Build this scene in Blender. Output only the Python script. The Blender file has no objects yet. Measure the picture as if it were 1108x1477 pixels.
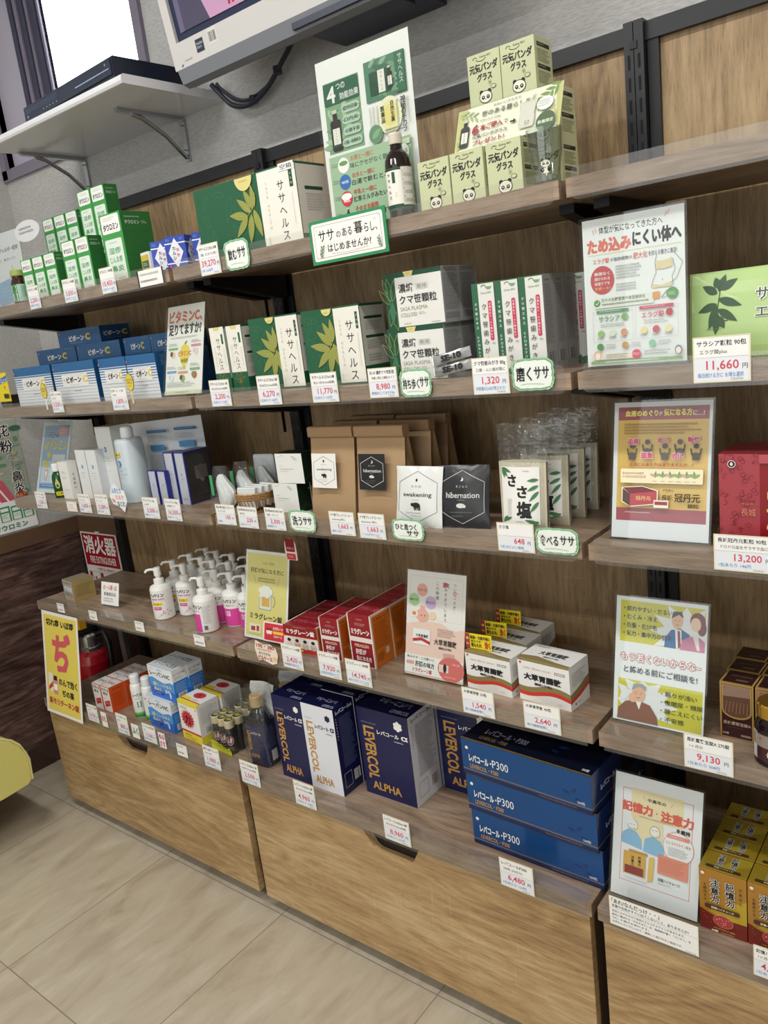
import bpy, math, random
from mathutils import Vector, Matrix
S = bpy.context.scene
COL = S.collection
rad = math.radians

# ---------------------------------------------------------------- camera, world, lights, exposure
cam = bpy.data.cameras.new('camera')
cam.sensor_fit = 'HORIZONTAL'; cam.sensor_width = 36.0; cam.lens = 36.0 * 1137.4 / 1108.0
cam.clip_start = 0.02
co = bpy.data.objects.new('camera', cam); COL.objects.link(co)
R_ = Vector((0.78522483, 0.60776039, -0.11852965)); U_ = Vector((-0.0498639, 0.25286228, 0.96621647)); F_ = Vector((-0.61719977, 0.75278681, -0.22885904))
co.matrix_world = Matrix(((R_.x, U_.x, -F_.x, 1.4158), (R_.y, U_.y, -F_.y, -1.4417), (R_.z, U_.z, -F_.z, 1.3819), (0, 0, 0, 1)))
S.camera = co
S.view_settings.view_transform = 'Standard'; S.view_settings.look = 'None'
S.view_settings.gamma = 1.0; S.view_settings.use_curve_mapping = False
S.view_settings.exposure = -0.26
try:
    S.cycles.use_denoising = True; S.cycles.max_bounces = 10; S.cycles.transparent_max_bounces = 24
    S.cycles.caustics_reflective = False; S.cycles.caustics_refractive = False; S.cycles.sample_clamp_indirect = 6.0
except Exception: pass
W = bpy.data.worlds.new('sky'); S.world = W; W.use_nodes = True
W.node_tree.nodes['Background'].inputs[0].default_value = (0.86, 0.92, 1.0, 1)
W.node_tree.nodes['Background'].inputs[1].default_value = 7.0
def area(name, loc, rot, sx, sy, power, col=(1, 1, 1)):
    l = bpy.data.lights.new(name, 'AREA'); l.shape = 'RECTANGLE'; l.size = sx; l.size_y = sy; l.energy = power; l.color = col
    o = bpy.data.objects.new(name, l); COL.objects.link(o); o.location = loc; o.rotation_euler = rot; return o
# four ceiling tube fixtures running along the shelving, and an added cool fill light behind the camera
TUBES = [(-0.1, -1.15), (1.5, -1.15), (-0.1, -2.6), (1.5, -2.6)]
for i, (x, y) in enumerate(TUBES):
    area('ceiling_tube_light', (x, y, 2.645), (0, 0, 0), 1.2, 0.09, 20.5, (1.0, 0.985, 0.955))
area('front_fill_light', (1.1, -4.1, 1.5), (rad(90), 0, 0), 3.2, 1.9, 36, (0.93, 0.97, 1.0))
#area('window_daylight', (-0.80, 0.07, 2.36), (rad(-90), 0, 0), 0.72, 0.50, 7, (0.85, 0.92, 1.0))

# ---------------------------------------------------------------- materials
def lin(h):
    h = h.lstrip('#'); h = h if len(h) == 6 else ''.join(c * 2 for c in h); out = []
    for i in (0, 2, 4):
        c = int(h[i:i + 2], 16) / 255
        out.append(c / 12.92 if c <= .04045 else ((c + .055) / 1.055) ** 2.4)
    return (*out, 1)
_m = {}
def P(h, r=.5, metal=0.0, spec=.5, coat=0.0, emit=0):
    k = (h, r, metal, spec, coat, emit)
    if k in _m: return _m[k]
    m = bpy.data.materials.new('paint_' + h.strip('#')); m.use_nodes = True; b = m.node_tree.nodes['Principled BSDF']
    b.inputs['Base Color'].default_value = lin(h); b.inputs['Roughness'].default_value = r
    b.inputs['Metallic'].default_value = metal; b.inputs['Specular IOR Level'].default_value = spec
    b.inputs['Coat Weight'].default_value = coat; b.inputs['Coat Roughness'].default_value = .12
    if emit:
        b.inputs['Emission Color'].default_value = lin(h); b.inputs['Emission Strength'].default_value = emit
    _m[k] = m; return m
def clear(name, tint=(1, 1, 1, 1), ior=1.45, rough=.03, boost=0.0, bump=0.0, veil=0.0, veilcol=(.8, .8, .8, 1), edge=None):
    m = bpy.data.materials.new(name); m.use_nodes = True; n = m.node_tree.nodes; L = m.node_tree.links
    n.clear(); o = n.new('ShaderNodeOutputMaterial'); t = n.new('ShaderNodeBsdfTransparent'); g = n.new('ShaderNodeBsdfGlossy')
    t.inputs[0].default_value = tint; g.inputs['Roughness'].default_value = rough
    f0 = ((ior - 1) / (ior + 1)) ** 2
    ge = n.new('ShaderNodeNewGeometry'); dt = n.new('ShaderNodeVectorMath'); dt.operation = 'DOT_PRODUCT'; L.new(ge.outputs['Normal'], dt.inputs[0]); L.new(ge.outputs['Incoming'], dt.inputs[1])
    def mt(op, x, y=None, c=False):
        q = n.new('ShaderNodeMath'); q.operation = op; q.use_clamp = c
        for i, v in enumerate((x, y)):
            if v is None: continue
            if isinstance(v, (int, float)): q.inputs[i].default_value = v
            else: L.new(v, q.inputs[i])
        return q.outputs[0]
    fr = mt('POWER', mt('SUBTRACT', 1.0, mt('ABSOLUTE', dt.outputs['Value']), True), 5.0)
    fac = mt('ADD', mt('MULTIPLY', fr, 1 - f0), f0 + boost, True)
    if edge:
        cm = n.new('ShaderNodeMix'); cm.data_type = 'RGBA'; cm.inputs[6].default_value = tint; cm.inputs[7].default_value = edge
        L.new(mt('POWER', mt('SUBTRACT', 1.0, mt('ABSOLUTE', dt.outputs['Value']), True), 2.5), cm.inputs[0]); L.new(cm.outputs[2], t.inputs[0])
    mx = n.new('ShaderNodeMixShader'); L.new(fac, mx.inputs[0]); L.new(t.outputs[0], mx.inputs[1]); L.new(g.outputs[0], mx.inputs[2])
    last = mx
    if bump:
        no = n.new('ShaderNodeTexNoise'); no.inputs['Scale'].default_value = 45; bp = n.new('ShaderNodeBump'); bp.inputs['Strength'].default_value = bump; bp.inputs['Distance'].default_value = .01
        tc = n.new('ShaderNodeTexCoord'); L.new(tc.outputs['Object'], no.inputs['Vector']); L.new(no.outputs[0], bp.inputs['Height']); L.new(bp.outputs[0], g.inputs['Normal']); L.new(bp.outputs[0], dt.inputs[0])
    if veil:
        d = n.new('ShaderNodeBsdfDiffuse'); d.inputs[0].default_value = veilcol; m2 = n.new('ShaderNodeMixShader'); m2.inputs[0].default_value = veil
        L.new(mx.outputs[0], m2.inputs[1]); L.new(d.outputs[0], m2.inputs[2]); last = m2
    L.new(last.outputs[0], o.inputs[0]); return m
ACRYL = clear('clear_acrylic', (.97, .985, .98, 1), 1.42, .02)
STRIP = clear('clear_rail_plastic', (.97, .97, .96, 1), 1.45, .05, 0, 0, .03)
FILM = clear('clear_bag_film', (.96, .97, .97, 1), 1.5, .08, .015, .9, .02)
GLASS = clear('drinking_glass', (.93, .96, .95, 1), 1.6, .01, .02, edge=(.50, .56, .54, 1))
def nodes(name):
    m = bpy.data.materials.new(name); m.use_nodes = True; t = m.node_tree; return m, t.nodes, t.links, t.nodes['Principled BSDF']
def ramp(n, stops):
    r = n.new('ShaderNodeValToRGB'); e = r.color_ramp.elements
    while len(e) > 1: e.remove(e[-1])
    e[0].position = stops[0][0]; e[0].color = lin(stops[0][1])
    for p, h in stops[1:]:
        q = e.new(p); q.color = lin(h)
    return r
def wood(name, axis, stops, rough=.5, seed=0.0, fine=1.0, coat=0.0, saw=.10):
    """oak print: long grain along AXIS, cathedral figure, dark pores and pale saw marks across the grain"""
    m, n, L, b = nodes(name)
    tc = n.new('ShaderNodeTexCoord')
    def mp(along, across, off):
        q = n.new('ShaderNodeMapping'); s = [across] * 3; s['xyz'.index(axis)] = along; q.inputs['Scale'].default_value = s
        q.inputs['Location'].default_value = (off + seed, off * 1.7 + seed, off * .6 - seed); L.new(tc.outputs['Object'], q.inputs['Vector']); return q
    def noise(mapn, det, ro=.6, dist=0.0):
        t = n.new('ShaderNodeTexNoise'); t.inputs['Scale'].default_value = 1.0; t.inputs['Detail'].default_value = det; t.inputs['Roughness'].default_value = ro
        t.inputs['Distortion'].default_value = dist; L.new(mapn.outputs[0], t.inputs['Vector']); return t.outputs[0]
    def mt(op, *a):
        q = n.new('ShaderNodeMath'); q.operation = op
        for i, x in enumerate(a):
            if isinstance(x, (int, float)): q.inputs[i].default_value = x
            else: L.new(x, q.inputs[i])
        return q.outputs[0]
    def step(v, lo, hi, out):
        q = n.new('ShaderNodeMapRange'); q.inputs[1].default_value = lo; q.inputs[2].default_value = hi; q.inputs[4].default_value = out; L.new(v, q.inputs[0]); return q.outputs[0]
    tone = noise(mp(1.6, 7.0, 1.3), 3, .55, .5)               # broad boards of tone
    grain = noise(mp(8.0, 110.0 * fine, 7.7), 8, .78, .3)     # grain lines
    pore = noise(mp(34.0, 520.0 * fine, 4.1), 2, .6)          # short dark pores
    fig = noise(mp(2.2, 9.0, 2.6), 2, .5, .3)                 # growth rings: contour lines of a slow field
    ring = mt('ABSOLUTE', mt('SUBTRACT', mt('FRACT', mt('MULTIPLY', fig, 9.0)), .5))
    v = mt('ADD', mt('MULTIPLY', tone, .38), mt('MULTIPLY', grain, .52)); v = mt('ADD', v, mt('MULTIPLY', ring, .16)); v = mt('SUBTRACT', v, step(pore, .55, .68, .09))
    sm = mt('MULTIPLY', step(noise(mp(170.0, 9.0, 9.0), 2, .5), .60, .74, 1.0), step(noise(mp(2.4, 5.0, 3.0), 1, .5), .55, .68, saw)); v = mt('ADD', v, sm)
    r = ramp(n, stops); L.new(v, r.inputs[0]); L.new(r.outputs[0], b.inputs['Base Color'])
    b.inputs['Roughness'].default_value = rough; b.inputs['Coat Weight'].default_value = coat
    bp = n.new('ShaderNodeBump'); bp.inputs['Strength'].default_value = .10; bp.inputs['Distance'].default_value = .001
    L.new(grain, bp.inputs['Height']); L.new(bp.outputs[0], b.inputs['Normal'])
    return m
OAK_V = wood('oak_panel_vertical_grain', 'z', [(.34, '#6d583f'), (.44, '#8b7352'), (.52, '#a18763'), (.64, '#b49b75')], .5, 0.0, 1.0, 0, .05)
OAK_H = wood('oak_drawer_horizontal_grain', 'x', [(.34, '#84694a'), (.44, '#a08259'), (.52, '#b3966b'), (.64, '#c9b088')], .45, 3.0)
OAK_S = wood('oak_shelf_grey_brown', 'x', [(.34, '#6b5745'), (.44, '#85705b'), (.52, '#988370'), (.66, '#b09c87')], .38, 6.0, 1.0, 0, .06)
DARKWOOD = wood('dark_walnut_wainscot', 'y', [(.36, '#2a1c1a'), (.44, '#412e2a'), (.52, '#5e4741'), (.62, '#876c62')], .45, 1.0, .75, 0, 0)
def wallpaper():
    m, n, L, b = nodes('white_woven_wallpaper')
    tc = n.new('ShaderNodeTexCoord'); no = n.new('ShaderNodeTexNoise'); no.inputs['Scale'].default_value = 1; no.inputs['Detail'].default_value = 3
    mp = n.new('ShaderNodeMapping'); mp.inputs['Rotation'].default_value = (0, rad(35), 0); mp.inputs['Scale'].default_value = (70, 150, 260); L.new(tc.outputs['Object'], mp.inputs['Vector']); L.new(mp.outputs[0], no.inputs['Vector'])
    bp = n.new('ShaderNodeBump'); bp.inputs['Strength'].default_value = .5; bp.inputs['Distance'].default_value = .003; L.new(no.outputs[0], bp.inputs['Height']); L.new(bp.outputs[0], b.inputs['Normal'])
    r = ramp(n, [(.35, '#b0afae'), (.65, '#c0bfbd')]); L.new(no.outputs[0], r.inputs[0]); L.new(r.outputs[0], b.inputs['Base Color']); b.inputs['Roughness'].default_value = .8
    return m
PAPER_WALL = wallpaper()
def tiles():
    m, n, L, b = nodes('beige_stone_floor_tile')
    tc = n.new('ShaderNodeTexCoord'); sp = n.new('ShaderNodeSeparateXYZ'); L.new(tc.outputs['Object'], sp.inputs[0])
    def mt(op, *a):
        q = n.new('ShaderNodeMath'); q.operation = op
        for i, x in enumerate(a):
            if isinstance(x, (int, float)): q.inputs[i].default_value = x
            else: L.new(x, q.inputs[i])
        return q.outputs[0]
    def seam(o, off):
        v = mt('DIVIDE', mt('ADD', o, off), .4665); f = mt('FRACT', v); d = mt('MINIMUM', f, mt('SUBTRACT', 1.0, f)); return mt('LESS_THAN', d, .0026), mt('FLOOR', v)
    sx, ix = seam(sp.outputs[0], 10 * .4665 + .407); sy, iy = seam(sp.outputs[1], 20 * .4665 + .376)
    g = mt('MAXIMUM', sx, sy)
    mp = n.new('ShaderNodeMapping'); mp.inputs['Rotation'].default_value = (0, 0, rad(-12)); mp.inputs['Scale'].default_value = (14, 4.5, 1); L.new(tc.outputs['Object'], mp.inputs['Vector'])
    cb = n.new('ShaderNodeCombineXYZ'); L.new(mt('MULTIPLY', ix, 3.7), cb.inputs[0]); L.new(mt('MULTIPLY', iy, 5.3), cb.inputs[1])
    ad = n.new('ShaderNodeVectorMath'); ad.operation = 'ADD'; L.new(mp.outputs[0], ad.inputs[0]); L.new(cb.outputs[0], ad.inputs[1])
    no = n.new('ShaderNodeTexNoise'); no.inputs['Scale'].default_value = 1.1; no.inputs['Detail'].default_value = 7; no.inputs['Roughness'].default_value = .62; no.inputs['Distortion'].default_value = .8; L.new(ad.outputs[0], no.inputs['Vector'])
    r = ramp(n, [(.3, '#a39783'), (.45, '#b3a793'), (.58, '#bab09d'), (.75, '#c6bdac')]); L.new(no.outputs[0], r.inputs[0])
    mx = n.new('ShaderNodeMix'); mx.data_type = 'RGBA'; L.new(g, mx.inputs[0]); L.new(r.outputs[0], mx.inputs[6]); mx.inputs[7].default_value = lin('#857864')
    L.new(mx.outputs[2], b.inputs['Base Color']); b.inputs['Roughness'].default_value = .42
    return m
TILE = tiles()
BLACK = P('#14161c', .4); STEEL = P('#b9bdc2', .25, .9); WHITE = P('#efeeea', .55); K = P('#1d1d20', .6); RED = P('#c5323d', .5); LBLUE = P('#4a84c0', .5)
GOLD = P('#b08d3e', .3, .6); GREEN = P('#1f5b3d', .45)

# ---------------------------------------------------------------- mesh builders
class MB:
    def __init__(s): s.v = []; s.f = []; s.m = []; s.mats = []; s.sm = []
    def mi(s, m):
        if m not in s.mats: s.mats.append(m)
        return s.mats.index(m)
    def add(s, vs, fs, m, smooth=False):
        b = len(s.v); s.v += [tuple(p) for p in vs]; k = s.mi(m)
        for f in fs: s.f.append([b + i for i in f]); s.m.append(k); s.sm.append(smooth)
    def box(s, a, b, m):
        """m: one material or dict by face F(-y) K(+y) L(-x) R(+x) T B"""
        (x0, y0, z0), (x1, y1, z1) = a, b
        v = [(x0, y0, z0), (x1, y0, z0), (x1, y1, z0), (x0, y1, z0), (x0, y0, z1), (x1, y0, z1), (x1, y1, z1), (x0, y1, z1)]
        fs = dict(F=(0, 1, 5, 4), K=(2, 3, 7, 6), L=(3, 0, 4, 7), R=(1, 2, 6, 5), T=(4, 5, 6, 7), B=(3, 2, 1, 0))
        for k, f in fs.items():
            mm = (m.get(k) or m['*']) if isinstance(m, dict) else m
            s.add([v[i] for i in f], [(0, 1, 2, 3)], mm)
        return s
    def cbox(s, a, b, m, c=.004, axis=None):
        """box with chamfered / rounded edges along AXIS ('x': profile in yz), or all vertical edges"""
        ax = 'xyz'.index(axis or 'z'); o = [i for i in range(3) if i != ax]
        p = []
        for cx, cy, st in ((1, 1, 0), (0, 1, 90), (0, 0, 180), (1, 0, 270)):
            mx = (b[o[0]] - c) if cx else (a[o[0]] + c); my = (b[o[1]] - c) if cy else (a[o[1]] + c)
            for k in range(4):
                t = rad(st + k * 30); p.append((mx + c * math.cos(t), my + c * math.sin(t)))
        return s.prism(p, ax, a[ax], b[ax], m)
    def prism(s, p, ax, lo, hi, m, cap=None):
        o = [i for i in range(3) if i != ax]; n = len(p); v = []
        for h in (lo, hi):
            for q in p:
                t = [0, 0, 0]; t[ax] = h; t[o[0]] = q[0]; t[o[1]] = q[1]; v.append(t)
        fl = ax == 1
        sides = [(i, (i + 1) % n, n + (i + 1) % n, n + i) for i in range(n)]; c0 = tuple(reversed(range(n))); c1 = tuple(range(n, 2 * n))
        if fl: sides = [tuple(reversed(f)) for f in sides]; c0 = c0[::-1]; c1 = c1[::-1]
        s.add(v, sides, m); s.add(v, [c0, c1], cap or m); return s
    def lathe(s, prof, m, seg=28, c=(0, 0, 0), sx=1.0, sy=1.0, smooth=True):
        """prof: list of (r, z[, material])"""
        v = []
        for q in prof:
            for k in range(seg):
                t = 2 * math.pi * k / seg; v.append((c[0] + q[0] * sx * math.cos(t), c[1] + q[0] * sy * math.sin(t), c[2] + q[1]))
        for i in range(len(prof) - 1):
            mm = prof[i][2] if len(prof[i]) > 2 else m
            s_ = [(i * seg + k, i * seg + (k + 1) % seg, (i + 1) * seg + (k + 1) % seg, (i + 1) * seg + k) for k in range(seg)]
            ring = v[i * seg:(i + 2) * seg]
            s.add(ring, [(f[0] - i * seg, f[1] - i * seg, f[2] - i * seg, f[3] - i * seg) for f in s_], mm, smooth)
        return s
    def tube(s, pts, r, m, seg=8, sm=0):
        pts = [Vector(p) for p in pts]; v = []; up = Vector((0, 0, 1))
        if sm:
            c = [pts[0]] + pts + [pts[-1]]; o = []
            for i in range(1, len(c) - 2):
                for k in range(sm):
                    t = k / sm; a, b_, d, e = c[i - 1], c[i], c[i + 1], c[i + 2]
                    o.append(.5 * (2 * b_ + (d - a) * t + (2 * a - 5 * b_ + 4 * d - e) * t * t + (3 * b_ - 3 * d + e - a) * t ** 3))
            pts = o + [pts[-1]]
        for i, p in enumerate(pts):
            d = (pts[min(i + 1, len(pts) - 1)] - pts[max(i - 1, 0)]).normalized()
            a = d.cross(up if abs(d.z) < .95 else Vector((1, 0, 0))).normalized(); b = a.cross(d)
            for k in range(seg):
                t = 2 * math.pi * k / seg; v.append(p + a * r * math.cos(t) + b * r * math.sin(t))
        fs = [(i * seg + k, (i + 1) * seg + k, (i + 1) * seg + (k + 1) % seg, i * seg + (k + 1) % seg) for i in range(len(pts) - 1) for k in range(seg)]
        s.add(v, fs, m, True); s.add(v, [tuple(range(seg)), tuple(reversed(range(len(v) - seg, len(v))))], m); return s
    def grid(s, fn, nu, nv, m, smooth=True, flip=False):
        v = [fn(i / nu, j / nv) for j in range(nv + 1) for i in range(nu + 1)]
        fs = [(j * (nu + 1) + i, j * (nu + 1) + i + 1, (j + 1) * (nu + 1) + i + 1, (j + 1) * (nu + 1) + i) for j in range(nv) for i in range(nu)]
        s.add(v, [f[::-1] for f in fs] if flip else fs, m, smooth); return s
    def build(s, name, parent=None, loc=(0, 0, 0), rz=0.0):
        me = bpy.data.meshes.new(name); me.from_pydata(s.v, [], s.f)
        for m in s.mats: me.materials.append(m)
        me.polygons.foreach_set('material_index', s.m); me.polygons.foreach_set('use_smooth', s.sm); me.update()
        o = bpy.data.objects.new(name, me); COL.objects.link(o); o.location = loc; o.rotation_euler = (0, 0, rad(rz))
        if parent: o.parent = parent
        return o
def tag(o, label, cat, group=None):
    o['label'] = label; o['category'] = cat
    if group: o['group'] = group
    return o
def struct(o): o['kind'] = 'structure'; return o
def empty(name, label, cat, loc=(0, 0, 0), rz=0.0, group=None):
    o = bpy.data.objects.new(name, None); COL.objects.link(o); o.location = loc; o.rotation_euler = (0, 0, rad(rz)); o.empty_display_size = .02
    return tag(o, label, cat, group)
def dup(o, loc, rz=0.0, label=None, group=None):
    c = o.copy(); COL.objects.link(c); c.location = loc; c.rotation_euler = (0, 0, rad(rz))
    if label: c['label'] = label
    if group: c['group'] = group
    for ch in list(o.children):
        d = ch.copy(); COL.objects.link(d); d.parent = c
        for g in list(ch.children):
            e = g.copy(); COL.objects.link(e); e.parent = d
    return c

# ---------------------------------------------------------------- lettering and printed graphics
_g = {}
def glyph(s, b=0.0):
    k = (s, b)
    if k not in _g:
        c = bpy.data.curves.new('lettering', 'FONT'); c.body = s; c.resolution_u = 2; c.offset = b
        o = bpy.data.objects.new('lettering', c); me = o.to_mesh()
        v = [(q.co.x, q.co.y) for q in me.vertices]; f = [tuple(p.vertices) for p in me.polygons]
        o.to_mesh_clear(); bpy.data.objects.remove(o); bpy.data.curves.remove(c)
        xs = [q[0] for q in v] or [0]; ys = [q[1] for q in v] or [0]
        # keep every face turned towards the reader
        ff = []
        for p in f:
            a = sum(v[p[i]][0] * v[p[(i + 1) % len(p)]][1] - v[p[(i + 1) % len(p)]][0] * v[p[i]][1] for i in range(len(p)))
            ff.append(p if a >= 0 else p[::-1])
        _g[k] = (v, ff, min(xs), min(ys), max(xs), max(ys))
    return _g[k]
class Art:
    """printing on a face: fractions (0,0) top left to (1,1) bottom right; stroke widths and radii in mm"""
    def __init__(s, mb, O, U, D, w, h, bend=None):
        s.mb = mb; s.O = Vector(O); s.U = Vector(U); s.D = Vector(D); s.N = s.U.cross(-s.D); s.w = w; s.h = h; s.k = 2e-4; s.bend = bend; s.rng = random.Random(int(w * 9e5 + h * 7e5))
    def pt(s, u, v):
        if s.bend: return s.bend(u, v, s.k)
        return s.O + s.U * (u * s.w) + s.D * (v * s.h) + s.N * s.k
    def step(s): s.k += 5e-5
    def poly(s, pts, m):
        s.step(); q = [s.pt(*p) for p in pts]
        a = sum(pts[i][0] * pts[(i + 1) % len(pts)][1] - pts[(i + 1) % len(pts)][0] * pts[i][1] for i in range(len(pts)))
        s.mb.add(q if a < 0 else q[::-1], [tuple(range(len(q)))], m)
    def rect(s, x0, y0, x1, y1, m):
        if not s.bend: return s.poly([(x0, y0), (x1, y0), (x1, y1), (x0, y1)], m)
        s.step(); n = max(1, int((x1 - x0) * 14))
        for i in range(n):
            a = x0 + (x1 - x0) * i / n; b = x0 + (x1 - x0) * (i + 1) / n
            s.mb.add([s.pt(a, y1), s.pt(b, y1), s.pt(b, y0), s.pt(a, y0)], [(0, 1, 2, 3)], m, True)
    def ell(s, x, y, rx, ry, m, n=22):
        s.poly([(x + rx / 1000 / s.w * math.cos(2 * math.pi * i / n), y + ry / 1000 / s.h * math.sin(2 * math.pi * i / n)) for i in range(n)], m)
    def rrect(s, x0, y0, x1, y1, r, m):
        rx = r / 1000 / s.w; ry = r / 1000 / s.h; p = []
        for cx, cy, st in ((x1 - rx, y1 - ry, 0), (x0 + rx, y1 - ry, 90), (x0 + rx, y0 + ry, 180), (x1 - rx, y0 + ry, 270)):
            for k in range(5):
                t = rad(st + k * 22.5); p.append((cx + rx * math.cos(t), cy + ry * math.sin(t)))
        s.poly(p, m)
    def line(s, pts, wd, m):
        s.step(); P_ = [Vector((x * s.w, y * s.h)) for x, y in pts]; hw = wd / 2000
        for i in range(len(P_) - 1):
            d = (P_[i + 1] - P_[i]); L = d.length
            if L < 1e-7: continue
            d /= L; nn = Vector((-d.y, d.x)) * hw; e = d * hw * .6
            if s.bend and L > .004:
                c = int(L / .003) + 1
                for j in range(c):
                    a0 = P_[i] + (P_[i + 1] - P_[i]) * (j / c); a1 = P_[i] + (P_[i + 1] - P_[i]) * ((j + 1) / c)
                    s.mb.add([s.pt(a.x / s.w, a.y / s.h) for a in (a0 + nn, a1 + nn, a1 - nn, a0 - nn)], [(0, 1, 2, 3)], m)
                continue
            q = [P_[i] - e + nn, P_[i + 1] + e + nn, P_[i + 1] + e - nn, P_[i] - e - nn]
            s.mb.add([s.pt(a.x / s.w, a.y / s.h) for a in q], [(0, 1, 2, 3)], m)
    def ring(s, x, y, rx, ry, wd, m, n=24, a0=0, a1=360):
        s.line([(x + rx / 1000 / s.w * math.cos(rad(a0 + (a1 - a0) * i / n)), y + ry / 1000 / s.h * math.sin(rad(a0 + (a1 - a0) * i / n))) for i in range(n + 1)], wd, m)
    def frame(s, x0, y0, x1, y1, wd, m): s.line([(x0, y0), (x1, y0), (x1, y1), (x0, y1), (x0, y0)], wd, m)
    def leafpts(s, x, y, L, ang, wd, n=9):
        c, q = math.cos(rad(ang)), math.sin(rad(ang)); a = []; b = []
        for i in range(n + 1):
            t = i / n; r = wd / 2 * math.sin(math.pi * t ** .8) if 0 < i < n else 0
            a.append((t * L, r)); b.append((t * L, -r))
        return [(x + (px * c - py * q) / 1000 / s.w, y - (px * q + py * c) / 1000 / s.h) for px, py in a + b[::-1][1:-1]]
    def leaf(s, x, y, L, ang, wd, m): s.poly(s.leafpts(x, y, L, ang, wd), m)
    def leafo(s, x, y, L, ang, wd, lw, m):
        p = s.leafpts(x, y, L, ang, wd); s.line(p + p[:1], lw, m)
    def raw(s, G, fn, m):
        s.step(); v, f = G[0], G[1]; s.mb.add([s.pt(*fn(a, b)) for a, b in v], f, m)
    def heavy(s, G, fn, m, b):
        """bold lettering: the outline swollen a little, then struck again beside itself"""
        s.raw(G, fn, m)
        if b > .015:
            e = (b - .010) * .8
            for ox, oy in (((e, 0), (-e, 0)) if b < .03 else ((e, e * .7), (-e, e * .7), (e, -e * .7), (-e, -e * .7))): s.k -= 4e-5; s.raw(G, lambda a, b_: fn(a + ox, b_ + oy), m)
    def text(s, t, x0, y0, x1, y1, m, b=0.0, sk=0.0):
        G = glyph(t, min(b, .012)); a0, b0, a1, b1 = G[2:]; dx = (a1 - a0) or 1; dy = (b1 - b0) or 1
        s.heavy(G, lambda a, b_: (x0 + (a - a0) / dx * (x1 - x0) + sk * (b_ - b0) / dy, y1 - (b_ - b0) / dy * (y1 - y0)), m, b)
    def otext(s, t, x0, y0, x1, y1, m, mo, b=0.0, ob=.06, sk=0.0):
        """lettering with an outline in a second colour"""
        G = glyph(t, min(b, .012)); a0, b0, a1, b1 = G[2:]; dx = a1 - a0; dy = b1 - b0
        fn = lambda a, b_: (x0 + (a - a0) / dx * (x1 - x0) + sk * (b_ - b0) / dy, y1 - (b_ - b0) / dy * (y1 - y0))
        for i in range(8):
            ox = ob * math.cos(i * math.pi / 4); oy = ob * math.sin(i * math.pi / 4); s.raw(G, lambda a, b_: fn(a + ox, b_ + oy), mo); s.k -= 4e-5
        s.k += 6e-5; s.heavy(G, fn, m, b)
    def line_t(s, t, x, y, hmm, m, b=0.0, al='l', maxw=None):
        """one line of lettering HMM high at natural width, baseline at y"""
        G = glyph(t, b); k = hmm / 1000; wd = (G[4] - G[2]) * k / s.w; q = 1.0
        if maxw and wd > maxw: q = maxw / wd
        x -= {'l': 0, 'c': wd * q / 2, 'r': wd * q}[al]
        s.raw(G, lambda a, b_: (x + (a - G[2]) * k / s.w * q, y - b_ * k / s.h), m)
    def vtext(s, t, x, y0, y1, mm, m, b=0.0):
        """a column of characters MM wide centred on x"""
        n = len(t); st = (y1 - y0) / n; k = mm / 1000
        for i, ch in enumerate(t):
            if ch == ' ': continue
            G = glyph(ch, min(b, .012)); cy = y0 + st * (i + .5)
            if ch in 'ー~-・': s.heavy(G, lambda a, b_: (x + (b_ - .38) * k / s.w, cy + (a - (G[2] + G[4]) / 2) * k / s.h), m, b)
            else: s.heavy(G, lambda a, b_: (x + (a - (G[2] + G[4]) / 2) * k / s.w, cy - (b_ - .37) * k / s.h), m, b)
            s.k -= 4e-5
    def lines(s, x0, y0, x1, y1, n, m, fill=.55, ch=None, short=.3):
        """rows of print too small to read: strokes of uneven length"""
        s.step(); st = (y1 - y0) / n; rg = s.rng; hm = min(st * .72, 6.0 / 1000 / s.h); cw = hm * s.h / s.w * .82
        q = lambda a, b_, c, d: s.mb.add([s.pt(a, d), s.pt(c, d), s.pt(c, b_), s.pt(a, b_)], [(0, 1, 2, 3)], m)
        many = (x1 - x0) / cw > 60
        for i in range(n):
            y = y0 + st * i; x = x0; end = x1 - (x1 - x0) * short * rg.random()
            while x < end - cw * .4:
                if many: L = cw * rg.choice((1, 2, 3)); q(x, y + hm * .12, min(x + L, end), y + hm * .80); x += L + cw * .3; continue
                t = rg.random(); a, b_ = x, x + cw * .84
                if t < .5: q(a, y + hm * .10, b_, y + hm * .26); q(a, y + hm * .70, b_, y + hm * .86)
                else: q(a, y + hm * .40, b_, y + hm * .56)
                if t < .75: q(a + cw * .34, y, a + cw * .50, y + hm)
                else: q(a, y + hm * .1, a + cw * .16, y + hm); q(b_ - cw * .16, y + hm * .1, b_, y + hm)
                x += cw
    def bars(s, x0, y0, x1, y1, m, n=14):
        s.step(); x = x0; st = (x1 - x0) / n
        for i in range(n):
            L = st * s.rng.uniform(.25, .75); s.mb.add([s.pt(x, y1), s.pt(x + L, y1), s.pt(x + L, y0), s.pt(x, y0)], [(0, 1, 2, 3)], m); x += st
def face(mb, k, w, h, d):
    """Art on face F, R, L or T of a carton w x h x d (m) whose front is at y=0, centred on x"""
    if k == 'F': return Art(mb, (-w / 2, 0, h), (1, 0, 0), (0, 0, -1), w, h)
    if k == 'R': return Art(mb, (w / 2, 0, h), (0, 1, 0), (0, 0, -1), d, h)
    if k == 'L': return Art(mb, (-w / 2, d, h), (0, -1, 0), (0, 0, -1), d, h)
    if k == 'T': return Art(mb, (-w / 2, d, h), (1, 0, 0), (0, -1, 0), w, d)
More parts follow.
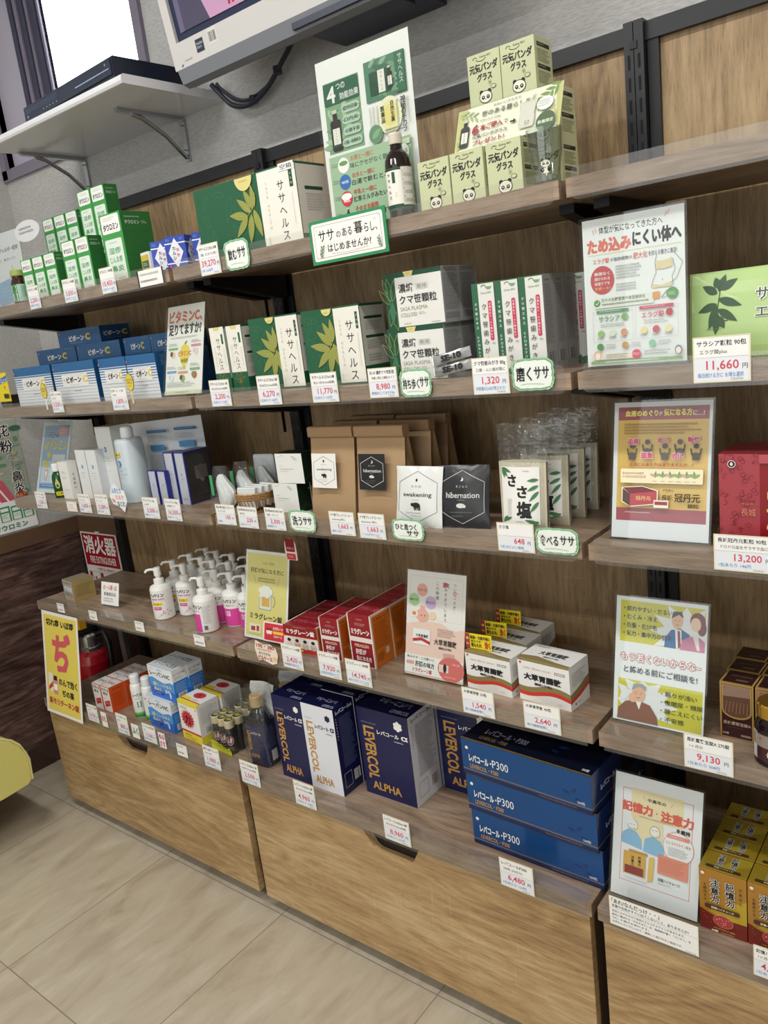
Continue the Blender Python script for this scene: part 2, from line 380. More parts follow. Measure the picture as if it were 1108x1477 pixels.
def carton(name, label, cat, x, y, z, w, h, d, mats, arts, rz=0.0, group=None, bow=0.0):
    """folding carton, sizes in mm; x is the middle of the front edge"""
    w, h, d = w / 1000, h / 1000, d / 1000; mb = MB(); e = .0004
    mb.box((-w / 2, 0, 0), (w / 2, d, h), mats)
    for k, fn in arts.items(): fn(face(mb, k, w, h, d))
    return tag(mb.build(name, None, (x, y, z + .0003), rz), label, cat, group)
# bench-mark levels: tops of the five shelf rows, front edges
ZA, ZB, ZC, ZD, ZE = 1.5522, 1.2799, 1.0111, 0.6875, 0.3809
TH = .026
# ================================================================ the room
XL, YB, ZC_ = -1.24, .045, 2.68
def slab(name, a, b, m): return struct(MB().box(a, b, m).build(name))
slab('floor', (XL - .1, -4.4, -.05), (3.3, .15, 0), TILE)
slab('ceiling', (XL - .1, -4.4, ZC_), (3.3, .15, ZC_ + .05), P('#e6e4df', .8))
slab('wall_right', (3.2, -4.3, 0), (3.3, .15, ZC_), P('#cfccc5', .8))
slab('wall_front', (XL, -4.4, 0), (3.3, -4.3, ZC_), P('#cfccc5', .8))
slab('wall_left', (XL - .1, -4.3, 0), (XL, .15, ZC_), PAPER_WALL)
b = MB(); WX0, WX1, WZ0, WZ1 = -1.205, -.41, 1.99, 2.62
b.box((XL, YB, 0), (3.2, YB + .1, WZ0), PAPER_WALL).box((WX1, YB, WZ0), (3.2, YB + .1, ZC_), PAPER_WALL).box((XL, YB, WZ1), (WX1, YB + .1, ZC_), PAPER_WALL).box((XL, YB, WZ0), (WX0, YB + .1, WZ1), PAPER_WALL)
struct(b.build('wall_back'))
CAPB = P('#5f4834', .5); BASE = P('#47342a', .5)
slab('trim_1', (XL, -4.3, .79), (XL + .014, YB, .845), CAPB)
slab('trim_2', (XL + .014, YB - .014, .79), (-.915, YB, .845), CAPB)
slab('wainscot_left', (XL, -4.3, .085), (XL + .010, YB, .79), DARKWOOD)
b = MB(); b.box((XL + .010, YB - .010, .085), (-.915, YB, .79), P('#3d2a26', .45)); struct(b.build('wainscot_back'))
slab('baseboard_left', (XL, -4.3, 0), (XL + .014, YB, .085), BASE)
slab('baseboard_back', (XL + .014, YB - .014, 0), (-.915, YB, .085), BASE)
# window: lilac-grey frame, frosted sash at the corner, clear sash against a white sky
FR = P('#7d7686', .4); FRD = P('#3c3c52', .4)
w = bpy.data.objects.new('window_1', None); COL.objects.link(w); struct(w)
b = MB(); y0, y1 = YB - .012, YB + .05
b.box((WX0 - .03, y0, WZ0 - .005), (WX1 + .004, y1, WZ0 + .028), FR).box((WX0 - .03, y0, WZ0), (WX0, y1, WZ1), FR).box((WX1 - .028, y0, WZ0), (WX1 + .004, y1, WZ1), FR).box((WX0, y0, WZ1 - .02), (WX1, y1, WZ1 + .01), FR); struct(b.build('window_frame', w))
b = MB()
for i, (xa, xb, m) in enumerate(((-1.035, -1.012, FRD), (-1.010, -.992, FR), (-.990, -.965, FRD), (-.963, -.950, FR), (-.948, -.915, FRD), (-.913, -.903, FR))):
    b.box((xa, YB + .004 + .004 * i, WZ0 + .028), (xb, YB + .04, WZ1 - .02), m)
b.box((-1.035, YB + .03, WZ0 + .028), (-.903, YB + .04, WZ1 - .02), FRD)
struct(b.build('window_mullion', w))
fg = P('#b8b2c2', .5); struct(MB().box((WX0, YB + .02, WZ0 + .028), (-1.035, YB + .026, WZ1 - .02), fg).build('frosted_pane', w))
struct(MB().box((-.903, YB + .028, WZ0 + .028), (WX1 - .028, YB + .033, WZ1 - .02), ACRYL).build('clear_pane', w))

# ================================================================ shelving on the wall
UN = [(-.9123, -.0065), (.0068, .8944), (.9056, 1.8)]   # left, middle and right bay
BAY = ['left-hand', 'middle', 'right-hand']
for i, (xa, xb) in enumerate(UN):
    o = MB().box((xa if i else -.905, 0, .36), (xb + (.006 if i < 2 else 0), .03, 1.783), OAK_V).build('back_panel')
    tag(o, ['oak-print wall panel behind the leftmost bay of shelves, under the white TV bracket shelf', 'oak-print wall panel behind the middle bay of shelves', 'oak-print wall panel behind the bay at the right edge, empty top shelf'][i], 'wall panel', 'oak wall panels')
    r = MB().box((xa if i else -.905, -.012, 1.783), (xb + (.006 if i < 2 else 0), .034, 1.811), BLACK).build('top_rail')
    tag(r, ['black metal rail along the top of the leftmost oak panel', 'black metal rail along the top of the middle oak panel, behind the pale green cartons', 'black metal rail along the top of the oak panel at the right edge'][i], 'rail', 'black top rails')
def upright(x, dbl, label, zt=1.814):
    e = empty('slotted_upright', label, 'upright', (x, 0, 0), 0, 'black slotted uprights')
    for k in ((-.0085, .0085) if dbl else (0,)):
        b = MB(); hw = .0078 if dbl else .013
        b.box((k - hw, -.024, 0), (k + hw, -.0005, zt), BLACK)
        z = zt - .05
        while z > .4:
            A = Art(b, (k - .0022, -.024, z), (1, 0, 0), (0, 0, -1), .0044, .022); A.rect(0, 0, 1, 1, P('#030304', .8)); z -= .034
        b.build('slotted_channel', e)
    if dbl:
        MB().box((-.006, -.0262, zt - .042), (.006, -.024, zt - .03), P('#20222a', .3, .5)).build('connector_clip', e)
        MB().box((.0175, -.009, .36), (.036, -.0005, zt - .03), P('#0d0e12', .5)).build('black_strip', e)  # thin black strip to the right of the doubled channels
    return e
upright(-.888, False, 'black slotted upright at the left end of the shelving, beside the fire extinguisher sign', 1.79)
upright(.002, True, 'black double slotted upright between the left and middle bays, behind the tall green carton')
upright(.9, True, 'black double slotted upright between the middle and right bays, showing above the top shelf')
ENDM = P('#b39a78', .5)
def strip(parent, x0, x1, y, top):
    """clear rail along a shelf front: upright lip and a flat flange underneath or on top"""
    b = MB(); r = .008; x0 += .009; x1 -= .009; z0, z1 = -TH - .005, .013
    p = []
    for cx, cz, st in ((x1 - r, z1 - r, 0), (x0 + r, z1 - r, 90), (x0 + r, z0 + r, 180), (x1 - r, z0 + r, 270)):
        for k in range(4): t = rad(st + 30 * k); p.append((cx + r * math.cos(t), cz + r * math.sin(t)))
    if top: p = [(x0, z0), (x1, z0), (x1, .0012), (x0, .0012)]
    b.prism(p, 1, y - .0022, y - .0008, STRIP)
    if top: b.box((x0, y - .0008, .0004), (x1, y + .030, .0016), STRIP)
    else: b.box((x0, y - .0008, -TH - .0018), (x1, y + .012, -TH - .0006), STRIP)
    return b.build('price_rail', parent)
def shelf(i, z, D, label, row):
    x0, x1 = UN[i]; e = empty('wall_shelf', label, 'shelf', (0, 0, z), 0, 'oak wall shelves')
    b = MB(); b.box((x0, -D, -TH), (x1, -.0262, 0), {'*': OAK_S, 'R': OAK_S, 'L': OAK_S}); b.build('shelf_board', e)
    strip(e, x0, x1, -D, row == 'D')
    for xx in (x0 + .022, x1 - .022):
        b = MB(); b.prism([(-.0265, -TH), (-D + .07, -TH), (-D + .07, -TH - .014), (-.06, -TH - .05), (-.0265, -TH - .05)], 0, xx - .012, xx + .012, P('#15161b', .35, .4))
        b.box((xx - .006, -.034, -TH - .105), (xx - .002, -.0265, -TH - .05), P('#15161b', .35, .4)); k = b.build('bracket', e)
        for yy in (-D + .08, -.10): MB().tube([(xx - .014, yy, -TH - .008), (xx - .006, yy, -TH - .014), (xx + .008, yy, -TH - .005)], .0022, STEEL).build('chrome_clip', k)
    return e
for row, z, D in (('A', ZA, .3273), ('B', ZB, .3273), ('C', ZC, .3273), ('D', ZD, .3318)):
    txt = {'A': ['top shelf of the leftmost bay, carrying green cartons and a brown jar', 'top shelf of the middle bay, carrying the big poster and pale green cartons', 'empty top shelf at the right edge'],
           'B': ['second shelf of the leftmost bay, carrying dark blue and white cartons', 'second shelf of the middle bay, carrying green leaf cartons and toothpaste', 'second shelf of the right bay, carrying the light green leaf package'],
           'C': ['third shelf of the leftmost bay, carrying a big translucent bottle and white cartons', 'third shelf of the middle bay, carrying kraft coffee bags and salt pouches', 'third shelf of the right bay, carrying the orange poster and a crimson box'],
           'D': ['fourth shelf of the leftmost bay, carrying white pump bottles', 'fourth shelf of the middle bay, carrying orange and red cartons', 'fourth shelf of the right bay, carrying the yellow poster and dark maroon cartons']}[row]
    for i in range(3): shelf(i, z, D, 'grey-brown oak ' + txt[i], row)
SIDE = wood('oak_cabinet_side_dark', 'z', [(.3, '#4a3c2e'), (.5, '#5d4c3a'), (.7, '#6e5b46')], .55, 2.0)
for i, (x0, x1) in enumerate(UN):
    e = empty('drawer_cabinet', ['low oak drawer cabinet under the leftmost bay, next to the yellow bench', 'low oak drawer cabinet under the middle bay, below the navy cartons', 'low oak drawer cabinet at the right edge, below the gold cartons'][i], 'cabinet', (0, 0, 0), 0, 'oak drawer cabinets')
    MB().box((x0, -.3793, ZE - TH), (x1, -.0262, ZE), OAK_S).build('cabinet_top', e)
    k = strip(e, x0, x1, -.3793, True); k.location = (0, 0, ZE)
    c = (x0 + x1) / 2; t = .349; xa, xb = x0 + .007, x1 - .007; bt = .036
    b = MB(); pr = [(xa, bt), (xb, bt), (xb, t), (c + .072, t), (c + .056, .318), (c + .044, .308), (c - .036, .308), (c - .050, .314), (c - .076, t), (xa, t)]
    b.prism(pr, 1, -.374, -.356, OAK_H); b.build('drawer_front', e)
    MB().box((c - .09, -.352, .30), (c + .09, -.350, .352), P('#2a2018', .7)).build('notch_shade_plate', e)  # dark plate behind the handle notch, coloured as the shade inside the drawer
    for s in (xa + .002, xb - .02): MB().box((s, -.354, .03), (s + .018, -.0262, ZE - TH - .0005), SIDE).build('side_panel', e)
    MB().box((xa + .022, -.30, 0), (xb - .022, -.06, .3), P('#191612', .8)).build('plinth', e)
    for s in (xa + .012, xb - .012): MB().box((s - .008, -.34, 0), (s + .008, -.31, .0299), P('#111114', .5)).build('foot', e)
tag(MB().box((-.960, -.06, 0), (-.932, -.045, .655), P('#9a9da3', .35, .7)).build('support_post'), 'slim bare aluminium post behind the fire extinguisher', 'post')

# ================================================================ things on the walls
# white bracket shelf with the disc recorder
e = empty('bracket_shelf', 'white laminate shelf on two folding steel brackets below the window', 'shelf', (0, 0, 1.965))
b = MB(); b.prism([(-.25, .006), (-.247, .001), (-.243, 0), (.0445, 0), (.0445, .02), (-.243, .02), (-.248, .017), (-.25, .012)], 0, -.80, -.152, P('#dfe0e4', .16)); b.build('board', e)
for x in (-.776, -.313):
    b = MB(); b.box((x - .007, -.16, -.009), (x + .007, .0445, -.0005), STEEL).box((x - .008, .038, -.105), (x + .008, .0445, -.0095), STEEL)
    b.tube([(x, .036, -.098), (x, -.02, -.050), (x, -.085, -.016), (x, -.115, -.010)], .0055, STEEL, 10)
    for z in (-.02, -.08): b.lathe([(0, 0), (.003, 0), (.003, .002), (0, .0025)], P('#555960', .3, .8), 8, (x, .035, z))
    b.build('folding_bracket', e)
e = empty('disc_recorder', 'flat black disc recorder lying on the white bracket shelf', 'recorder', (-.41, -.222, 1.9852), -3)
b = MB(); b.cbox((-.215, 0, .006), (.215, .225, .05), P('#1b2130', .3), .004, 'x'); b.build('case', e)
b = MB(); b.box((-.21, -.0035, .012), (.21, 0, .044), P('#232c3e', .22))
A = Art(b, (-.21, -.0035, .044), (1, 0, 0), (0, 0, -1), .42, .032)
A.rect(.02, .12, .42, .5, P('#2e3950', .2)); A.rect(.62, .55, .98, .62, P('#93a6c0', .3)); A.ell(.04, .7, 4, 4, P('#8fa0b8', .3, .6)); A.ell(.95, .25, 3, 3, P('#8fa0b8', .3, .6))
for k in range(5): A.ell(.24 + .04 * k, .72, 1.6, 1.6, P('#a8b4c6', .3))
b.build('front_panel', e)
for x in (-.19, .19):
    for y in (.02, .2): MB().lathe([(0, 0), (.01, 0), (.01, .006), (0, .006)], BLACK, 12, (x, y, 0)).build('rubber_foot', e)
# television, tipped forward on its wall arm
e = empty('television', 'silver-white flat television on a wall arm, tipped forward above the shelves', 'television', (-.087, -.148, 1.984)); TW = .84
tl = rad(8); V_ = Vector((0, -math.sin(tl), math.cos(tl))); Nn = Vector((0, -math.cos(tl), -math.sin(tl)))
def tvp(x, v, d): q = V_ * v - Nn * d; return (x, q.y, q.z)
b = MB(); SIL = P('#cfcdcb', .35); v0, v1 = 0, .56
def tvbox(b, x0, x1, va, vb, d0, d1, m):
    q = [tvp(x, v, d) for d in (d0, d1) for x, v in ((x0, va), (x1, va), (x1, vb), (x0, vb))]
    b.add(q, [(0, 1, 2, 3), (7, 6, 5, 4), (0, 4, 5, 1), (1, 5, 6, 2), (2, 6, 7, 3), (3, 7, 4, 0)], m)
tvbox(b, 0, TW, 0, .05, 0, .05, SIL); tvbox(b, 0, .024, .05, .56, 0, .05, SIL); tvbox(b, TW - .024, TW, .05, .56, 0, .05, SIL); tvbox(b, .024, TW - .024, .52, .56, 0, .05, SIL)
A = Art(b, tvp(0, .05, 0), (1, 0, 0), -V_, TW, .05)
A.rect(.098, .20, .128, .70, P('#2b3244', .4)); A.lines(.101, .32, .125, .6, 2, P('#c9cdd8', .5)); A.rect(.148, .05, .182, .62, P('#d9d8d4', .5)); A.bars(.151, .15, .179, .52, K, 12)
A.leaf(.028, .93, 9, 25, 4, P('#3d6d9c', .4)); A.lines(.046, .72, .085, .84, 1, P('#98a0ac', .5)); b.build('bezel', e)
b = MB(); tvbox(b, .024, TW - .024, .05, .52, .008, .03, P('#27304a', .25)); tvbox(b, .040, TW - .040, .066, .504, .006, .0081, P('#2f3048', .15))
A = Art(b, tvp(.040, .504, .006), (1, 0, 0), -V_, TW - .08, .438); pk = P('#b98fb0', .3, 0, .5, 0, .25)
A.poly([(0, 0), (.10, 0), (.12, 1), (0, 1)], P('#6a6584', .3)); A.rect(.10, 0, 1, 1, pk); A.poly([(0.02, .8), (.07, .72), (.13, 1), (.02, 1)], P('#4d4a63', .3)); A.text('個人情報', .20, .865, .52, .985, P('#a8213f', .4, 0, .5, 0, .2), .02)
b.build('screen', e)
b = MB(); pr = [(0, 0), (-.028, .006), (-.036, .022), (-.030, .05), (-.02, .06), (0, .06)]; sp = P('#7d8189', .45)
pts = [[tvp(x, a, c) for a, c in pr] for x in (.006, TW - .006)]; n = len(pr)
b.add(pts[0] + pts[1], [(i, (i + 1) % n, n + (i + 1) % n, n + i) for i in range(n)] + [tuple(range(n)), tuple(range(2 * n - 1, n - 1, -1))], sp); b.build('speaker_bar', e)
b = MB(); tvbox(b, .05, TW - .05, -.004, .5, .05, .10, P('#aaa9a8', .5)); b.build('rear_housing', e)
b = MB(); b.box((.34, .10, -.012), (.60, .19, .03), P('#2c3347', .4)); b.box((.36, .0, -.022), (.58, .11, -.010), P('#2c3347', .4)); b.build('wall_arm', e)
b = MB(); CB = P('#272b3a', .5)
b.tube([(-.140, .0, 1.994), (-.128, .008, 1.975), (-.09, .015, 1.936), (-.03, .015, 1.925), (.03, .012, 1.942), (.09, .004, 1.975), (.15, -.008, 2.012), (.17, -.012, 2.06)], .0058, CB, 8, 6)
b.tube([(-.142, .020, 1.998), (-.130, .020, 1.984), (-.09, .024, 1.952), (-.04, .022, 1.938), (.03, .018, 1.950), (.09, .010, 1.982), (.15, -.002, 2.018), (.17, -.004, 2.06)], .0045, CB, 8, 6)
for p in ((-.02, .016, 1.932), (.075, .008, 1.968)): b.lathe([(0, -.008), (.0105, -.008), (.0105, .008), (0, .008)], CB, 10, p)
tag(b.build('cable_bundle'), 'dark cables tied together, sagging from the television to the bracket shelf', 'cable')
# poster on the left wall
e = empty('wall_poster', 'hay fever poster with black vertical lettering taped to the left wall', 'poster', (XL + .0004, -.109, 1.2235))
b = MB(); b.box((0, -.364, -.372), (.0012, 0, 0), P('#e9eaea', .45))
A = Art(b, (.0012, -.364, 0), (0, 1, 0), (0, 0, -1), .364, .372); A.rect(0, .0, 1, .72, P('#a5b0a0', .5)); rg = random.Random(4)
for i in range(46):
    A.ell(.45 + .55 * rg.random(), .72 * rg.random() * .92 + .03, rg.uniform(8, 22), rg.uniform(4, 10), P(rg.choice(['#6f8f76', '#3f6b52', '#b9b49a', '#c8b9a4', '#8aa890']), .5), 10)
A.poly([(0.35, .30), (.62, .25), (.70, .45), (.68, .62), (.35, .7)], P('#22253a', .5)); A.poly([(.45, .55), (.75, .52), (.84, .72), (.45, .74)], P('#c55a6b', .5)); A.line([(.60, .56), (.70, .74)], 6, WHITE); A.line([(.68, .55), (.78, .74)], 6, WHITE)
A.rect(0, .72, 1, 1, P('#eef0f0', .45)); A.vtext('花粉', .86, .02, .30, 44, WHITE, .09); A.vtext('花粉', .86, .02, .30, 44, K, .02); A.vtext('による', .88, .30, .47, 22, WHITE, .08); A.vtext('による', .88, .30, .47, 22, K, .01); A.vtext('鼻炎', .90, .46, .68, 40, WHITE, .09); A.vtext('鼻炎', .90, .46, .68, 40, K, .02)
A.ell(.90, .71, 22, 22, P('#a51f34', .5)); A.text('のんで', .855, .665, .945, .695, P('#f0d56a', .5), .02); A.text('効く', .865, .705, .935, .74, P('#f0d56a', .5), .02)
for k in range(3):
    x = .66 + .11 * k; A.rect(x, .76 + .01 * k, x + .10, .90, P('#3f8f5c', .5)); A.rect(x + .012, .775 + .01 * k, x + .085, .805 + .01 * k, WHITE); A.rect(x + .012, .82 + .01 * k, x + .085, .895, P('#dfe9e2', .5)); A.lines(x + .02, .83 + .01 * k, x + .08, .87, 3, P('#74a888', .5))
A.text('タウロミン', .58, .925, .90, .975, P('#1f7f56', .5), .03); b.build('poster_sheet', e)
# fire extinguisher and its sign
e = empty('extinguisher_sign', 'red and white fire extinguisher sign on the wall behind the pump bottle shelf', 'sign', (-1.222, YB - .0145, .789))
b = MB(); b.box((0, -.003, -.24), (.225, 0, 0), P('#e4e2dc', .4)); A = Art(b, (0, -.003, 0), (1, 0, 0), (0, 0, -1), .225, .24); rd = P('#9c1626', .4)
A.rect(.03, .02, .97, .52, rd); A.text('消火器', .07, .05, .93, .33, WHITE, .03); A.text('FIRE EXTINGUISHER', .16, .37, .88, .48, WHITE, .01); A.text('使用方法 OPERATE', .30, .545, .78, .60, rd, .01)
for k in range(3):
    x = .05 + .31 * k; A.frame(x, .62, x + .29, .96, 1, rd); A.rect(x + .01, .63, x + .08, .72, rd); A.ring(x + .16, .76, 14, 14, 3, rd, 12, 40 * k, 40 * k + 230); A.line([(x + .08, .9), (x + .16, .78), (x + .25, .88)], 4, rd); A.ell(x + .17, .72, 5, 6, rd)
A.line([(.30, .98), (.30, .985)], 1, rd); b.build('sign_plate', e); MB().box((.10, -.004, -.001), (.125, -.0005, .006), P('#d8d6d0', .4)).build('hanging_tab', e)
e = empty('fire_extinguisher', 'red fire extinguisher standing in the corner behind the yellow hanging poster', 'fire extinguisher', (-1.085, -.10, 0))
xr = P('#a01020', .22, 0, .5, .6)
b = MB(); b.lathe([(0, .004), (.062, .004), (.068, .012), (.068, .335), (.064, .365), (.050, .392), (.030, .405), (.0, .408)], xr, 32); b.build('cylinder', e)
b = MB(); b.lathe([(.034, .400), (.034, .415), (.029, .418), (.027, .455), (.018, .462), (0, .462)], P('#c9ccd0', .18, .9), 24); b.build('valve_head', e)
b = MB(); b.box((-.01, -.055, .462), (.01, .04, .468), BLACK); b.box((-.011, -.075, .478), (.011, .035, .486), BLACK); b.box((-.01, .025, .46), (.01, .035, .484), BLACK); b.build('lever', e)
b = MB(); b.tube([(.0, .02, .448), (.04, .035, .46), (.075, .03, .43), (.085, .02, .36), (.084, .015, .20)], .009, BLACK, 10); b.build('hose', e)
b = MB(); b.box((-.016, -.03, .486), (.012, -.005, .522), P('#d9a21c', .4)); b.build('safety_pin_tag', e)
e = empty('bench_sofa', 'lime-yellow vinyl bench seat end standing along the dark left wall', 'bench', (-.84, -.50, .012)); YV = P('#d3ce7a', .4, 0, .5, .25)
prf = [(0.0, .175), (.004, .24), (-.002, .265), (-.014, .295), (-.034, .32), (-.06, .338), (-.11, .348), (-1.6, .352), (-1.6, .158), (-.09, .158), (-.05, .160), (-.012, .163)]
b = MB(); b.prism(prf, 0, -.385, -.006, YV); n = len(prf)
b.add([(-.006, *q) for q in prf] + [(0, q[0] * .995 - .004, .25 + (q[1] - .25) * .95) for q in prf], [(i, (i + 1) % n, n + (i + 1) % n, n + i) for i in range(n)] + [tuple(range(n, 2 * n))], YV); b.build('seat_cushion', e)
b = MB(); b.tube([(-.004, q[0] + .001, q[1]) for q in prf[:9]], .0035, P('#dad69a', .4), 8); b.build('piping', e)
MB().box((-.37, -1.55, .0), (-.10, -.14, .158), P('#2a211b', .6)).build('base_frame', e)
# ================================================================ products: shared builders
LG = P('#4f8a68', .45); GLD = P('#cdb660', .3, .35); CREAM = P('#e9e7dd', .5); GREY = P('#8b8f8c', .6); DG = P('#1b4a33', .5); LEAFG = P('#6d9458', .5)
def prn(h, r=.5): return P(h, r)
def ordn(i): return ['first', 'second', 'third', 'fourth', 'fifth', 'sixth', 'seventh'][i]

# ---------------- green cartons (top shelf, leftmost bay)
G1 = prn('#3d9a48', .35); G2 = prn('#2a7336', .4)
def green_f(A):
    A.rrect(.07, .02, .93, .285, 4, WHITE); A.lines(.2, .05, .8, .11, 2, prn('#a8c4ae')); A.text('タウロミン', .14, .145, .86, .24, K, .04)
    A.rrect(.10, .37, .90, .985, 4, prn('#dfe8df')); A.lines(.26, .41, .74, .44, 1, prn('#7fae8a'))
    for i, t in enumerate(('湿疹', 'じんま疹', '鼻炎')): A.text(t, .2, .49 + .13 * i, .8, .585 + .13 * i, prn('#5aa868'), .02)
    A.lines(.45, .93, .85, .96, 1, GREY)
def green_r(A):
    w = prn('#cfe3d2'); A.lines(.12, .07, .75, .10, 1, w); A.text('タウロミン', .12, .13, .60, .185, w, .03); A.lines(.66, .135, .85, .18, 2, w); A.lines(.12, .24, .88, .62, 13, prn('#3f8a4c'), .35); A.lines(.12, .66, .8, .9, 8, prn('#3f8a4c'), .35)
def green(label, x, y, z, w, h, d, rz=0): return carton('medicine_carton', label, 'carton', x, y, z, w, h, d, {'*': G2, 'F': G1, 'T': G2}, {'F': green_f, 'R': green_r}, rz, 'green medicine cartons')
green('largest green and white carton on the top shelf, right of the smaller ones', -.231, -.292, ZA, 80, 152, 84, 1)
g = green('medium green and white carton touching the largest one on its left side', -.360, -.292, ZA, 58, 121, 38)
dup(g, (-.420, -.293, ZA), 1, 'medium green and white carton between the small row and its twin')
dup(g, (-.360, -.222, ZA), 0, 'medium green carton standing hidden behind the front pair of medium ones'); dup(g, (-.420, -.222, ZA), 0, 'medium green carton hidden behind the left one of the medium pair')
dup(g, (-.366, -.218, ZA + .1216), 0, 'green carton on top of the stack, right one of the two highest'); dup(g, (-.426, -.218, ZA + .1216), 0, 'green carton on top of the stack, left one of the two highest')
s = green('small green and white carton, rightmost of the front row of three behind price cards', -.513, -.293, ZA, 54, 106, 30)
dup(s, (-.5685, -.294, ZA), 0, 'small green and white carton in the middle of the front row of three'); dup(s, (-.624, -.295, ZA), 0, 'small green and white carton nearest the brown jar')
for i, x in enumerate((-.525, -.5825, -.64)):
    dup(s, (x, -.2, ZA), 0, ('small green carton hidden at the back under the upper row, ' + ('right one', 'middle one', 'left one')[i]))
    dup(s, (x, -.2, ZA + .1062), 0, 'green carton in the raised back row, ' + ('next to the tallest stack', 'between its two neighbours', 'leftmost, against the pale wall')[i])
# ---------------- blue cartons with white diamonds
BL = prn('#2747a8', .3)
def blue_f(A):
    A.rect(0, .2, 1, .235, WHITE); A.rect(0, .80, 1, .835, WHITE); A.poly([(.5, .06), (.86, .5), (.5, .97), (.14, .5)], prn('#e2e3ea')); A.vtext('カルシ', .42, .3, .74, 9, K, .03); A.vtext('栄養', .60, .34, .68, 8, prn('#c05a66'), .02)
    A.lines(.08, .07, .3, .15, 2, prn('#8fa6dd')); A.lines(.75, .07, .92, .15, 2, prn('#8fa6dd')); A.ell(.16, .9, 3, 3, prn('#d0465a'))
def blue_l(A):
    A.rect(0, .2, 1, .235, WHITE); A.rect(0, .80, 1, .835, WHITE); A.poly([(.5, .1), (.9, .5), (.5, .94), (.1, .5)], prn('#e2e3ea')); A.text('ウチダ', .2, .43, .8, .52, K, .02); A.lines(.3, .58, .7, .63, 1, prn('#c8737c'))
bc = carton('supplement_carton', 'blue carton with white diamonds, middle one of three on the top shelf', 'carton', -.012, -.294, ZA, 50, 68, 50, {'*': BL, 'T': prn('#2a3f8a')}, {'F': blue_f, 'L': blue_l, 'R': blue_f}, 22, 'blue diamond cartons')
dup(bc, (.051, -.270, ZA), 20, 'blue carton with white diamonds, nearest the long white price card'); dup(bc, (-.079, -.280, ZA), 26, 'blue carton with white diamonds, nearest the small white case')
e = empty('pill_case', 'small white case with a yellow and green insert beside the large green carton', 'case', (-.122, -.296, ZA + .0003), -10)
MB().cbox((-.02, 0, 0), (.02, .028, .05), prn('#dcdfe0', .3), .004).build('case_body', e)
b = MB(); b.box((-.015, -.0012, .008), (.018, -.0001, .044), prn('#c9b53e')); A = Art(b, (-.015, -.0012, .044), (1, 0, 0), (0, 0, -1), .033, .036); A.rect(.1, .35, 1, .78, prn('#2f5a3c')); A.lines(.2, .45, .9, .68, 2, prn('#d8dcae')); b.build('printed_insert', e)
e = empty('pill_jar', 'brown glass jar with lime green lid at the end of the top shelf', 'jar', (-.706, -.278, ZA + .0003), 48)
b = MB(); b.lathe([(0, 0), (.021, 0), (.0232, .003), (.0232, .054), (.021, .063), (.0175, .069), (.0175, .074), (0, .074)], prn('#3a2114', .12), 28); b.build('glass_body', e)
b = MB(); b.lathe([(.0234, .008), (.0234, .052)], prn('#9fc4b2', .35), 36); A = Art(b, (0, 0, .052), (1, 0, 0), (0, 0, -1), .075, .044, lambda u, v, k: Vector(((.0235 + k) * math.sin((u - .42) * 3.1), -(.0235 + k) * math.cos((u - .42) * 3.1), .052 - v * .044)))
A.rect(.08, 0, .36, .98, prn('#3d8a4c')); A.rrect(.12, .06, .33, .42, 2, WHITE); A.text('ミン', .14, .14, .31, .36, K, .04); A.rrect(.12, .5, .33, .95, 2, WHITE); A.lines(.15, .56, .3, .88, 4, prn('#8a9a8c')); A.lines(.5, .1, .85, .8, 8, prn('#86ab9a'), .35); b.build('paper_label', e)
b = MB(); b.lathe([(0, .0742), (.0195, .0742), (.0202, .076), (.0202, .088), (.018, .090), (0, .090)], prn('#9aab58', .4), 28); b.build('lid', e)

# ---------------- dark blue and white striped cartons
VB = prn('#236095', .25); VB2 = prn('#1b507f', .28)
def vc_logo(A, x0, y0, x1, y1, m):
    A.text('ビボーン', x0, y0, x0 + (x1 - x0) * .70, y1, m, .05); A.ell(x0 + (x1 - x0) * .755, (y0 + y1) / 2, 1.2, 1.2, m, 10); A.text('C', x0 + (x1 - x0) * .80, y0 - (y1 - y0) * .1, x1, y1 + (y1 - y0) * .05, prn('#e3c936'), .06)
def vib_f(A):
    A.rect(0, .22, 1, 1, prn('#d9dee2', .3))
    for i in range(6): A.rect(0, .235 + .062 * i, 1, .265 + .062 * i - .0035 * i, VB)
    for i in range(5): A.rect(0, .61 + .075 * i, 1, .617 + .075 * i, prn('#93a2b2'))
    A.rect(.20, .30, .82, .60, prn('#e3e4e2', .3)); vc_logo(A, .31, .36, .81, .50, K); A.text('十', .235, .39, .275, .46, prn('#c5404c'), .02); A.lines(.42, .33, .7, .35, 1, prn('#d0a0a0')); A.lines(.38, .55, .7, .565, 1, prn('#aab')); A.lines(.45, .69, .65, .73, 1, GREY); A.ell(.03, .14, 3, 3, prn('#b5767e'))
def vib_s(A): A.lines(.35, .05, .65, .3, 6, prn('#7d9cb8'), .4)
def vib_side(A): vc_logo(A, .27, .38, .76, .72, WHITE); A.lines(.28, .82, .7, .86, 1, prn('#9db4c8')); A.ell(.05, .2, 3, 3, prn('#b5767e')); A.lines(.75, .08, .94, .16, 1, prn('#8aa4bd'))
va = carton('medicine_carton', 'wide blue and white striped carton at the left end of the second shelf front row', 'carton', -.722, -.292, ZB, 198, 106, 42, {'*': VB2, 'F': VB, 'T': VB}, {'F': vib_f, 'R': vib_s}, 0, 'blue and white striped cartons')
dup(va, (-.512, -.292, ZB), 0, 'wide blue and white striped carton, second from the left in its front row')
vb = carton('medicine_carton', 'narrow blue and white striped carton behind the 1,870 yen card', 'carton', -.334, -.292, ZB, 116, 104, 42, {'*': VB2, 'F': VB, 'T': VB}, {'F': vib_f, 'R': vib_s}, 0, 'blue and white striped cartons')
dup(vb, (-.2145, -.292, ZB), 0, 'narrow blue and white striped carton beside the vitamin card stand')
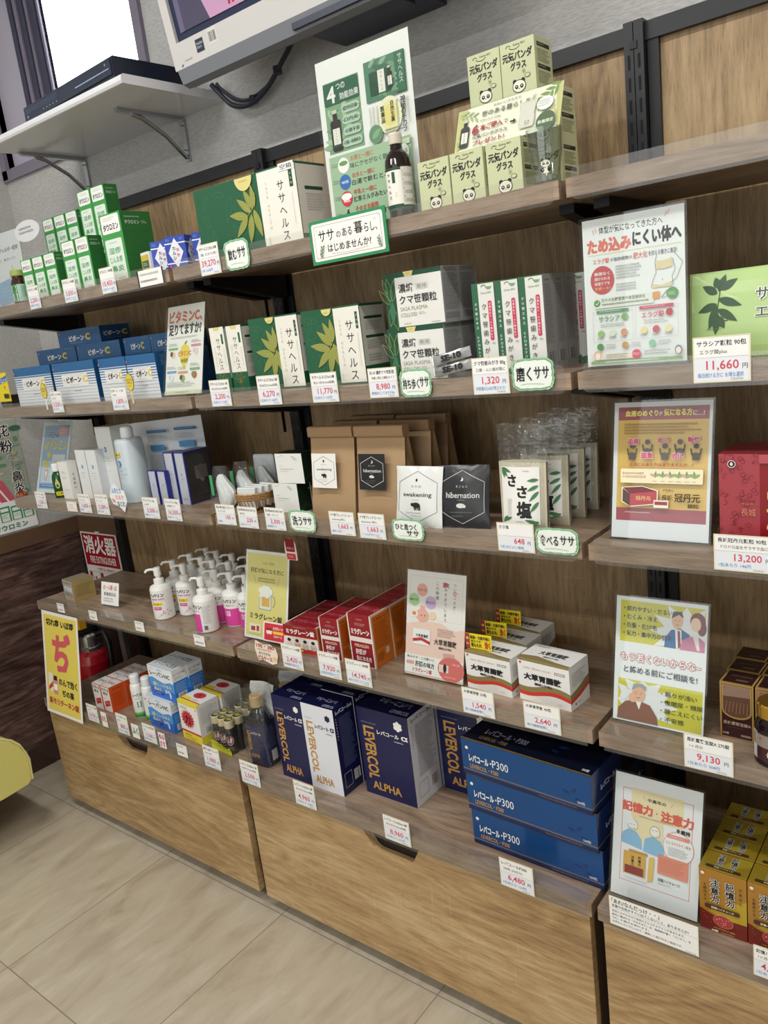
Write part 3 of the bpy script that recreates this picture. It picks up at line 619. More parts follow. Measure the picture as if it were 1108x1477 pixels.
hb = carton('medicine_carton', 'dark blue carton hidden behind the striped front row, under the lying ones', 'carton', -.735, -.200, ZB, 206, 105, 90, {'*': VB2}, {'F': vib_side}, 0, 'hidden dark blue cartons')
dup(hb, (-.523, -.2, ZB)); hc = carton('medicine_carton', 'dark blue carton hidden behind the striped front row, under the lying ones', 'carton', -.352, -.2, ZB, 108, 105, 90, {'*': VB2}, {}, 0, 'hidden dark blue cartons'); dup(hc, (-.240, -.2, ZB)); dup(hc, (-.128, -.2, ZB), 0, 'dark blue carton standing behind the vitamin card stand, showing right of it')
zz = ZB + .1055
vl = carton('medicine_carton', 'dark blue carton lying in the raised row, leftmost, its top shining', 'carton', -.735, -.2, zz, 206, 43, 90, {'*': VB2, 'F': VB, 'T': VB}, {'F': vib_side}, 0, 'lying dark blue cartons')
dup(vl, (-.523, -.2, zz), 0, 'dark blue carton lying in the raised row, second from its left end')
vk = carton('medicine_carton', 'short dark blue carton in the raised row, under the right half of the top one', 'carton', -.346, -.2, zz, 112, 43, 90, {'*': VB2, 'F': VB, 'T': VB}, {'F': vib_side}, 0, 'lying dark blue cartons')
dup(vk, (-.2325, -.2, zz), 0, 'short dark blue carton at the right end of the raised row, behind the vitamin card')
carton('medicine_carton', 'dark blue carton lying alone on top of the pile of blue cartons', 'carton', -.632, -.182, zz + .0435, 196, 44, 98, {'*': VB2, 'F': VB, 'T': prn('#1c3f66', .3)}, {'F': vib_side, 'R': lambda A: (vc_logo(A, .12, .35, .9, .62, WHITE), A.lines(.2, .75, .8, .8, 1, prn('#9db4c8')))}, 3, 'lying dark blue cartons')
b = MB(); b.box((-.07, 0, 0), (.034, .0012, .082), prn('#e6d21f', .4)); A = Art(b, (-.07, 0, .082), (1, 0, 0), (0, 0, -1), .104, .082); A.poly([(.2, .32), (1, .1), (1, .28), (.2, .5)], prn('#356bb0')); A.otext('カルシウムケア', .3, .2, .98, .36, WHITE, prn('#27508a'), .02, .05, .0); A.text('補給', .66, .72, .97, .9, K, .04); A.text('!', .78, .45, .82, .58, RED, .03); A.lines(.1, .6, .5, .66, 1, K); b.box((-.02, .0012, 0), (.0, .02, .001), prn('#e6d21f', .4))
tag(b.build('shelf_talker', None, (-.875, -.305, ZB + .018)), 'yellow card with a blue ribbon at the left end of the second shelf', 'card')
MB_ = MB(); MB_.box((-.05, 0, 0), (.012, .03, .034), prn('#4a3630', .4)); A = Art(MB_, (-.05, 0, .034), (1, 0, 0), (0, 0, -1), .062, .034); A.ell(.75, .5, 6, 9, prn('#1d3d25')); A.lines(.2, .2, .55, .8, 4, prn('#9ba88a'))
tag(MB_.build('small_carton', None, (-.883, -.29, ZB + .0003)), 'small dark brown carton peeping out under the yellow card on the second shelf', 'carton')
# round stickers on sticks clipped before the striped cartons
def sticker(x, y, z, label, legs):
    b = MB(); b.prism([(x + .0155 * math.cos(i * .3), z + .021 * math.sin(i * .3)) for i in range(21)], 1, y, y + .001, prn('#7a6628', .4)); A = Art(b, (x - .0155, y, z + .021), (1, 0, 0), (0, 0, -1), .031, .042)
    A.ell(.5, .5, 14, 19.5, prn('#dcc64a', .4)); A.text('カルシウム', .14, .30, .86, .42, prn('#6a4a20'), .04); A.text('ビタミン', .2, .46, .8, .58, prn('#6a4a20'), .04); A.lines(.28, .68, .72, .74, 1, prn('#6a4a20')); b.box((x - .004, y + .0002, z - .05), (x + .004, y + .001, z - .02), prn('#d9c3a6') if legs else prn('#dfe6e4'))
    tag(b.build('round_sticker'), label, 'sticker')
sticker(-.610, -.3295, ZB + .040, 'yellow oval sticker on a clear stem before the leftmost wide striped carton', 0)
sticker(-.218, -.3295, ZB + .043, 'yellow oval sticker on a pink stem just right of the 1,870 yen card', 1)

# ---------------- third shelf, leftmost bay
SK = prn('#dfe2e2', .4)
def logo_k(A, x, y, r): A.ell(x, y, r * .8, r, prn('#3f86c0')); A.text('K', x - r * .45 / 1000 / A.w, y - r * .5 / 1000 / A.h, x + r * .45 / 1000 / A.w, y + r * .5 / 1000 / A.h, prn('#dfeaf2'), .02)
def wht(A): logo_k(A, .5, .34, 5.5); A.lines(.26, .46, .76, .48, 1, GREY); A.lines(.2, .52, .82, .535, 1, prn('#9aa3a8')); A.lines(.36, .57, .66, .585, 1, GREY); A.lines(.36, .70, .66, .71, 1, prn('#b0b6b8'))
wc = carton('skincare_carton', 'narrow white carton with a blue oval mark, left of the matching one', 'carton', -.598, -.272, ZC, 48, 137, 40, {'*': SK, 'R': prn('#d3d8dc', .4)}, {'F': wht}, 0, 'white skincare cartons')
dup(wc, (-.546, -.272, ZC), 0, 'narrow white carton with a blue oval mark, between its twin and the tall one')
def wtall(A): logo_k(A, .47, .32, 8); A.lines(.22, .415, .78, .425, 1, prn('#a9b4ba')); A.lines(.4, .44, .6, .455, 1, prn('#5b8ab5')); A.lines(.25, .48, .8, .49, 1, GREY); A.lines(.38, .515, .68, .525, 1, GREY); A.lines(.4, .62, .6, .63, 1, prn('#b0b6b8'))
carton('skincare_carton', 'tall white carton with a blue oval mark behind the translucent bottle', 'carton', -.508, -.246, ZC, 72, 196, 62, {'*': SK}, {'F': wtall}, 0, 'white skincare cartons')
def wsmall(A): A.lines(.2, .26, .8, .33, 2, prn('#c9b99a')); A.lines(.25, .4, .75, .46, 2, prn('#c5c3b8')); A.lines(.2, .74, .7, .78, 1, prn('#bbb'))
ws = carton('skincare_carton', 'small white carton with beige print beside the little green bottle', 'carton', -.668, -.291, ZC, 47, 107, 28, {'*': prn('#e6e6e2', .4)}, {'F': wsmall, 'R': lambda A: A.vtext('うるおい', .5, .3, .75, 9, prn('#59604e'), .02)}, 0, 'white skincare cartons')
dup(ws, (-.640, -.250, ZC), 0, 'small white carton half hidden behind the one beside the green bottle')
e = empty('lotion_bottle', 'small dark green glass bottle with white cap and yellow sticker', 'bottle', (-.735, -.272, ZC + .0003), 48)
b = MB(); b.lathe([(0, 0), (.0185, 0), (.0195, .003), (.0195, .055), (.0175, .066), (.013, .073), (.011, .076), (0, .076)], prn('#0f4a1e', .08), 24, (0, 0, 0), 1, .85); b.build('glass_body', e)
b = MB(); bd = lambda u, v, k: Vector(((.0197 + k) * math.sin((u - .5) * 2.3), -(.0197 + k) * .85 * math.cos((u - .5) * 2.3), .06 - v * .058)); A = Art(b, (0, 0, 0), (1, 0, 0), (0, 0, -1), .047, .058, bd)
A.ell(.42, .38, 7, 10, prn('#c9c77e')); A.poly([(.28, .3), (.42, .02), (.56, .3)], prn('#c9c77e')); A.lines(.28, .36, .56, .5, 2, prn('#7a8a4a')); A.rect(.22, .72, .86, .92, prn('#e6d21f')); A.text('スター', .3, .755, .8, .885, K, .03); b.build('stickers', e)
b = MB(); b.lathe([(0, .0762), (.0135, .0762), (.0142, .078), (.0142, .097), (.0125, .099), (0, .099)], prn('#e8eaea', .35), 20); b.build('screw_cap', e)
e = empty('lotion_bottle', 'large translucent white bottle with a domed cap in front of the leaflet', 'bottle', (-.372, -.262, ZC + .0003), 50)
TB = P('#c6d3da', .18, 0, .5, .4)
b = MB(); b.lathe([(0, 0), (.0345, 0), (.0372, .004), (.0360, .158), (.0345, .165), (.029, .1685), (.0145, .170), (0, .170)], TB, 36); b.build('bottle_body', e)
b = MB(); bd = lambda u, v, k: Vector(((.0374 + k) * math.sin((u - .5) * 2.9), -(.0374 + k) * math.cos((u - .5) * 2.9), .16 - v * .15)); A = Art(b, (0, 0, 0), (1, 0, 0), (0, 0, -1), .105, .15, bd)
A.rect(-.02, .16, .26, .24, prn('#dcc832')); A.text('スター', .02, .175, .24, .225, K, .03); A.ell(.18, .36, 7, 8.5, prn('#3277ba')); A.text('K', .145, .325, .215, .39, WHITE, .02); A.lines(.1, .44, .4, .455, 1, prn('#8296a5')); A.lines(.16, .475, .28, .50, 1, prn('#5b7a94')); A.lines(.16, .535, .42, .555, 1, prn('#5b6f7f')); A.lines(.18, .60, .30, .615, 1, prn('#5b6f7f')); A.lines(.2, .72, .32, .73, 1, prn('#8296a5')); b.build('printing', e)
b = MB(); b.lathe([(0, .170), (.0160, .170), (.0165, .172), (.0160, .190), (.0145, .1965), (.009, .199), (0, .1995)], prn('#e6eaec', .3), 24); b.build('screw_cap', e)
b = MB()
def pam(A):
    A.rect(.22, .12, .50, .155, prn('#2f6fa0')); A.rect(.62, .10, .92, .135, prn('#2f6fa0')); A.lines(.24, .125, .48, .15, 1, prn('#8fb8d6')); A.lines(.64, .105, .9, .13, 1, prn('#8fb8d6'))
    A.rect(.24, .32, .44, .40, prn('#4a90c8')); A.rect(.66, .28, .88, .36, prn('#4a90c8')); A.lines(.22, .19, .52, .28, 3, prn('#aebcc8'), .4); A.lines(.62, .17, .93, .25, 3, prn('#aebcc8'), .4)
    A.lines(.2, .45, .52, .9, 12, prn('#aab6c0'), .35); A.lines(.62, .42, .94, .9, 13, prn('#aab6c0'), .35)
pts = [(-.478, -.184), (-.435, -.20), (-.325, -.165), (-.205, -.150)]; hz = [.192, .196, .20, .206]
for i in range(3):
    (xa, ya), (xb, yb) = pts[i], pts[i + 1]; b.add([(xa, ya, 0), (xb, yb, 0), (xb, yb, hz[i + 1]), (xa, ya, hz[i]), (xa, ya + .001, 0), (xb, yb + .001, 0), (xb, yb + .001, hz[i + 1]), (xa, ya + .001, hz[i])], [(0, 1, 2, 3), (7, 6, 5, 4), (3, 2, 6, 7), (1, 5, 6, 2), (4, 0, 3, 7)], prn('#dfe4ea', .45))
d = Vector((pts[3][0] - pts[1][0], pts[3][1] - pts[1][1], 0)); pam(Art(b, (pts[1][0], pts[1][1] - .005, .198), d.normalized(), (0, 0, -1), d.length, .198))
tag(b.build('folded_leaflet', None, (0, 0, ZC + .0003)), 'white folded leaflet with blue headings standing behind the big translucent bottle', 'leaflet')
NV = prn('#232c8a', .3); SLV = prn('#b9bec8', .25)
def silv(A):
    A.rect(0, 0, .10, 1, NV); A.rect(.92, 0, 1, 1, NV); A.rect(0, 0, 1, .02, NV); A.line([(.12, .5), (.85, .03)], .6, WHITE); A.line([(.12, .62), (.88, .2)], .6, WHITE); logo_k(A, .5, .42, 3); A.lines(.3, .5, .7, .52, 1, prn('#8a94a8')); A.lines(.3, .56, .7, .57, 1, prn('#8a94a8')); A.lines(.25, .88, .75, .92, 1, prn('#8a94a8'))
sm = carton('skincare_carton', 'short silver and blue carton on the third shelf, left one of the short pair', 'carton', -.271, -.281, ZC, 33, 87, 12, {'*': NV, 'F': SLV}, {'F': silv}, 0, 'silver and blue cartons')
dup(sm, (-.233, -.281, ZC), 0, 'short silver and blue carton on the third shelf, right one of the short pair')
def dark_r(A): A.rect(.03, .02, .97, .98, prn('#3a3635', .15)); A.ell(.6, .45, 9, 22, prn('#77706e', .2)); A.rrect(.35, .3, .85, .55, 3, prn('#6b6462', .2)); A.lines(.3, .8, .8, .86, 2, prn('#55504f'))
for i, (x, y, lb) in enumerate(((-.212, -.266, 'tall silver and blue carton, left of the one with a dark glossy side'), (-.170, -.266, 'tall silver and blue carton with a dark glossy side, at the shelf joint'))):
    carton('skincare_carton', lb, 'carton', x, y, ZC, 38, 131, 34 + 42 * i, {'*': NV, 'F': SLV}, {'F': silv, 'R': dark_r}, 0, 'silver and blue cartons')

# ---------------- fourth shelf, leftmost bay
GB = prn('#a08c58', .35)
def gold_f(A): A.rect(0, 0, 1, 1, prn('#a9a597', .3)); A.lines(.1, .1, .9, .2, 1, K); A.text('養命錠', .1, .28, .9, .55, prn('#d8dae4'), .04); A.lines(.1, .6, .8, .8, 3, prn('#59606e')); A.ell(.8, .82, 8, 8, prn('#b0452e')); A.text('2', .74, .75, .86, .9, WHITE, .03)
def gold_r(A): A.lines(.45, .1, .7, .15, 1, prn('#b05a3a')); A.lines(.12, .22, .9, .8, 8, prn('#7d6c3e'), .35)
carton('medicine_carton', 'gold-brown carton alone at the left end of the pump bottle shelf', 'carton', -.791, -.288, ZD, 68, 64, 68, {'*': GB, 'T': prn('#8c8064', .3)}, {'F': gold_f, 'R': gold_r}, -7)
e = empty('notice_card', 'small white notice card with red lettering on a clear foot, beside the gold carton', 'card', (-.601, -.278, ZD + .0003), 4)
b = MB(); t = rad(14); dv = Vector((0, -math.sin(t), -math.cos(t))); O = Vector((-.04, .019, .070)); b.add([O, O + Vector((.08, 0, 0)), O + Vector((.08, 0, 0)) + dv * .066, O + dv * .066], [(3, 2, 1, 0)], WHITE)
A = Art(b, O, (1, 0, 0), dv, .08, .066); A.text('お一人様 1点', .12, .12, .88, .34, prn('#c98080'), .03); A.text('数量限定品', .16, .44, .84, .60, prn('#7a7f88'), .02); A.lines(.15, .68, .85, .9, 2, prn('#a5a8ae')); b.build('card_sheet', e)
b = MB(); b.box((-.03, -.004, 0), (.03, .03, .002), ACRYL); b.build('clear_foot', e)
PK = prn('#d6469c', .4); WB = P('#e8e8e4', .3)
def pump(label, x, y, rz, kind):
    e = empty('pump_bottle', label, 'bottle', (x, y, ZD + .0003), rz, 'white pump bottles'); r = .0285
    b = MB(); b.lathe([(0, 0), (r - .003, 0), (r, .003), (r, .083), (r - .003, .0905), (r - .010, .094), (.0135, .096), (0, .096)], WB, 30); b.build('bottle_body', e)
    b = MB(); bd = lambda u, v, k: Vector(((r + k) * math.sin((u - .5) * 3.3), -(r + k) * math.cos((u - .5) * 3.3), .080 - v * .074)); A = Art(b, (0, 0, 0), (1, 0, 0), (0, 0, -1), r * 3.3, .074, bd)
    A.text('ヘパリン', .24, .07, .66, .20, K, .05)
    if kind == 0:
        A.text('類似物質 保湿乳液', .28, .25, .66, .31, prn('#c9559c'), .02); A.rect(.26, .40, .58, .53, prn('#e6d636')); A.text('テスター', .30, .42, .55, .51, K, .02); A.rect(.30, .57, .54, .68, PK); A.lines(.33, .6, .52, .65, 1, WHITE); A.line([(.2, .36), (.95, .33)], .4, prn('#d9a8c4'))
        rg = random.Random(3)
        for i in range(9): A.ell(.5 + .3 * rg.random(), .68 + .22 * rg.random(), 2.2, 2.2, prn('#dba6c2'), 6)
        A.line([(.4, .95), (.55, .85), (.7, .7), (.8, .62)], .5, prn('#c98fb0'))
    elif kind == 1:
        A.text('保湿ゲル', .34, .25, .60, .31, prn('#9a8a98'), .02); A.rect(.10, .38, .60, 1.02, PK); A.lines(.2, .5, .3, .6, 2, prn('#f0d3e4')); A.lines(.66, .1, .92, .75, 11, prn('#a9a6ae'), .4); A.rect(.66, .8, .76, .95, prn('#c9c9cc')); A.bars(.66, .8, .76, .95, K, 8)
    else:
        A.text('保湿ゲル', .34, .25, .60, .31, prn('#9a8a98'), .02); A.rect(.08, .40, .92, 1.02, PK); A.rect(.30, .48, .46, .66, prn('#f0d3e4')); A.lines(.33, .52, .44, .62, 2, PK)
    b.build('wrap_label', e)
    b = MB(); b.lathe([(0, .0962), (.0135, .0962), (.0138, .098), (.0138, .109), (.012, .1105), (.0065, .111), (.0065, .118), (.0095, .1185), (.0095, .138), (.0085, .1405), (0, .141)], WB, 20)
    k = b.build('pump_head', e); b = MB(); b.tube([(0, 0, .134), (-.016, -.004, .1375), (-.026, -.0065, .1365), (-.030, -.0075, .131)], .0034, WB, 10); b.build('nozzle', k)
    return e
pk0 = pump('pump bottle with yellow tester strip, foremost at the left end of its group', -.357, -.262, 36, 0)
pk1 = pump('pump bottle with magenta band, foremost one at the very edge of the shelf', -.155, -.279, 2, 1)
pk2 = pump('pump bottle with magenta band in the second rank, third from the left', -.172, -.218, 30, 2)
pnames = iter(['second rank, leftmost, behind the tester bottle', 'second rank, second from the left', 'third rank, leftmost', 'third rank, second from the left', 'third rank, middle', 'third rank, fourth from the left', 'third rank, rightmost', 'rear rank, leftmost', 'rear rank, second from the left', 'rear rank, third from the left', 'rear rank, rightmost'])
dup(pk2, (-.112, -.219, ZD), 28, 'pump bottle with magenta band in the second rank, left of the yellow beer poster'); dup(pk2, (-.052, -.221, ZD), 30, 'pump bottle with magenta band half hidden behind the edge of the beer poster')
for i, (x, y) in enumerate(((-.372, -.199), (-.311, -.212), (-.372, -.139), (-.309, -.151), (-.249, -.160), (-.188, -.157), (-.110, -.157), (-.372, -.079), (-.315, -.090), (-.243, -.097), (-.173, -.096))):
    dup(pk0 if i < 2 or i in (3, 4) else pk2, (x, y, ZD), 28 + (i * 7) % 9, 'white pump bottle, ' + next(pnames))

# ---------------- cabinet top, leftmost bay
OR = prn('#d8541f', .4)
def or_f(A): A.rect(0, 0, 1, 1, prn('#e6e2de')); A.frame(.02, .01, .98, .99, 1.2, OR); A.text('モリチーネ', .1, .06, .9, .2, K, .05); A.text('錠剤', .2, .23, .7, .33, K, .03); A.poly([(.2, .62), (.85, .5), (.85, .72), (.2, .84)], prn('#c23a33')); A.lines(.3, .64, .75, .69, 1, prn('#f2d8d0')); A.ell(.3, .48, 1.2, 1.2, RED, 8)
def or_t(A): A.rect(0, 0, 1, 1, prn('#dcd9d6')); A.text('モリチーネン', .15, .35, .85, .65, prn('#2d2d30'), .04); A.frame(.01, .01, .99, .99, 1, OR)
ob = carton('medicine_carton', 'orange and white carton in the front pair, right one with bare orange side', 'carton', -.6165, -.337, ZE, 45, 80, 48, {'*': OR}, {'F': or_f, 'T': or_t, 'R': lambda A: (A.text('モリチーネン', .2, .08, .8, .16, K, .02), A.lines(.12, .25, .88, .8, 10, prn('#b5430f'), .3))}, -2, 'orange and white cartons')
for x, y, lb in ((-.663, -.337, 'orange and white carton in the front pair, left one behind the yellow poster edge'), (-.614, -.287, 'orange and white carton in the second rank, right one'), (-.660, -.287, 'orange and white carton in the second rank, left one'), (-.612, -.237, 'orange and white carton in the rear rank, right one'), (-.658, -.237, 'orange and white carton in the rear rank, left one')): dup(ob, (x, y, ZE), -2, lb)
def wbot(label, x, y):
    e = empty('lotion_bottle', label, 'bottle', (x, y, ZE + .0003), 48, 'white bottles with green bases'); G = prn('#2e9a44', .35)
    b = MB(); b.lathe([(0, 0), (.0165, 0), (.0178, .003, G), (.0178, .012, prn('#7ac65a', .35)), (.0178, .018), (.0178, .088), (.0165, .098), (.0135, .104), (0, .105)], WB, 26); b.build('bottle_body', e)
    b = MB(); bd = lambda u, v, k: Vector(((.0180 + k) * math.sin((u - .5) * 2.2), -(.0180 + k) * math.cos((u - .5) * 2.2), .095 - v * .075)); A = Art(b, (0, 0, 0), (1, 0, 0), (0, 0, -1), .05, .075, bd)
    A.text('レーバンG', .2, .24, .85, .38, K, .03); A.lines(.3, .44, .75, .5, 1, GREY); A.rrect(.42, .58, .72, .82, 1, prn('#3d8a5c')); A.lines(.46, .62, .68, .78, 2, WHITE); b.build('printing', e)
    b = MB(); b.lathe([(0, .1052), (.0140, .1052), (.0140, .125), (.012, .129), (.006, .131), (0, .131)], prn('#dfe4e6', .35), 22); b.build('screw_cap', e); return e
w0 = wbot('white bottle with green base in front, right one beside the blue cartons', -.452, -.302); dup(w0, (-.500, -.306, ZE), 48, 'white bottle with green base in front, left one beside the orange carton'); dup(w0, (-.468, -.252, ZE), 48, 'white bottle with green base standing behind the front two')
BC = prn('#2a7bd0', .35)
def blu_f(A):
    A.rect(0, 0, 1, 1, prn('#e4e9ee')); A.poly([(0, .40), (.15, .36), (.35, .42), (.6, .48), (.85, .40), (1, .42), (1, 1), (0, 1)], prn('#4a9be0')); A.poly([(0, .66), (1, .7), (1, 1), (0, 1)], prn('#2f6fd0')); A.text('レーバンHC', .08, .15, .88, .30, K, .03); A.rrect(.38, .06, .58, .11, 1, prn('#9ccdf0')); A.lines(.1, .07, .3, .1, 1, GREY)
    A.ell(.22, .56, 6, 6, prn('#e6d84a')); A.otext('しつこいかゆみ', .14, .50, .88, .62, WHITE, prn('#1f55b0'), .02, .06); A.otext('肌あれ・湿疹', .16, .66, .80, .77, WHITE, prn('#1f55b0'), .02, .06); A.rrect(.15, .81, .52, .88, 1.5, prn('#1c48a0')); A.lines(.18, .83, .49, .86, 1, WHITE); A.leaf(.80, .92, 22, 88, 9, prn('#cfdde6'))
def blu_r(A): A.rect(0, 0, 1, .36, prn('#dfe4ea')); A.text('レーバンHC', .1, .1, .9, .18, K, .02); A.lines(.12, .22, .8, .32, 2, GREY); A.lines(.1, .42, .9, .7, 8, prn('#a8cbf0'), .4); A.rect(.2, .73, .8, .92, WHITE); A.bars(.25, .75, .75, .9, K, 14)
def blu_t(A): A.rect(0, 0, 1, 1, prn('#cfd6da')); A.text('レーバンHC乳液', .1, .3, .9, .7, prn('#6a7480'), .03)
bx = carton('medicine_carton', 'sky blue and white carton at the bottom of the pair, on the cabinet top', 'carton', -.367, -.330, ZE, 113, 92, 46, {'*': BC}, {'F': blu_f, 'R': blu_r, 'T': blu_t}, -2, 'sky blue and white cartons')
dup(bx, (-.362, -.282, ZE), -2, 'sky blue and white carton hidden behind the bottom one'); dup(bx, (-.345, -.322, ZE + .0923), -2, 'sky blue and white carton stacked on top, front one'); dup(bx, (-.340, -.274, ZE + .0923), -2, 'sky blue and white carton stacked on top, rear one')
YW = prn('#e3d53c', .4)
def sun_f(A):
    A.rect(0, 0, 1, 1, prn('#eae8e4')); A.rect(0, 0, 1, .09, YW); A.rect(0, .8, 1, 1, YW); A.rect(0, .75, 1, .80, RED); A.lines(.1, .13, .55, .2, 2, GREY)
    for i in range(18): a = rad(20 * i); A.poly([(.42 + .36 * math.cos(a), .44 + .25 * math.sin(a)), (.42 + .24 * math.cos(a + .2), .44 + .17 * math.sin(a + .2)), (.42 + .24 * math.cos(a - .2), .44 + .17 * math.sin(a - .2))], RED)
    A.ell(.42, .44, 22, 19, RED); A.text('力', .28, .33, .56, .56, K, .04); A.lines(.15, .84, .6, .88, 1, K); A.lines(.15, .91, .85, .95, 1, RED); A.ell(.92, .13, 2, 2, RED)
def sun_t(A): A.rect(0, 0, 1, 1, prn('#e4e2de')); A.rect(0, .86, 1, 1, YW); A.rect(0, .80, 1, .86, RED); A.rect(0, .62, .45, .80, YW); A.ell(.5, .35, 22, 14, RED); A.text('力', .44, .25, .56, .45, K, .04); A.lines(.5, .68, .9, .76, 1, GREY)
def sun_r(A): A.rect(0, 0, 1, 1, prn('#e0dedc')); A.rect(0, .8, 1, 1, YW); A.lines(.1, .1, .9, .5, 12, prn('#a8a8a8'), .35); A.rect(.2, .6, .8, .76, WHITE); A.bars(.25, .61, .75, .75, K, 14)
sx = carton('supplement_carton', 'white and yellow carton with a red sunburst, in front of the blue ones', 'carton', -.232, -.334, ZE, 88, 112, 66, {'*': prn('#e4e2de')}, {'F': sun_f, 'T': sun_t, 'R': sun_r}, -4, 'sunburst cartons')
dup(sx, (-.222, -.262, ZE), -2, 'white and yellow carton mostly hidden behind the sunburst one')
BKL = prn('#17181a', .3); BGC = prn('#cdbf98', .35)
def pack(label, x, y, rz):
    e = empty('bottle_pack', label, 'bottle pack', (x, y, ZE + .0003), rz, 'shrink-wrapped bottle packs')
    for j in range(2):
        for i in range(3):
            px = -.027 + .027 * i; py = .0145 + .027 * j
            b = MB(); b.lathe([(0, 0), (.0125, 0), (.0131, .002), (.0131, .058), (.0115, .066), (.0105, .07), (0, .07)], BKL, 18, (px, py, 0)); bd = lambda u, v, k: Vector((px + (.0133 + k) * math.sin((u - .5) * 2.6 + .6), py - (.0133 + k) * math.cos((u - .5) * 2.6 + .6), .056 - v * .05))
            A = Art(b, (0, 0, 0), (1, 0, 0), (0, 0, -1), .037, .05, bd)
            if j == 0: A.ell(.5, .36, 11, 13, prn('#c9bfae')); A.ell(.5, .36, 9.5, 11.5, prn('#b3343c')); A.text('人参', .32, .2, .68, .5, prn('#f0e2dc'), .03); A.lines(.2, .72, .8, .95, 2, prn('#9a9a60'))
            k = b.build('bottle', e)
            b = MB(); b.lathe([(0, .0702), (.0127, .0702), (.0129, .088), (.0115, .090), (0, .0902)], BGC, 18, (px, py, 0)); b.ell = None
            A = Art(b, (px - .012, py + .012, .0902), (1, 0, 0), (0, -1, 0), .024, .024); A.ell(.5, .5, 11, 11, K, 14); A.ell(.5, .42, 8.5, 5.5, prn('#b5b23e'), 12); A.lines(.3, .66, .7, .8, 2, prn('#c9c9b8')); b.build('cap', k)
    b = MB(); b.cbox((-.042, -.002, .001), (.042, .057, .093), FILM, .012); A = Art(b, (-.042, -.0022, .0935), (1, 0, 0), (0, 0, -1), .084, .093); A.poly([(0, .82), (1, .86), (1, 1), (0, 1)], prn('#d8d42a')); A.poly([(0, .74), (.25, .72), (.75, .84), (.95, .78), (.95, .92), (0, .88)], prn('#b5bd3c')); A.otext('元気', .3, .76, .62, .86, YW, K, .03, .06); b.build('shrink_film', e); return e
p0 = pack('shrink-wrapped six-pack of small black bottles with gold caps, front one', -.116, -.333, -4); dup(p0, (-.100, -.266, ZE), -4, 'shrink-wrapped six-pack of small black bottles standing behind the front one')
# ================================================================ middle bay, top shelf
def sasa_art(split, small=False, gl=1.0):
    def f(A):
        mm = A.h * 1000
        if small:
            A.rect(.03, 0, .97, .70, CREAM); A.vtext('ササヘルス', .50, .16, .66, mm * .105, K); A.rect(.74, .11, .86, .26, GREEN); A.lines(.2, .3, .3, .6, 8, prn('#b5b3a8'), .3); A.lines(.8, .32, .86, .6, 8, prn('#b5b3a8'), .3)
            A.poly([(.30, 0), (.72, 0), (.66, .05), (.36, .05)], prn('#d9cf86'))
            for a, l in ((150, 20), (115, 24), (75, 26), (40, 20), (-80, 14)): A.leafo(.5, .86, l, a, 7, .5, GLD)
            return
        for x, y, l, a in ((.08, .30, .22, 60), (.06, .36, .24, -50), (.30, .16, .26, 170), (.36, .20, .36, -115), (.40, .25, .34, -85), (.16, .80, .22, 100), (.10, .92, .2, 40), (.42, .78, .26, 130), (.52, .10, .2, 30), (.5, .2, .22, -20), (.28, .95, .2, 80)):
            if x < split - .03: A.leafo(x * split / .62, y, l * mm, a, l * mm * .3, .5, LG)
        A.line([(.55 * split, .95), (.72 * split, .45), (.78 * split, .05)], .5, LG)
        cx, cy = split * .88, .44
        for x, y, l, a in ((cx, cy, .30, 118), (cx - .02, cy + .04, .31, 140), (cx - .06, cy + .08, .34, 170), (cx - .06, cy + .09, .33, 222), (cx - .02, cy + .07, .36, 258), (cx + .01, cy + .02, .36, 286), (cx + .02, cy - .02, .28, 95)):
            A.leaf(x, y, l * mm * gl, a, l * mm * .3 * gl, prn('#8f9a4e', .4)); A.leafo(x, y, l * mm * gl, a, l * mm * .3 * gl, .9, GLD)
            dx = math.cos(rad(a)) * l * mm * gl / 1000 / A.w; dy = -math.sin(rad(a)) * l * mm * gl / 1000 / A.h; A.line([(x, y), (x + dx * .95, y + dy * .95)], .5, GLD)
        A.line([(cx - .09, cy + .12), (cx + .02, cy - .03), (cx + .04, cy - .2)], .8, GLD)
        A.rect(split, 0, 1, 1, CREAM); A.rect(split, 0, 1, .02, GREEN); A.rect(split, .975, 1, 1, GREEN)
        r = A.w * 1000 * .085; p = [(split * .80 + r / 1000 / A.w * math.cos(rad(t)), .012 + r / 1000 / A.h * math.sin(rad(t))) for t in range(0, 181, 15)]; A.poly(p, prn('#d9cf86', .4)); A.lines(split * .80 - .045, .05, split * .80 + .045, .08, 1, prn('#9a9250'))
        c = (split + 1) / 2; A.vtext('ササヘルス', c + .03, .17, .96, mm * .145, K); A.rect(c + (1 - split) * .33, .09, c + (1 - split) * .42, .30, DG); A.vtext('クマ笹', c + (1 - split) * .375, .11, .28, mm * .03, CREAM)
        for i, ch in enumerate('SASA HEALTH'):
            if ch != ' ': A.line_t(ch, split + (1 - split) * .22, .20 + .056 * i, mm * .05, prn('#c2bba0'), 0, 'c')
        A.lines(c + (1 - split) * .36, .36, c + (1 - split) * .39, .78, 16, prn('#b5b3a8'), .5); A.lines(split + .04, .86, split + .06, .96, 4, prn('#b5b3a8'), .5)
    return f
def sasa_r(A):
    A.rect(0, 0, 1, .90, prn('#d8d5cb')); A.rect(0, 0, 1, .03, GREEN); A.rrect(.22, .30, .82, .345, 1.5, DG); A.lines(.24, .39, .85, .62, 7, prn('#a3a29a'), .4)
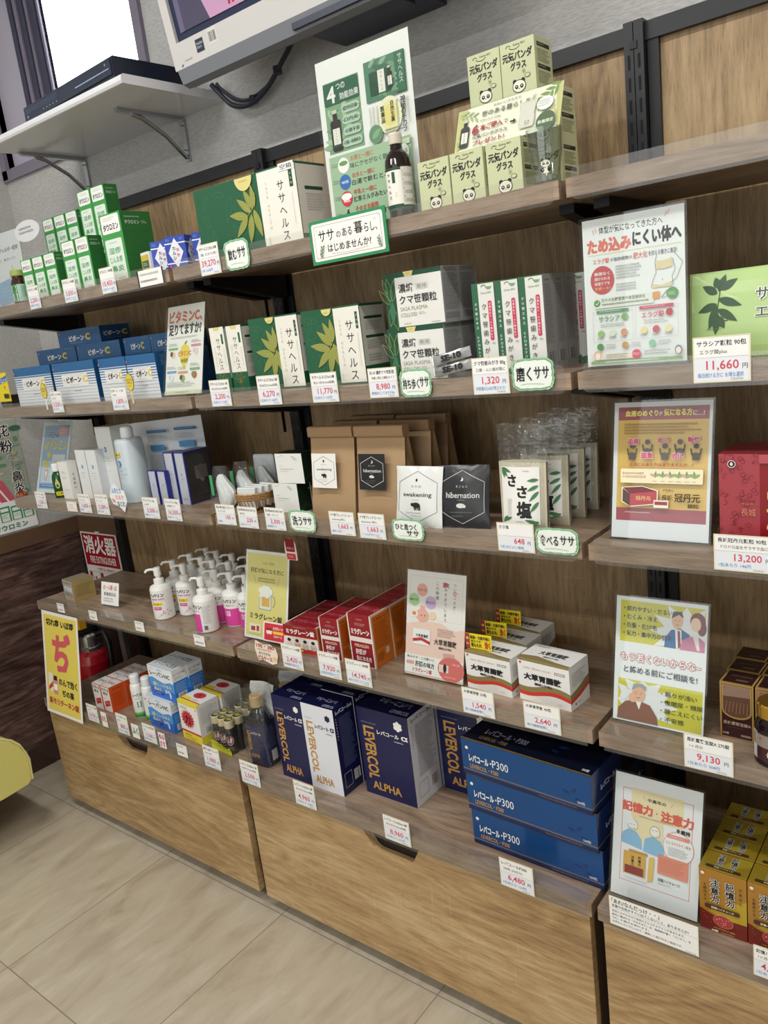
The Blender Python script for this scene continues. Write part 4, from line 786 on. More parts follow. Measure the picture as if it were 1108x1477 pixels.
def sasa_r2(A):
    A.rect(0, .03, 1, .78, prn('#cfccc2'))
    for y in (.16, .40): A.rrect(.14, y, .9, y + .035, 1, DG); A.lines(.16, y + .06, .9, y + .18, 5, prn('#97968e'), .4)
    A.lines(.16, .64, .85, .74, 3, prn('#97968e'), .4); A.lines(.2, .9, .6, .94, 1, LG)
def sasa(label, x, y, z, w, h, d, split, small=False, gl=1.0, r=sasa_r2, rz=0, extra=None):
    F = sasa_art(split, small, gl)
    def FF(A):
        F(A)
        if extra: extra(A)
    return carton('tonic_carton', label, 'carton', x, y, z, w, h, d, {'*': GREEN, 'T': prn('#174a33', .4)}, {'F': FF, 'R': r}, rz, 'green bamboo-leaf cartons')
def aki(A): A.rect(.86, -.01, .995, .085, WHITE); A.text('空箱', .875, .008, .982, .07, K, .01)
sasa('largest green carton with gold bamboo leaves, a white paper scrap on its top edge', .216, -.291, ZA, 292, 141, 84, .655, False, 1.05, sasa_r, 0, aki)
# ---------------- poster, lettered sign, bottle, tumbler, cartons with the panda drawing
def leaf_spray(A, x, y, s, a0, m, n=7):
    c, q = math.cos(rad(a0)), math.sin(rad(a0)); pts = []
    for i in range(n):
        px = x + c * s * i / n / 1000 / A.w; py = y - q * s * i / n / 1000 / A.h; pts.append((px, py)); A.leaf(px, py, s * .38, a0 + (38 if i % 2 else -38), s * .12, m)
    A.line(pts, .5, m)
def pop(name, label, x, y, z, w, h, tilt, art, rz=0, foot=.05, margin=.003, back=True, bend=0.0):
    """card in a clear acrylic stand: sheet, clear front panel, clear foot"""
    e = empty(name, label, 'sign', (x, y, z + .0003), rz, None); w /= 1000; h /= 1000; t = rad(tilt)
    up = Vector((0, math.sin(t), math.cos(t))); D = -up; N = Vector((0, -math.cos(t), math.sin(t)))
    b = MB(); O = Vector((-w / 2, 0, 0)) + up * (h + .004); c = [O, O + Vector((w, 0, 0)), O + Vector((w, 0, 0)) + D * h, O + D * h]
    b.add(c + [q - N * .0006 for q in c], [(3, 2, 1, 0), (4, 5, 6, 7), (0, 1, 5, 4), (1, 2, 6, 5), (2, 3, 7, 6), (3, 0, 4, 7)], WHITE); A = Art(b, O, (1, 0, 0), D, w, h); art(A); b.build('printed_sheet', e)
    def sheet(nm, off, th, ex):
        b = MB(); O2 = Vector((-w / 2 - ex, 0, 0)) + up * (h + .004 + ex) + N * off; c = [O2, O2 + Vector((w + 2 * ex, 0, 0)), O2 + Vector((w + 2 * ex, 0, 0)) + D * (h + .004 + ex), O2 + D * (h + .004 + ex)]
        b.add(c + [q - N * th for q in c], [(3, 2, 1, 0), (4, 5, 6, 7), (0, 1, 5, 4), (1, 2, 6, 5), (2, 3, 7, 6), (3, 0, 4, 7)], ACRYL); return b
    b = sheet('p', .0050, .0012, margin)
    if back:
        q = sheet('q', -.0012, .0014, margin); b.add(q.v, q.f, ACRYL); b.box((-w / 2 - margin, -.003, 0), (w / 2 + margin, foot, .0018), ACRYL)
    b.build('acrylic_holder', e); return e
def mini_bottle(A, x, y, w_, h_):
    A.rrect(x - w_ / 2, y + h_ * .25, x + w_ / 2, y + h_, 4, prn('#2a1a18')); A.rect(x - w_ * .2, y + h_ * .06, x + w_ * .2, y + h_ * .3, prn('#2a1a18')); A.rect(x - w_ * .25, y, x + w_ * .25, y + h_ * .09, prn('#cfc9b5')); A.rect(x - w_ * .32, y + h_ * .45, x + w_ * .38, y + h_ * .84, CREAM); A.rect(x - w_ * .5, y + h_ * .84, x + w_ * .5, y + h_ * .9, DG); A.vtext('ササヘルス', x, y + h_ * .47, y + h_ * .82, 3.4, K)
def big_art(A):
    PG = prn('#9dbb98'); A.rect(.06, .13, .46, .535, prn('#7fa37f')); rg = random.Random(8)
    for i in range(16): A.leaf(.08 + .34 * rg.random(), .24 + .27 * rg.random(), 22, rg.uniform(0, 360), 9, P(rg.choice(['#8fb38a', '#6f9a74', '#a9c4a2']), .5))
    A.rrect(.065, .135, .455, .26, 4, prn('#255c42')); A.text('4', .10, .155, .195, .25, WHITE, .02); A.text('つの', .21, .15, .31, .185, WHITE, .01); A.text('効能効果', .24, .205, .45, .245, WHITE, .01)
    for i, t in enumerate(('疲労回復', '口内炎', '食欲不振', '口臭、体臭除去')): y = .275 + .064 * i; A.rrect(.24 - .02 * (i == 3), y, .45, y + .05, 8, prn('#b4cdb6')); A.text(t, .265 - .02 * (i == 3), y + .011, .425, y + .037, prn('#38463c'), .02)
    mini_bottle(A, .165, .29, .115, .235)
    A.rect(.53, .10, .95, .32, prn('#4f7f63'))
    for i in range(14): A.leaf(.55 + .34 * rg.random(), .12 + .18 * rg.random(), 20, rg.uniform(0, 360), 8, P(rg.choice(['#6f9a74', '#3b6b50', '#8fae93']), .5))
    A.rect(.58, .165, .80, .29, DG); A.rect(.67, .165, .74, .285, CREAM); A.vtext('ササヘルス', .705, .17, .28, 4.5, K); mini_bottle(A, .79, .16, .06, .12); A.rect(.85, .105, .945, .315, prn('#2d6a4d')); A.vtext('ササヘルス', .905, .115, .27, 10, CREAM); A.vtext('のちから', .855, .2, .31, 5, CREAM)
    A.ell(.76, .42, 26, 30, prn('#eeeac8')); A.ell(.76, .42, 20, 24, prn('#ece3a8')); A.ell(.76, .42, 13, 17, prn('#e9da86')); A.vtext('神秘のチカラ', .90, .34, .53, 11, K, .02); A.vtext('自然生薬', .79, .345, .46, 8.5, K, .02); A.vtext('医薬品', .69, .36, .455, 9, K, .02)
    for x in (.955, .845, .64, .60, .565): A.lines(x - .012, .35, x + .012, .49, 22, prn('#6a6a62'), .6, .012)
    A.ell(.60, .50, 15, 15, prn('#5f8a66')); A.leaf(.56, .52, 24, 35, 10, prn('#7fa683')); A.lines(.70, .49, .90, .52, 2, K)
    A.rect(.06, .555, .95, .985, PG)
    for i, (a, b_) in enumerate((('お茶と一緒に', '味にクセがなく飲みやすい'), ('お水と一緒に', '白湯で飲むとよりGood'), ('牛乳と一緒に', '抹茶ミルクみたいで飲みやすい'), ('そのまま服用', '原液でも服用できます'))):
        y = .575 + .098 * i; A.text(a, .30, y, .55, y + .03, prn('#b8503f'), .02); A.text(b_, .29, y + .04, .66 + .04 * len(b_) / 2, y + .072, prn('#2c332c'), .01); A.lines(.08, y + .02, .16, y + .045, 2, prn('#6d8a6c'))
        if i < 3: A.ell(.215, y + .042, 13, 13, [WHITE, prn('#2f6db5'), RED][i]); A.ell(.215, y + .03, [10, 8, 12][i], [4, 3, 6][i], [prn('#6f9a55'), prn('#2f6db5'), WHITE][i])
        if i == 1: A.text('WATER', .175, y + .034, .255, y + .05, WHITE, .02)
        if i == 2: A.text('MILK', .178, y + .042, .252, y + .062, WHITE, .03)
        if i == 3: mini_bottle(A, .215, y, .04, .085)
    A.rrect(.80, .57, .94, .60, 1, prn('#c2d6bd')); A.ell(.86, .64, 14, 14, prn('#dfe8da')); A.text('ヘルス', .80, .625, .91, .645, K, .01); A.text('飲用法', .80, .655, .91, .675, K, .01); mini_bottle(A, .88, .68, .10, .22)
pop('poster_stand', 'big upright poster in clear plastic about four effects, tallest on the top shelf', .514, -.262, ZA, 206, 289, 1, big_art)
e = empty('lettered_sign', 'green-framed white sign hung on the top shelf front, black hand lettering on two lines', 'sign', (.415, -.3345, ZA - .052))
b = MB(); b.box((0, 0, 0), (.173, .0015, .0735), prn('#2f8a58', .4)); A = Art(b, (0, 0, .0735), (1, 0, 0), (0, 0, -1), .173, .0735); A.rrect(.035, .07, .965, .93, 4, prn('#f0efe9')); A.rrect(.065, .13, .935, .87, 4, prn('#7d7d7a')); A.rrect(.069, .14, .931, .86, 4, prn('#f0efe9'))
A.text('ササ', .12, .24, .33, .50, K, .015); A.text('の', .36, .33, .42, .47, K, .01); A.text('ある', .44, .28, .57, .47, K, .01); A.text('暮', .60, .20, .71, .47, K, .012); A.text('らし、', .73, .28, .89, .48, K, .01); A.text('はじめませんか?', .23, .58, .80, .76, K, .012)
for i in range(26): A.ell(.14 + .0275 * i, .535, .4, .4, K, 6)
A.line([(.28, .80), (.5, .83), (.76, .79)], .4, K); leaf_spray(A, .13, .85, 20, 70, prn('#5a7d5e')); leaf_spray(A, .915, .86, 17, 100, prn('#5a7d5e'))
for x in (.10, .12, .86, .88): A.line([(x, .2), (x + .012, .26)], .5, GREY)
b.build('sign_board', e)
e = empty('tonic_bottle', 'dark brown tonic bottle with cream label and ribbed cap in front of the big poster', 'bottle', (.594, -.292, ZA + .0003), 30)
b = MB(); b.lathe([(0, 0), (.020, 0), (.0222, .003), (.0222, .083), (.0212, .092), (.017, .101), (.0105, .108), (.0095, .116), (0, .116)], P('#1a0f0e', .06, 0, .6), 30); b.build('glass_body', e)
b = MB(); b.lathe([(.0224, .012, DG), (.0224, .021, CREAM), (.0224, .074)], CREAM, 40); bd = lambda u, v, k: Vector(((.0225 + k) * math.sin((u - .5) * 3.0), -(.0225 + k) * math.cos((u - .5) * 3.0), .078 - v * .066)); A = Art(b, (0, 0, 0), (1, 0, 0), (0, 0, -1), .067, .066, bd)
A.rect(0, 0, 1, .04, DG); A.vtext('ササヘルス', .24, .10, .76, 6.2, K, .01); A.rect(.34, .10, .42, .36, DG); A.lines(.40, .56, .43, .70, 4, GREY)
A.rect(.58, .0, 1.0, .90, prn('#d5d3ca'))
for i in range(4): A.rrect(.62, .08 + .2 * i, .95, .12 + .2 * i, .6, DG); A.lines(.62, .15 + .2 * i, .95, .24 + .2 * i, 3, GREY, .4)
b.build('paper_label', e); b = MB(); b.lathe([(0, .1162), (.0112, .1162), (.0115, .118), (.0115, .131), (.0105, .1335), (0, .134)], prn('#cfc9b8', .35), 20); b.build('screw_cap', e)
PGN = prn('#c3c9a0', .5)
def panda(A, x, y, s):
    for dx in (-.62, .62): A.ell(x + dx * s / 1000 / A.w, y - .62 * s / 1000 / A.h, s * .3, s * .3, K, 12)
    A.ell(x, y, s, s * .8, K, 20); A.ell(x, y, s * .9, s * .7, prn('#e6e6d2'), 20)
    for dx in (-.38, .38): A.ell(x + dx * s / 1000 / A.w, y + .05 * s / 1000 / A.h, s * .26, s * .26, K, 12); A.ell(x + dx * s / 1000 / A.w, y, s * .08, s * .08, WHITE, 8)
    A.ell(x, y + .3 * s / 1000 / A.h, s * .09, s * .06, K, 8)
def panda_f(A):
    A.ring(.43, .10, 9, 4, .9, K, 14, 10, 170); A.ring(.25, .10, 4, 3, .9, K, 10, 180, 340); A.text('Daiwa BIO', .40, .055, .74, .09, prn('#5a5c44'), .01); A.text('元気パンダ', .06, .19, .93, .355, K, .035, .0); A.text('グラス', .28, .385, .74, .53, K, .035)
    panda(A, .50, .84, 12); A.ell(.76, .68, 5, 3.4, K, 10); A.ell(.76, .68, 4.2, 2.7, PGN, 10)
    for i in range(8): A.line([(.66 + .035 * math.cos(i * .785), .585 + .035 * math.sin(i * .785)), (.66 + .055 * math.cos(i * .785), .585 + .055 * math.sin(i * .785))], .5, prn('#8f9468'))
    A.ell(.66, .585, 1.6, 1.6, prn('#8f9468'), 8)
def panda_r(A):
    for y in (.10, .50): A.rect(.14, y, .86, y + .075, K); A.lines(.18, y + .02, .7, y + .055, 1, prn('#b5b994')); A.lines(.14, y + .12, .86, y + .36, 6, prn('#6a6d52'), .4)
pb = carton('glass_carton', 'pale green carton with a panda drawing in front, next to the tonic bottle', 'carton', .662, -.291, ZA, 60, 79, 60, {'*': PGN}, {'F': panda_f, 'R': panda_r}, 0, 'pale green panda cartons')
for x, y, k, lb in ((.725, -.291, 0, 'pale green carton with a panda drawing, middle one of the front three'), (.791, -.291, 0, 'pale green carton with a panda drawing in front, beside the drinking glass'),
                    (.751, -.199, 0, 'pale green carton of the rear bottom row, behind the rightmost front one'), (.8135, -.199, 0, 'pale green carton at the bottom right, its printed side showing past the drinking glass'),
                    (.7505, -.197, 1, 'pale green carton in the middle tier, behind the slanted leaflet card'), (.8125, -.197, 1, 'pale green carton in the middle tier, at the right end of the leaflet card'),
                    (.716, -.196, 2, 'pale green carton with a panda drawing on the top tier, left one'), (.7775, -.196, 2, 'pale green carton with a panda drawing on the top tier, right one with printed side')):
    dup(pb, (x, y, ZA + .0003 + .0793 * k), 0, lb)
e = empty('drinking_glass', 'empty curvy drinking glass with a small panda print at the end of the top shelf', 'glass', (.860, -.292, ZA + .0003), 25)
b = MB(); pr = [(.0195, 0), (.0205, .004), (.0205, .018), (.0225, .034), (.025, .05), (.0252, .062), (.0262, .078)]
b.lathe([(0, 0)] + pr + [(.0262, .0788), (.0252, .0785)] + [(r - .0016, z) for r, z in pr[::-1][:-2]] + [(.018, .006), (0, .005)], GLASS, 36); b.build('glass_wall', e)
b = MB(); bd = lambda u, v, k: Vector(((.0222 + k + .001) * math.sin((u - .5) * 1.0), -(.0222 + k + .001) * math.cos((u - .5) * 1.0), .036 - v * .022)); A = Art(b, (0, 0, 0), (1, 0, 0), (0, 0, -1), .022, .022, bd); panda(A, .5, .35, 7); A.ell(.5, .8, 5, 4, prn('#e6e6d2'), 12); A.ell(.3, .75, 2.4, 3, K, 10); A.ell(.7, .75, 2.4, 3, K, 10); b.build('printed_motif', e)
def pan_art(A):
    A.rect(0, 0, 1, 1, prn('#f0eed8')); A.poly([(0, 0), (.10, 0), (.04, 1), (0, 1)], prn('#c9c886')); A.poly([(.94, 0), (1, 0), (1, 1), (.97, 1)], prn('#c9c886')); leaf_spray(A, .98, .02, 46, 215, prn('#7f9a4e'), 9); leaf_spray(A, .95, .5, 34, 250, prn('#cfc77e'), 7); leaf_spray(A, .03, .1, 34, -20, prn('#aab886'), 7); leaf_spray(A, .03, .95, 30, 70, prn('#aab86a'), 6)
    A.text('かわいいグラスで', .36, .06, .62, .12, K); A.text('笹のある暮らしを', .25, .17, .72, .30, prn('#4d4d40'), .01); leaf_spray(A, .735, .27, 10, 70, prn('#8a9a6a'), 5); A.text('ササヘルス 127ml', .24, .36, .44, .42, prn('#5c5c4e'))
    mini_bottle(A, .095, .28, .09, .66)
    A.text('6', .17, .46, .235, .68, prn('#b03440'), .03); A.text('本ご購入', .25, .49, .47, .63, prn('#b03440'), .03); A.text('で', .48, .52, .52, .61, K); A.text('元気パンダグラス', .18, .70, .52, .80, K, .01); A.text('プレゼント!', .19, .84, .50, .96, prn('#b03440'), .03)
    A.poly([(.545, .60), (.575, .60), (.575, .56), (.60, .62), (.575, .68), (.575, .64), (.545, .64)], K); A.poly([(.62, .26), (.79, .26), (.765, .55), (.775, .72), (.76, .86), (.64, .86), (.625, .7), (.64, .5)], prn('#dcd8cb')); A.frame(.635, .28, .77, .84, .4, prn('#b5b0a0')); panda(A, .705, .76, 4)
    A.ell(.86, .42, 14, 11, prn('#b7c09a')); A.ell(.86, .42, 13.4, 10.4, WHITE); A.lines(.80, .34, .92, .5, 3, prn('#7a7c6a')); A.ell(.88, .84, 16, 16, prn('#47603f')); A.text('数量限定', .81, .80, .95, .88, prn('#e6e6cf'), .02)
t = pop('leaflet_card', 'slanted pale card showing a bottle, an arrow and a glass, resting on the cartons', .7815, -.268, ZA + .0795, 184, 70, 22, pan_art, 0, .01, 0, False)
# ================================================================ middle bay, second shelf
sasa('slim green and cream carton beside the vitamin card stand', .060, -.281, ZB, 49, 140, 50, 0, True)
sasa('slim green and cream carton directly left of the medium leaf carton', .1145, -.281, ZB, 50, 139, 46, 0, True)
sasa('medium green carton with gold leaves, behind the 6,270 yen card', .234, -.281, ZB, 142, 146, 60, .57)
sasa('large green carton with gold leaves on the second shelf, behind the 11,770 yen card', .390, -.281, ZB, 148, 146, 72, .57)
def se_f(A):
    A.rect(.20, .09, 1, .985, prn('#e2e2dd')); A.rect(0, 0, 1, .015, DG)
    for x, y, l, a in ((.10, .5, 40, 98), (.13, .5, 36, 80), (.08, .55, 34, 130), (.1, .6, 34, 260), (.12, .62, 40, 280), (.05, .35, 26, 110)): A.leafo(x, y, l, a, l * .3, .7, prn('#8fae62'))
    A.leaf(.12, .5, 42, 268, 12, prn('#3d7050')); A.poly([(.36, 0), (.54, 0), (.51, .09), (.39, .09)], prn('#d9cf86')); A.lines(.40, .03, .5, .06, 1, prn('#9a9250'))
    A.text('濃縮', .255, .21, .51, .37, K, .01); A.rrect(.56, .24, .76, .34, 1, prn('#c9c9c2')); A.text('SE-10', .585, .26, .735, .32, prn('#5a5a55'), .01); A.text('クマ笹顆粒', .255, .42, .90, .58, K, .01)
    A.text('SASA PLASMA', .255, .63, .73, .70, prn('#a8a189')); A.text('COLLOID', .255, .74, .54, .81, prn('#a8a189')); A.lines(.57, .74, .7, .8, 2, prn('#b5b09a')); A.lines(.3, .92, .45, .96, 1, prn('#b5b472')); A.lines(.78, .94, .95, .97, 1, GREY)
def se_r(A): A.rect(0, 0, 1, 1, prn('#a9aaab')); A.lines(.08, .03, .9, .10, 2, K, .5); A.lines(.08, .13, .95, .78, 17, prn('#5f6062'), .4); A.rect(.08, .82, .85, .93, prn('#8f9092')); A.rect(.94, 0, 1, 1, prn('#c9c9c6'))
sb = carton('granule_carton', 'white and green leaf-edged carton at the bottom of the stack, front one', 'carton', .590, -.291, ZB, 122, 93.5, 55, {'*': DG, 'T': prn('#2d5a44')}, {'F': se_f, 'R': se_r}, 0, 'stacked granule cartons')
dup(sb, (.590, -.235, ZB), 0, 'white and green carton at the bottom of the stack, rear one'); dup(sb, (.596, -.291, ZB + .0938), 0, 'white and green leaf-edged carton on top of the stack, front one'); dup(sb, (.596, -.235, ZB + .0938), 0, 'white and green carton on top of the stack, rear one')
for i, (z, a, lb) in enumerate(((.004, 8, 'silver stick sachet leaning on the lower granule carton, lower one'), (.022, 10, 'silver stick sachet leaning on the lower granule carton, upper one'))):
    b = MB(); SV = P('#b5b7b6', .22, .6); n = 10
    b.grid(lambda u, v: (u * .078, -.0006 - .003 * math.sin(math.pi * u) * math.sin(math.pi * v), v * .017), 12, 4, SV); b.grid(lambda u, v: (u * .078, .0006 + .001 * math.sin(math.pi * u) * math.sin(math.pi * v), v * .017), 12, 4, SV, True, True)
    A = Art(b, (0, -.0038, .017), (1, 0, 0), (0, 0, -1), .078, .017); A.text('SE-10', .24, .22, .76, .80, K, .06); A.rect(0, .1, .03, .9, WHITE)
    o = tag(b.build('stick_sachet', None, (.628, -.2945 - .0008 * i, ZB + z), 0), lb, 'sachet', 'silver stick sachets'); o.rotation_euler = (rad(-8), rad(-a), 0)
PKB = prn('#c8365a')
def tooth_f(A):
    A.rect(.29, .012, 1, .99, prn('#dfdfda')); A.vtext('クマ笹エキス', .145, .20, .50, 5.2, CREAM, .02); A.vtext('ヒドロキシアパタイト', .145, .56, .97, 5.0, CREAM, .02)
    A.ring(.55, .045, 4, 2.5, 1, prn('#6f9a6a'), 10, 180, 350); A.poly([(.62, .045), (.92, .05), (.84, .075), (.70, .075)], prn('#7aa571')); A.text('Daiwa BIO', .42, .10, .88, .12, prn('#6f9a6a'))
    A.rrect(.70, .20, .86, .62, 2, PKB); A.vtext('口臭を防ぐ、ムシ歯を防ぐ', .78, .215, .605, 3.8, WHITE, .02); A.vtext('クマ笹歯みがき', .52, .21, .87, 10.5, K); A.line_t('80g', .76, .66, 4, GREY)
    for x, a, l in ((.4, 60, 16), (.55, 30, 20), (.7, 100, 14), (.9, 150, 20), (.62, 160, 20), (.8, 40, 14)): A.leaf(x, .985, l, a, 6, prn('#3d6a4a'))
def tooth_r(A): A.rect(0, 0, 1, 1, prn('#a3a4a4')); A.lines(.2, .05, .8, .08, 1, K); A.lines(.12, .10, .85, .72, 24, prn('#747576'), .35); A.rect(.1, .80, .9, .92, prn('#c0c0c0')); A.bars(.15, .80, .85, .92, K, 14)
tb = carton('toothpaste_carton', 'tall white toothpaste carton with a red stripe, leftmost of the front three', 'carton', .728, -.281, ZB, 42, 150, 38, {'*': prn('#2d6548'), 'T': prn('#cfd0cc')}, {'F': tooth_f, 'R': tooth_r}, 0, 'toothpaste cartons')
for x, y, a, lb in ((.7715, -.281, 0, 'tall white toothpaste carton with a red stripe, middle one of the front three'), (.8155, -.283, 0, 'tall white toothpaste carton with a red stripe, rightmost of the front three'), (.8155, -.244, 0, 'toothpaste carton directly behind the rightmost front one'), (.8155, -.205, 0, 'toothpaste carton third in the right file'), (.830, -.160, 12, 'toothpaste carton at the rear of the right file, turned so its red stripe shows')): dup(tb, (x, y, ZB), a, lb)
def vitc(A):
    A.rect(0, 0, 1, 1, prn('#eceae2')); A.text('ビタミンC、', .06, .06, .94, .19, prn('#d9695c'), .06); A.text('足りてますか?', .05, .21, .93, .33, K, .05); A.lines(.1, .35, .85, .38, 1, GREY); A.poly([(.50, .43), (.62, .47), (.65, .55), (.58, .65), (.50, .72), (.40, .63), (.36, .54), (.42, .46)], prn('#e3cf4e')); A.leaf(.5, .44, 12, 40, 6, LEAFG); A.text('ビタミンC', .34, .51, .68, .57, prn('#c9574a'), .04); A.text('の働き', .42, .60, .6, .65, K, .03)
    cols = ['#7fae7a', '#d98a94', '#6f9fd0', '#e09a6a', '#7fae8a', '#e0a0aa']
    for i, (x, y) in enumerate(((.06, .42), (.68, .40), (.04, .68), (.35, .69), (.67, .66))):
        A.lines(x, y, x + .26, y + .035, 2, GREY); A.rrect(x, y + .05, x + .26, y + .075, 1, prn(cols[i])); A.ell(x + .13, y + .13, 8, 8, prn(['#e6c3a6', '#e8d0d4', '#e0e6ee', '#8fae6a', '#c9574a'][i])); A.ell(x + .09, y + .12, 5, 6, prn(['#6b3f33', '#dfc3c9', '#cfd8e4', '#6b3f33', '#5d9a4e'][i]))
    A.lines(.05, .86, .95, .92, 3, prn('#9aa58a')); A.rect(0, .955, 1, 1, prn('#d9d6b4')); A.lines(.3, .97, .7, .985, 1, K)
pop('card_stand', 'narrow white card with a lemon drawing in an acrylic stand, second shelf at the joint', -.067, -.300, ZB, 132, 203, 15, vitc)
# ================================================================ middle bay, third shelf
SOAPG = prn('#122a1c', .35)
def soap_f(A): A.ring(.14, .09, 2.5, 1.5, .6, GREY, 10, 0, 180); A.lines(.2, .06, .35, .09, 1, GREY); leaf_spray(A, .62, .08, 15, -35, prn('#b7bfb0'), 6); A.lines(.14, .40, .26, .44, 1, prn('#b5b59a')); A.lines(.14, .50, .66, .545, 1, prn('#9a9c92')); A.lines(.14, .58, .48, .61, 1, prn('#b5b59a'))
so = carton('soap_carton', 'white-fronted dark green soap carton, lower one of the stacked two', 'carton', .188, -.272, ZC, 75, 65, 42, {'*': SOAPG, 'F': prn('#e4e6e2', .4)}, {'F': soap_f, 'R': lambda A: (A.rect(.93, 0, 1, 1, WHITE), A.line([(0, .9), (.5, .75), (1, .9)], .5, LG))}, 0, 'stacked soap cartons')
dup(so, (.210, -.270, ZC + .0657), 4, 'white-fronted dark green soap carton, upper one of the stacked two')
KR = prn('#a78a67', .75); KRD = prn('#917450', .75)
def bag(label, x, y, rz, art, w=.118, h=.186, d=.062):
    e = empty('coffee_bag', label, 'bag', (x, y, ZC + .0003), rz, 'kraft coffee bags')
    b = MB(); w2 = w / 2; ht = h - .018; rr = random.Random(int(x * 900 + y * 700)); F = []; K_ = []
    def prof(v): return (.004 * math.sin(math.pi * v) + v ** 1.5 * (d * .42), d - v ** 1.3 * (d * .42))
    def fr(u, v): f, k = prof(v); return ((u - .5) * w, f - .006 * math.sin(math.pi * u) * math.sin(math.pi * min(1, v * 1.1)), v * ht)
    def bk(u, v): f, k = prof(v); return ((u - .5) * w, k + .004 * math.sin(math.pi * u) * math.sin(math.pi * v), v * ht)
    b.grid(fr, 10, 10, KR); b.grid(bk, 4, 6, KR, True, True)
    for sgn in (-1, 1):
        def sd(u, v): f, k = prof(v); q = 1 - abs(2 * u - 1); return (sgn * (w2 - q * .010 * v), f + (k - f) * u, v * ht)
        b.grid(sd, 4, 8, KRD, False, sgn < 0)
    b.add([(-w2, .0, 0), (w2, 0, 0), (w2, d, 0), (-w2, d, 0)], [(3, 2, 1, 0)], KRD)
    b.line = None; A = Art(b, (-w2, -.0075, ht), (1, 0, 0), (0, 0, -1), w, ht); A.line([(.03, .62), (.97, .63)], .4, KRD); A.line([(.03, .93), (.97, .93)], .4, KRD)
    b.build('paper_body', e)
    b = MB(); b.cbox((-w2 - .001, d * .42 - .008, ht - .004), (w2 + .001, d * .58 + .004, h), prn('#9f8160', .75), .004, 'x'); b.build('folded_top', e)
    if art:
        t = .11; O = Vector((-w2 + .017, .0060, ht * .80)); dn = Vector((0, -math.sin(t), -math.cos(t))); b = MB(); A = Art(b, O + Vector((0, -.0035, 0)), (1, 0, 0), dn, .066, .070); art(A); b.build('paper_label', e)
    return e
def hexa(A, m, x0=.08, x1=.92, y0=.08, y1=.92, wd=.8): c = (x0 + x1) / 2; A.line([(c, y0), (x1, y0 + (y1 - y0) * .22), (x1, y0 + (y1 - y0) * .78), (c, y1), (x0, y0 + (y1 - y0) * .78), (x0, y0 + (y1 - y0) * .22), (c, y0)], wd, m)
def bear(A, x, y, s, m, lying=False):
    if lying: A.ell(x, y, s, s * .5, m, 16); A.ell(x + s * .8 / 1000 / A.w, y + s * .15 / 1000 / A.h, s * .4, s * .32, m, 12); return
    A.ell(x, y, s, s * .55, m, 16); A.ell(x - s * .95 / 1000 / A.w, y - s * .1 / 1000 / A.h, s * .42, s * .36, m, 12)
    for dx in (-.6, -.2, .35, .75): A.rect(x + dx * s / 1000 / A.w, y, x + (dx + .28) * s / 1000 / A.w, y + s * .95 / 1000 / A.h, m)
def lab_w(A, base=True):
    if base: A.rect(0, 0, 1, 1, prn('#e6e6e2'))
    hexa(A, prn('#55585a')); A.ell(.5, .22, 2.2, 2.8, K); A.text('日 の 出', .40, .30, .60, .34, prn('#8a8c8e')); A.text('awakening', .20, .42, .82, .51, prn('#3a3c3e'), .01); A.lines(.42, .535, .58, .55, 1, GREY); bear(A, .5, .63, A.w * 90, K); A.lines(.26, .75, .74, .775, 1, GREY); A.lines(.36, .80, .64, .82, 1, GREY)
def lab_b(A, base=True):
    if base: A.rect(0, 0, 1, 1, prn('#1a1b1e'))
    w = prn('#d6d6d4'); hexa(A, w); A.ell(.5, .22, 3.2, 3.2, w); A.ell(.47, .21, 2.8, 2.8, prn('#1a1b1e')); A.text('冬 ご も り', .38, .31, .62, .35, w); A.text('hibernation', .18, .42, .84, .51, w, .01); A.lines(.42, .535, .58, .55, 1, w); bear(A, .48, .63, A.w * 85, w, True); A.lines(.26, .73, .74, .75, 1, GREY); A.lines(.3, .79, .6, .81, 1, GREY)
bag('kraft coffee bag with a white hexagon label', .338, -.289, 0, lab_w); bag('kraft coffee bag with a black hexagon label, next to the white-labelled one', .464, -.290, 0, lab_b)
k3 = bag('kraft coffee bag in the second rank behind the black-labelled one', .477, -.222, 0, lab_b); dup(k3, (.468, -.150, ZC + .0003), 3, 'kraft coffee bag in the third rank behind the black-labelled one'); dup(k3, (.345, -.216, ZC + .0003), 0, 'kraft coffee bag directly behind the white-labelled one'); dup(k3, (.335, -.144, ZC + .0003), 0, 'kraft coffee bag at the rear behind the white-labelled one')
def sachet(label, x, y, rz, w, h, m, art, tilt):
    e = empty('coffee_sachet', label, 'sachet', (x, y, ZC + .0003), rz, 'coffee sachets'); b = MB(); t = rad(tilt); rr = random.Random(int(w * 9000)); ph = rr.uniform(0, 6)
    def pt(u, v, s):
        puff = .011 * (math.sin(math.pi * u) * math.sin(math.pi * v)) ** .6 + .0012 * math.sin(9 * u + ph) * math.sin(7 * v) + (.0008 * math.sin(26 * u) if v < .09 or v > .91 else 0)
        yy = (-puff if s else puff * .6); x_ = (u - .5) * w * (1 - .04 * math.sin(math.pi * v)); z_ = v * h; return (x_, yy * math.cos(t) + z_ * math.sin(t) + .008, z_ * math.cos(t) - yy * math.sin(t) * .5)
    b.grid(lambda u, v: pt(u, v, 1), 18, 18, m); b.grid(lambda u, v: pt(u, v, 0), 8, 8, m, True, True); b.build('foil_pouch', e)
    b = MB(); bd = lambda u, v, k: Vector(pt(u, 1 - v, 1)) + Vector((0, -1, 0)) * (k + .0002); A = Art(b, (0, 0, 0), (1, 0, 0), (0, 0, -1), w, h, bd); art(A); b.build('printing', e); return e
sachet('white foil coffee sachet with a bear print, leaning before the kraft bags', .562, -.312, 0, .106, .113, P('#dcdedc', .3), lambda A: lab_w(A, False), 12)
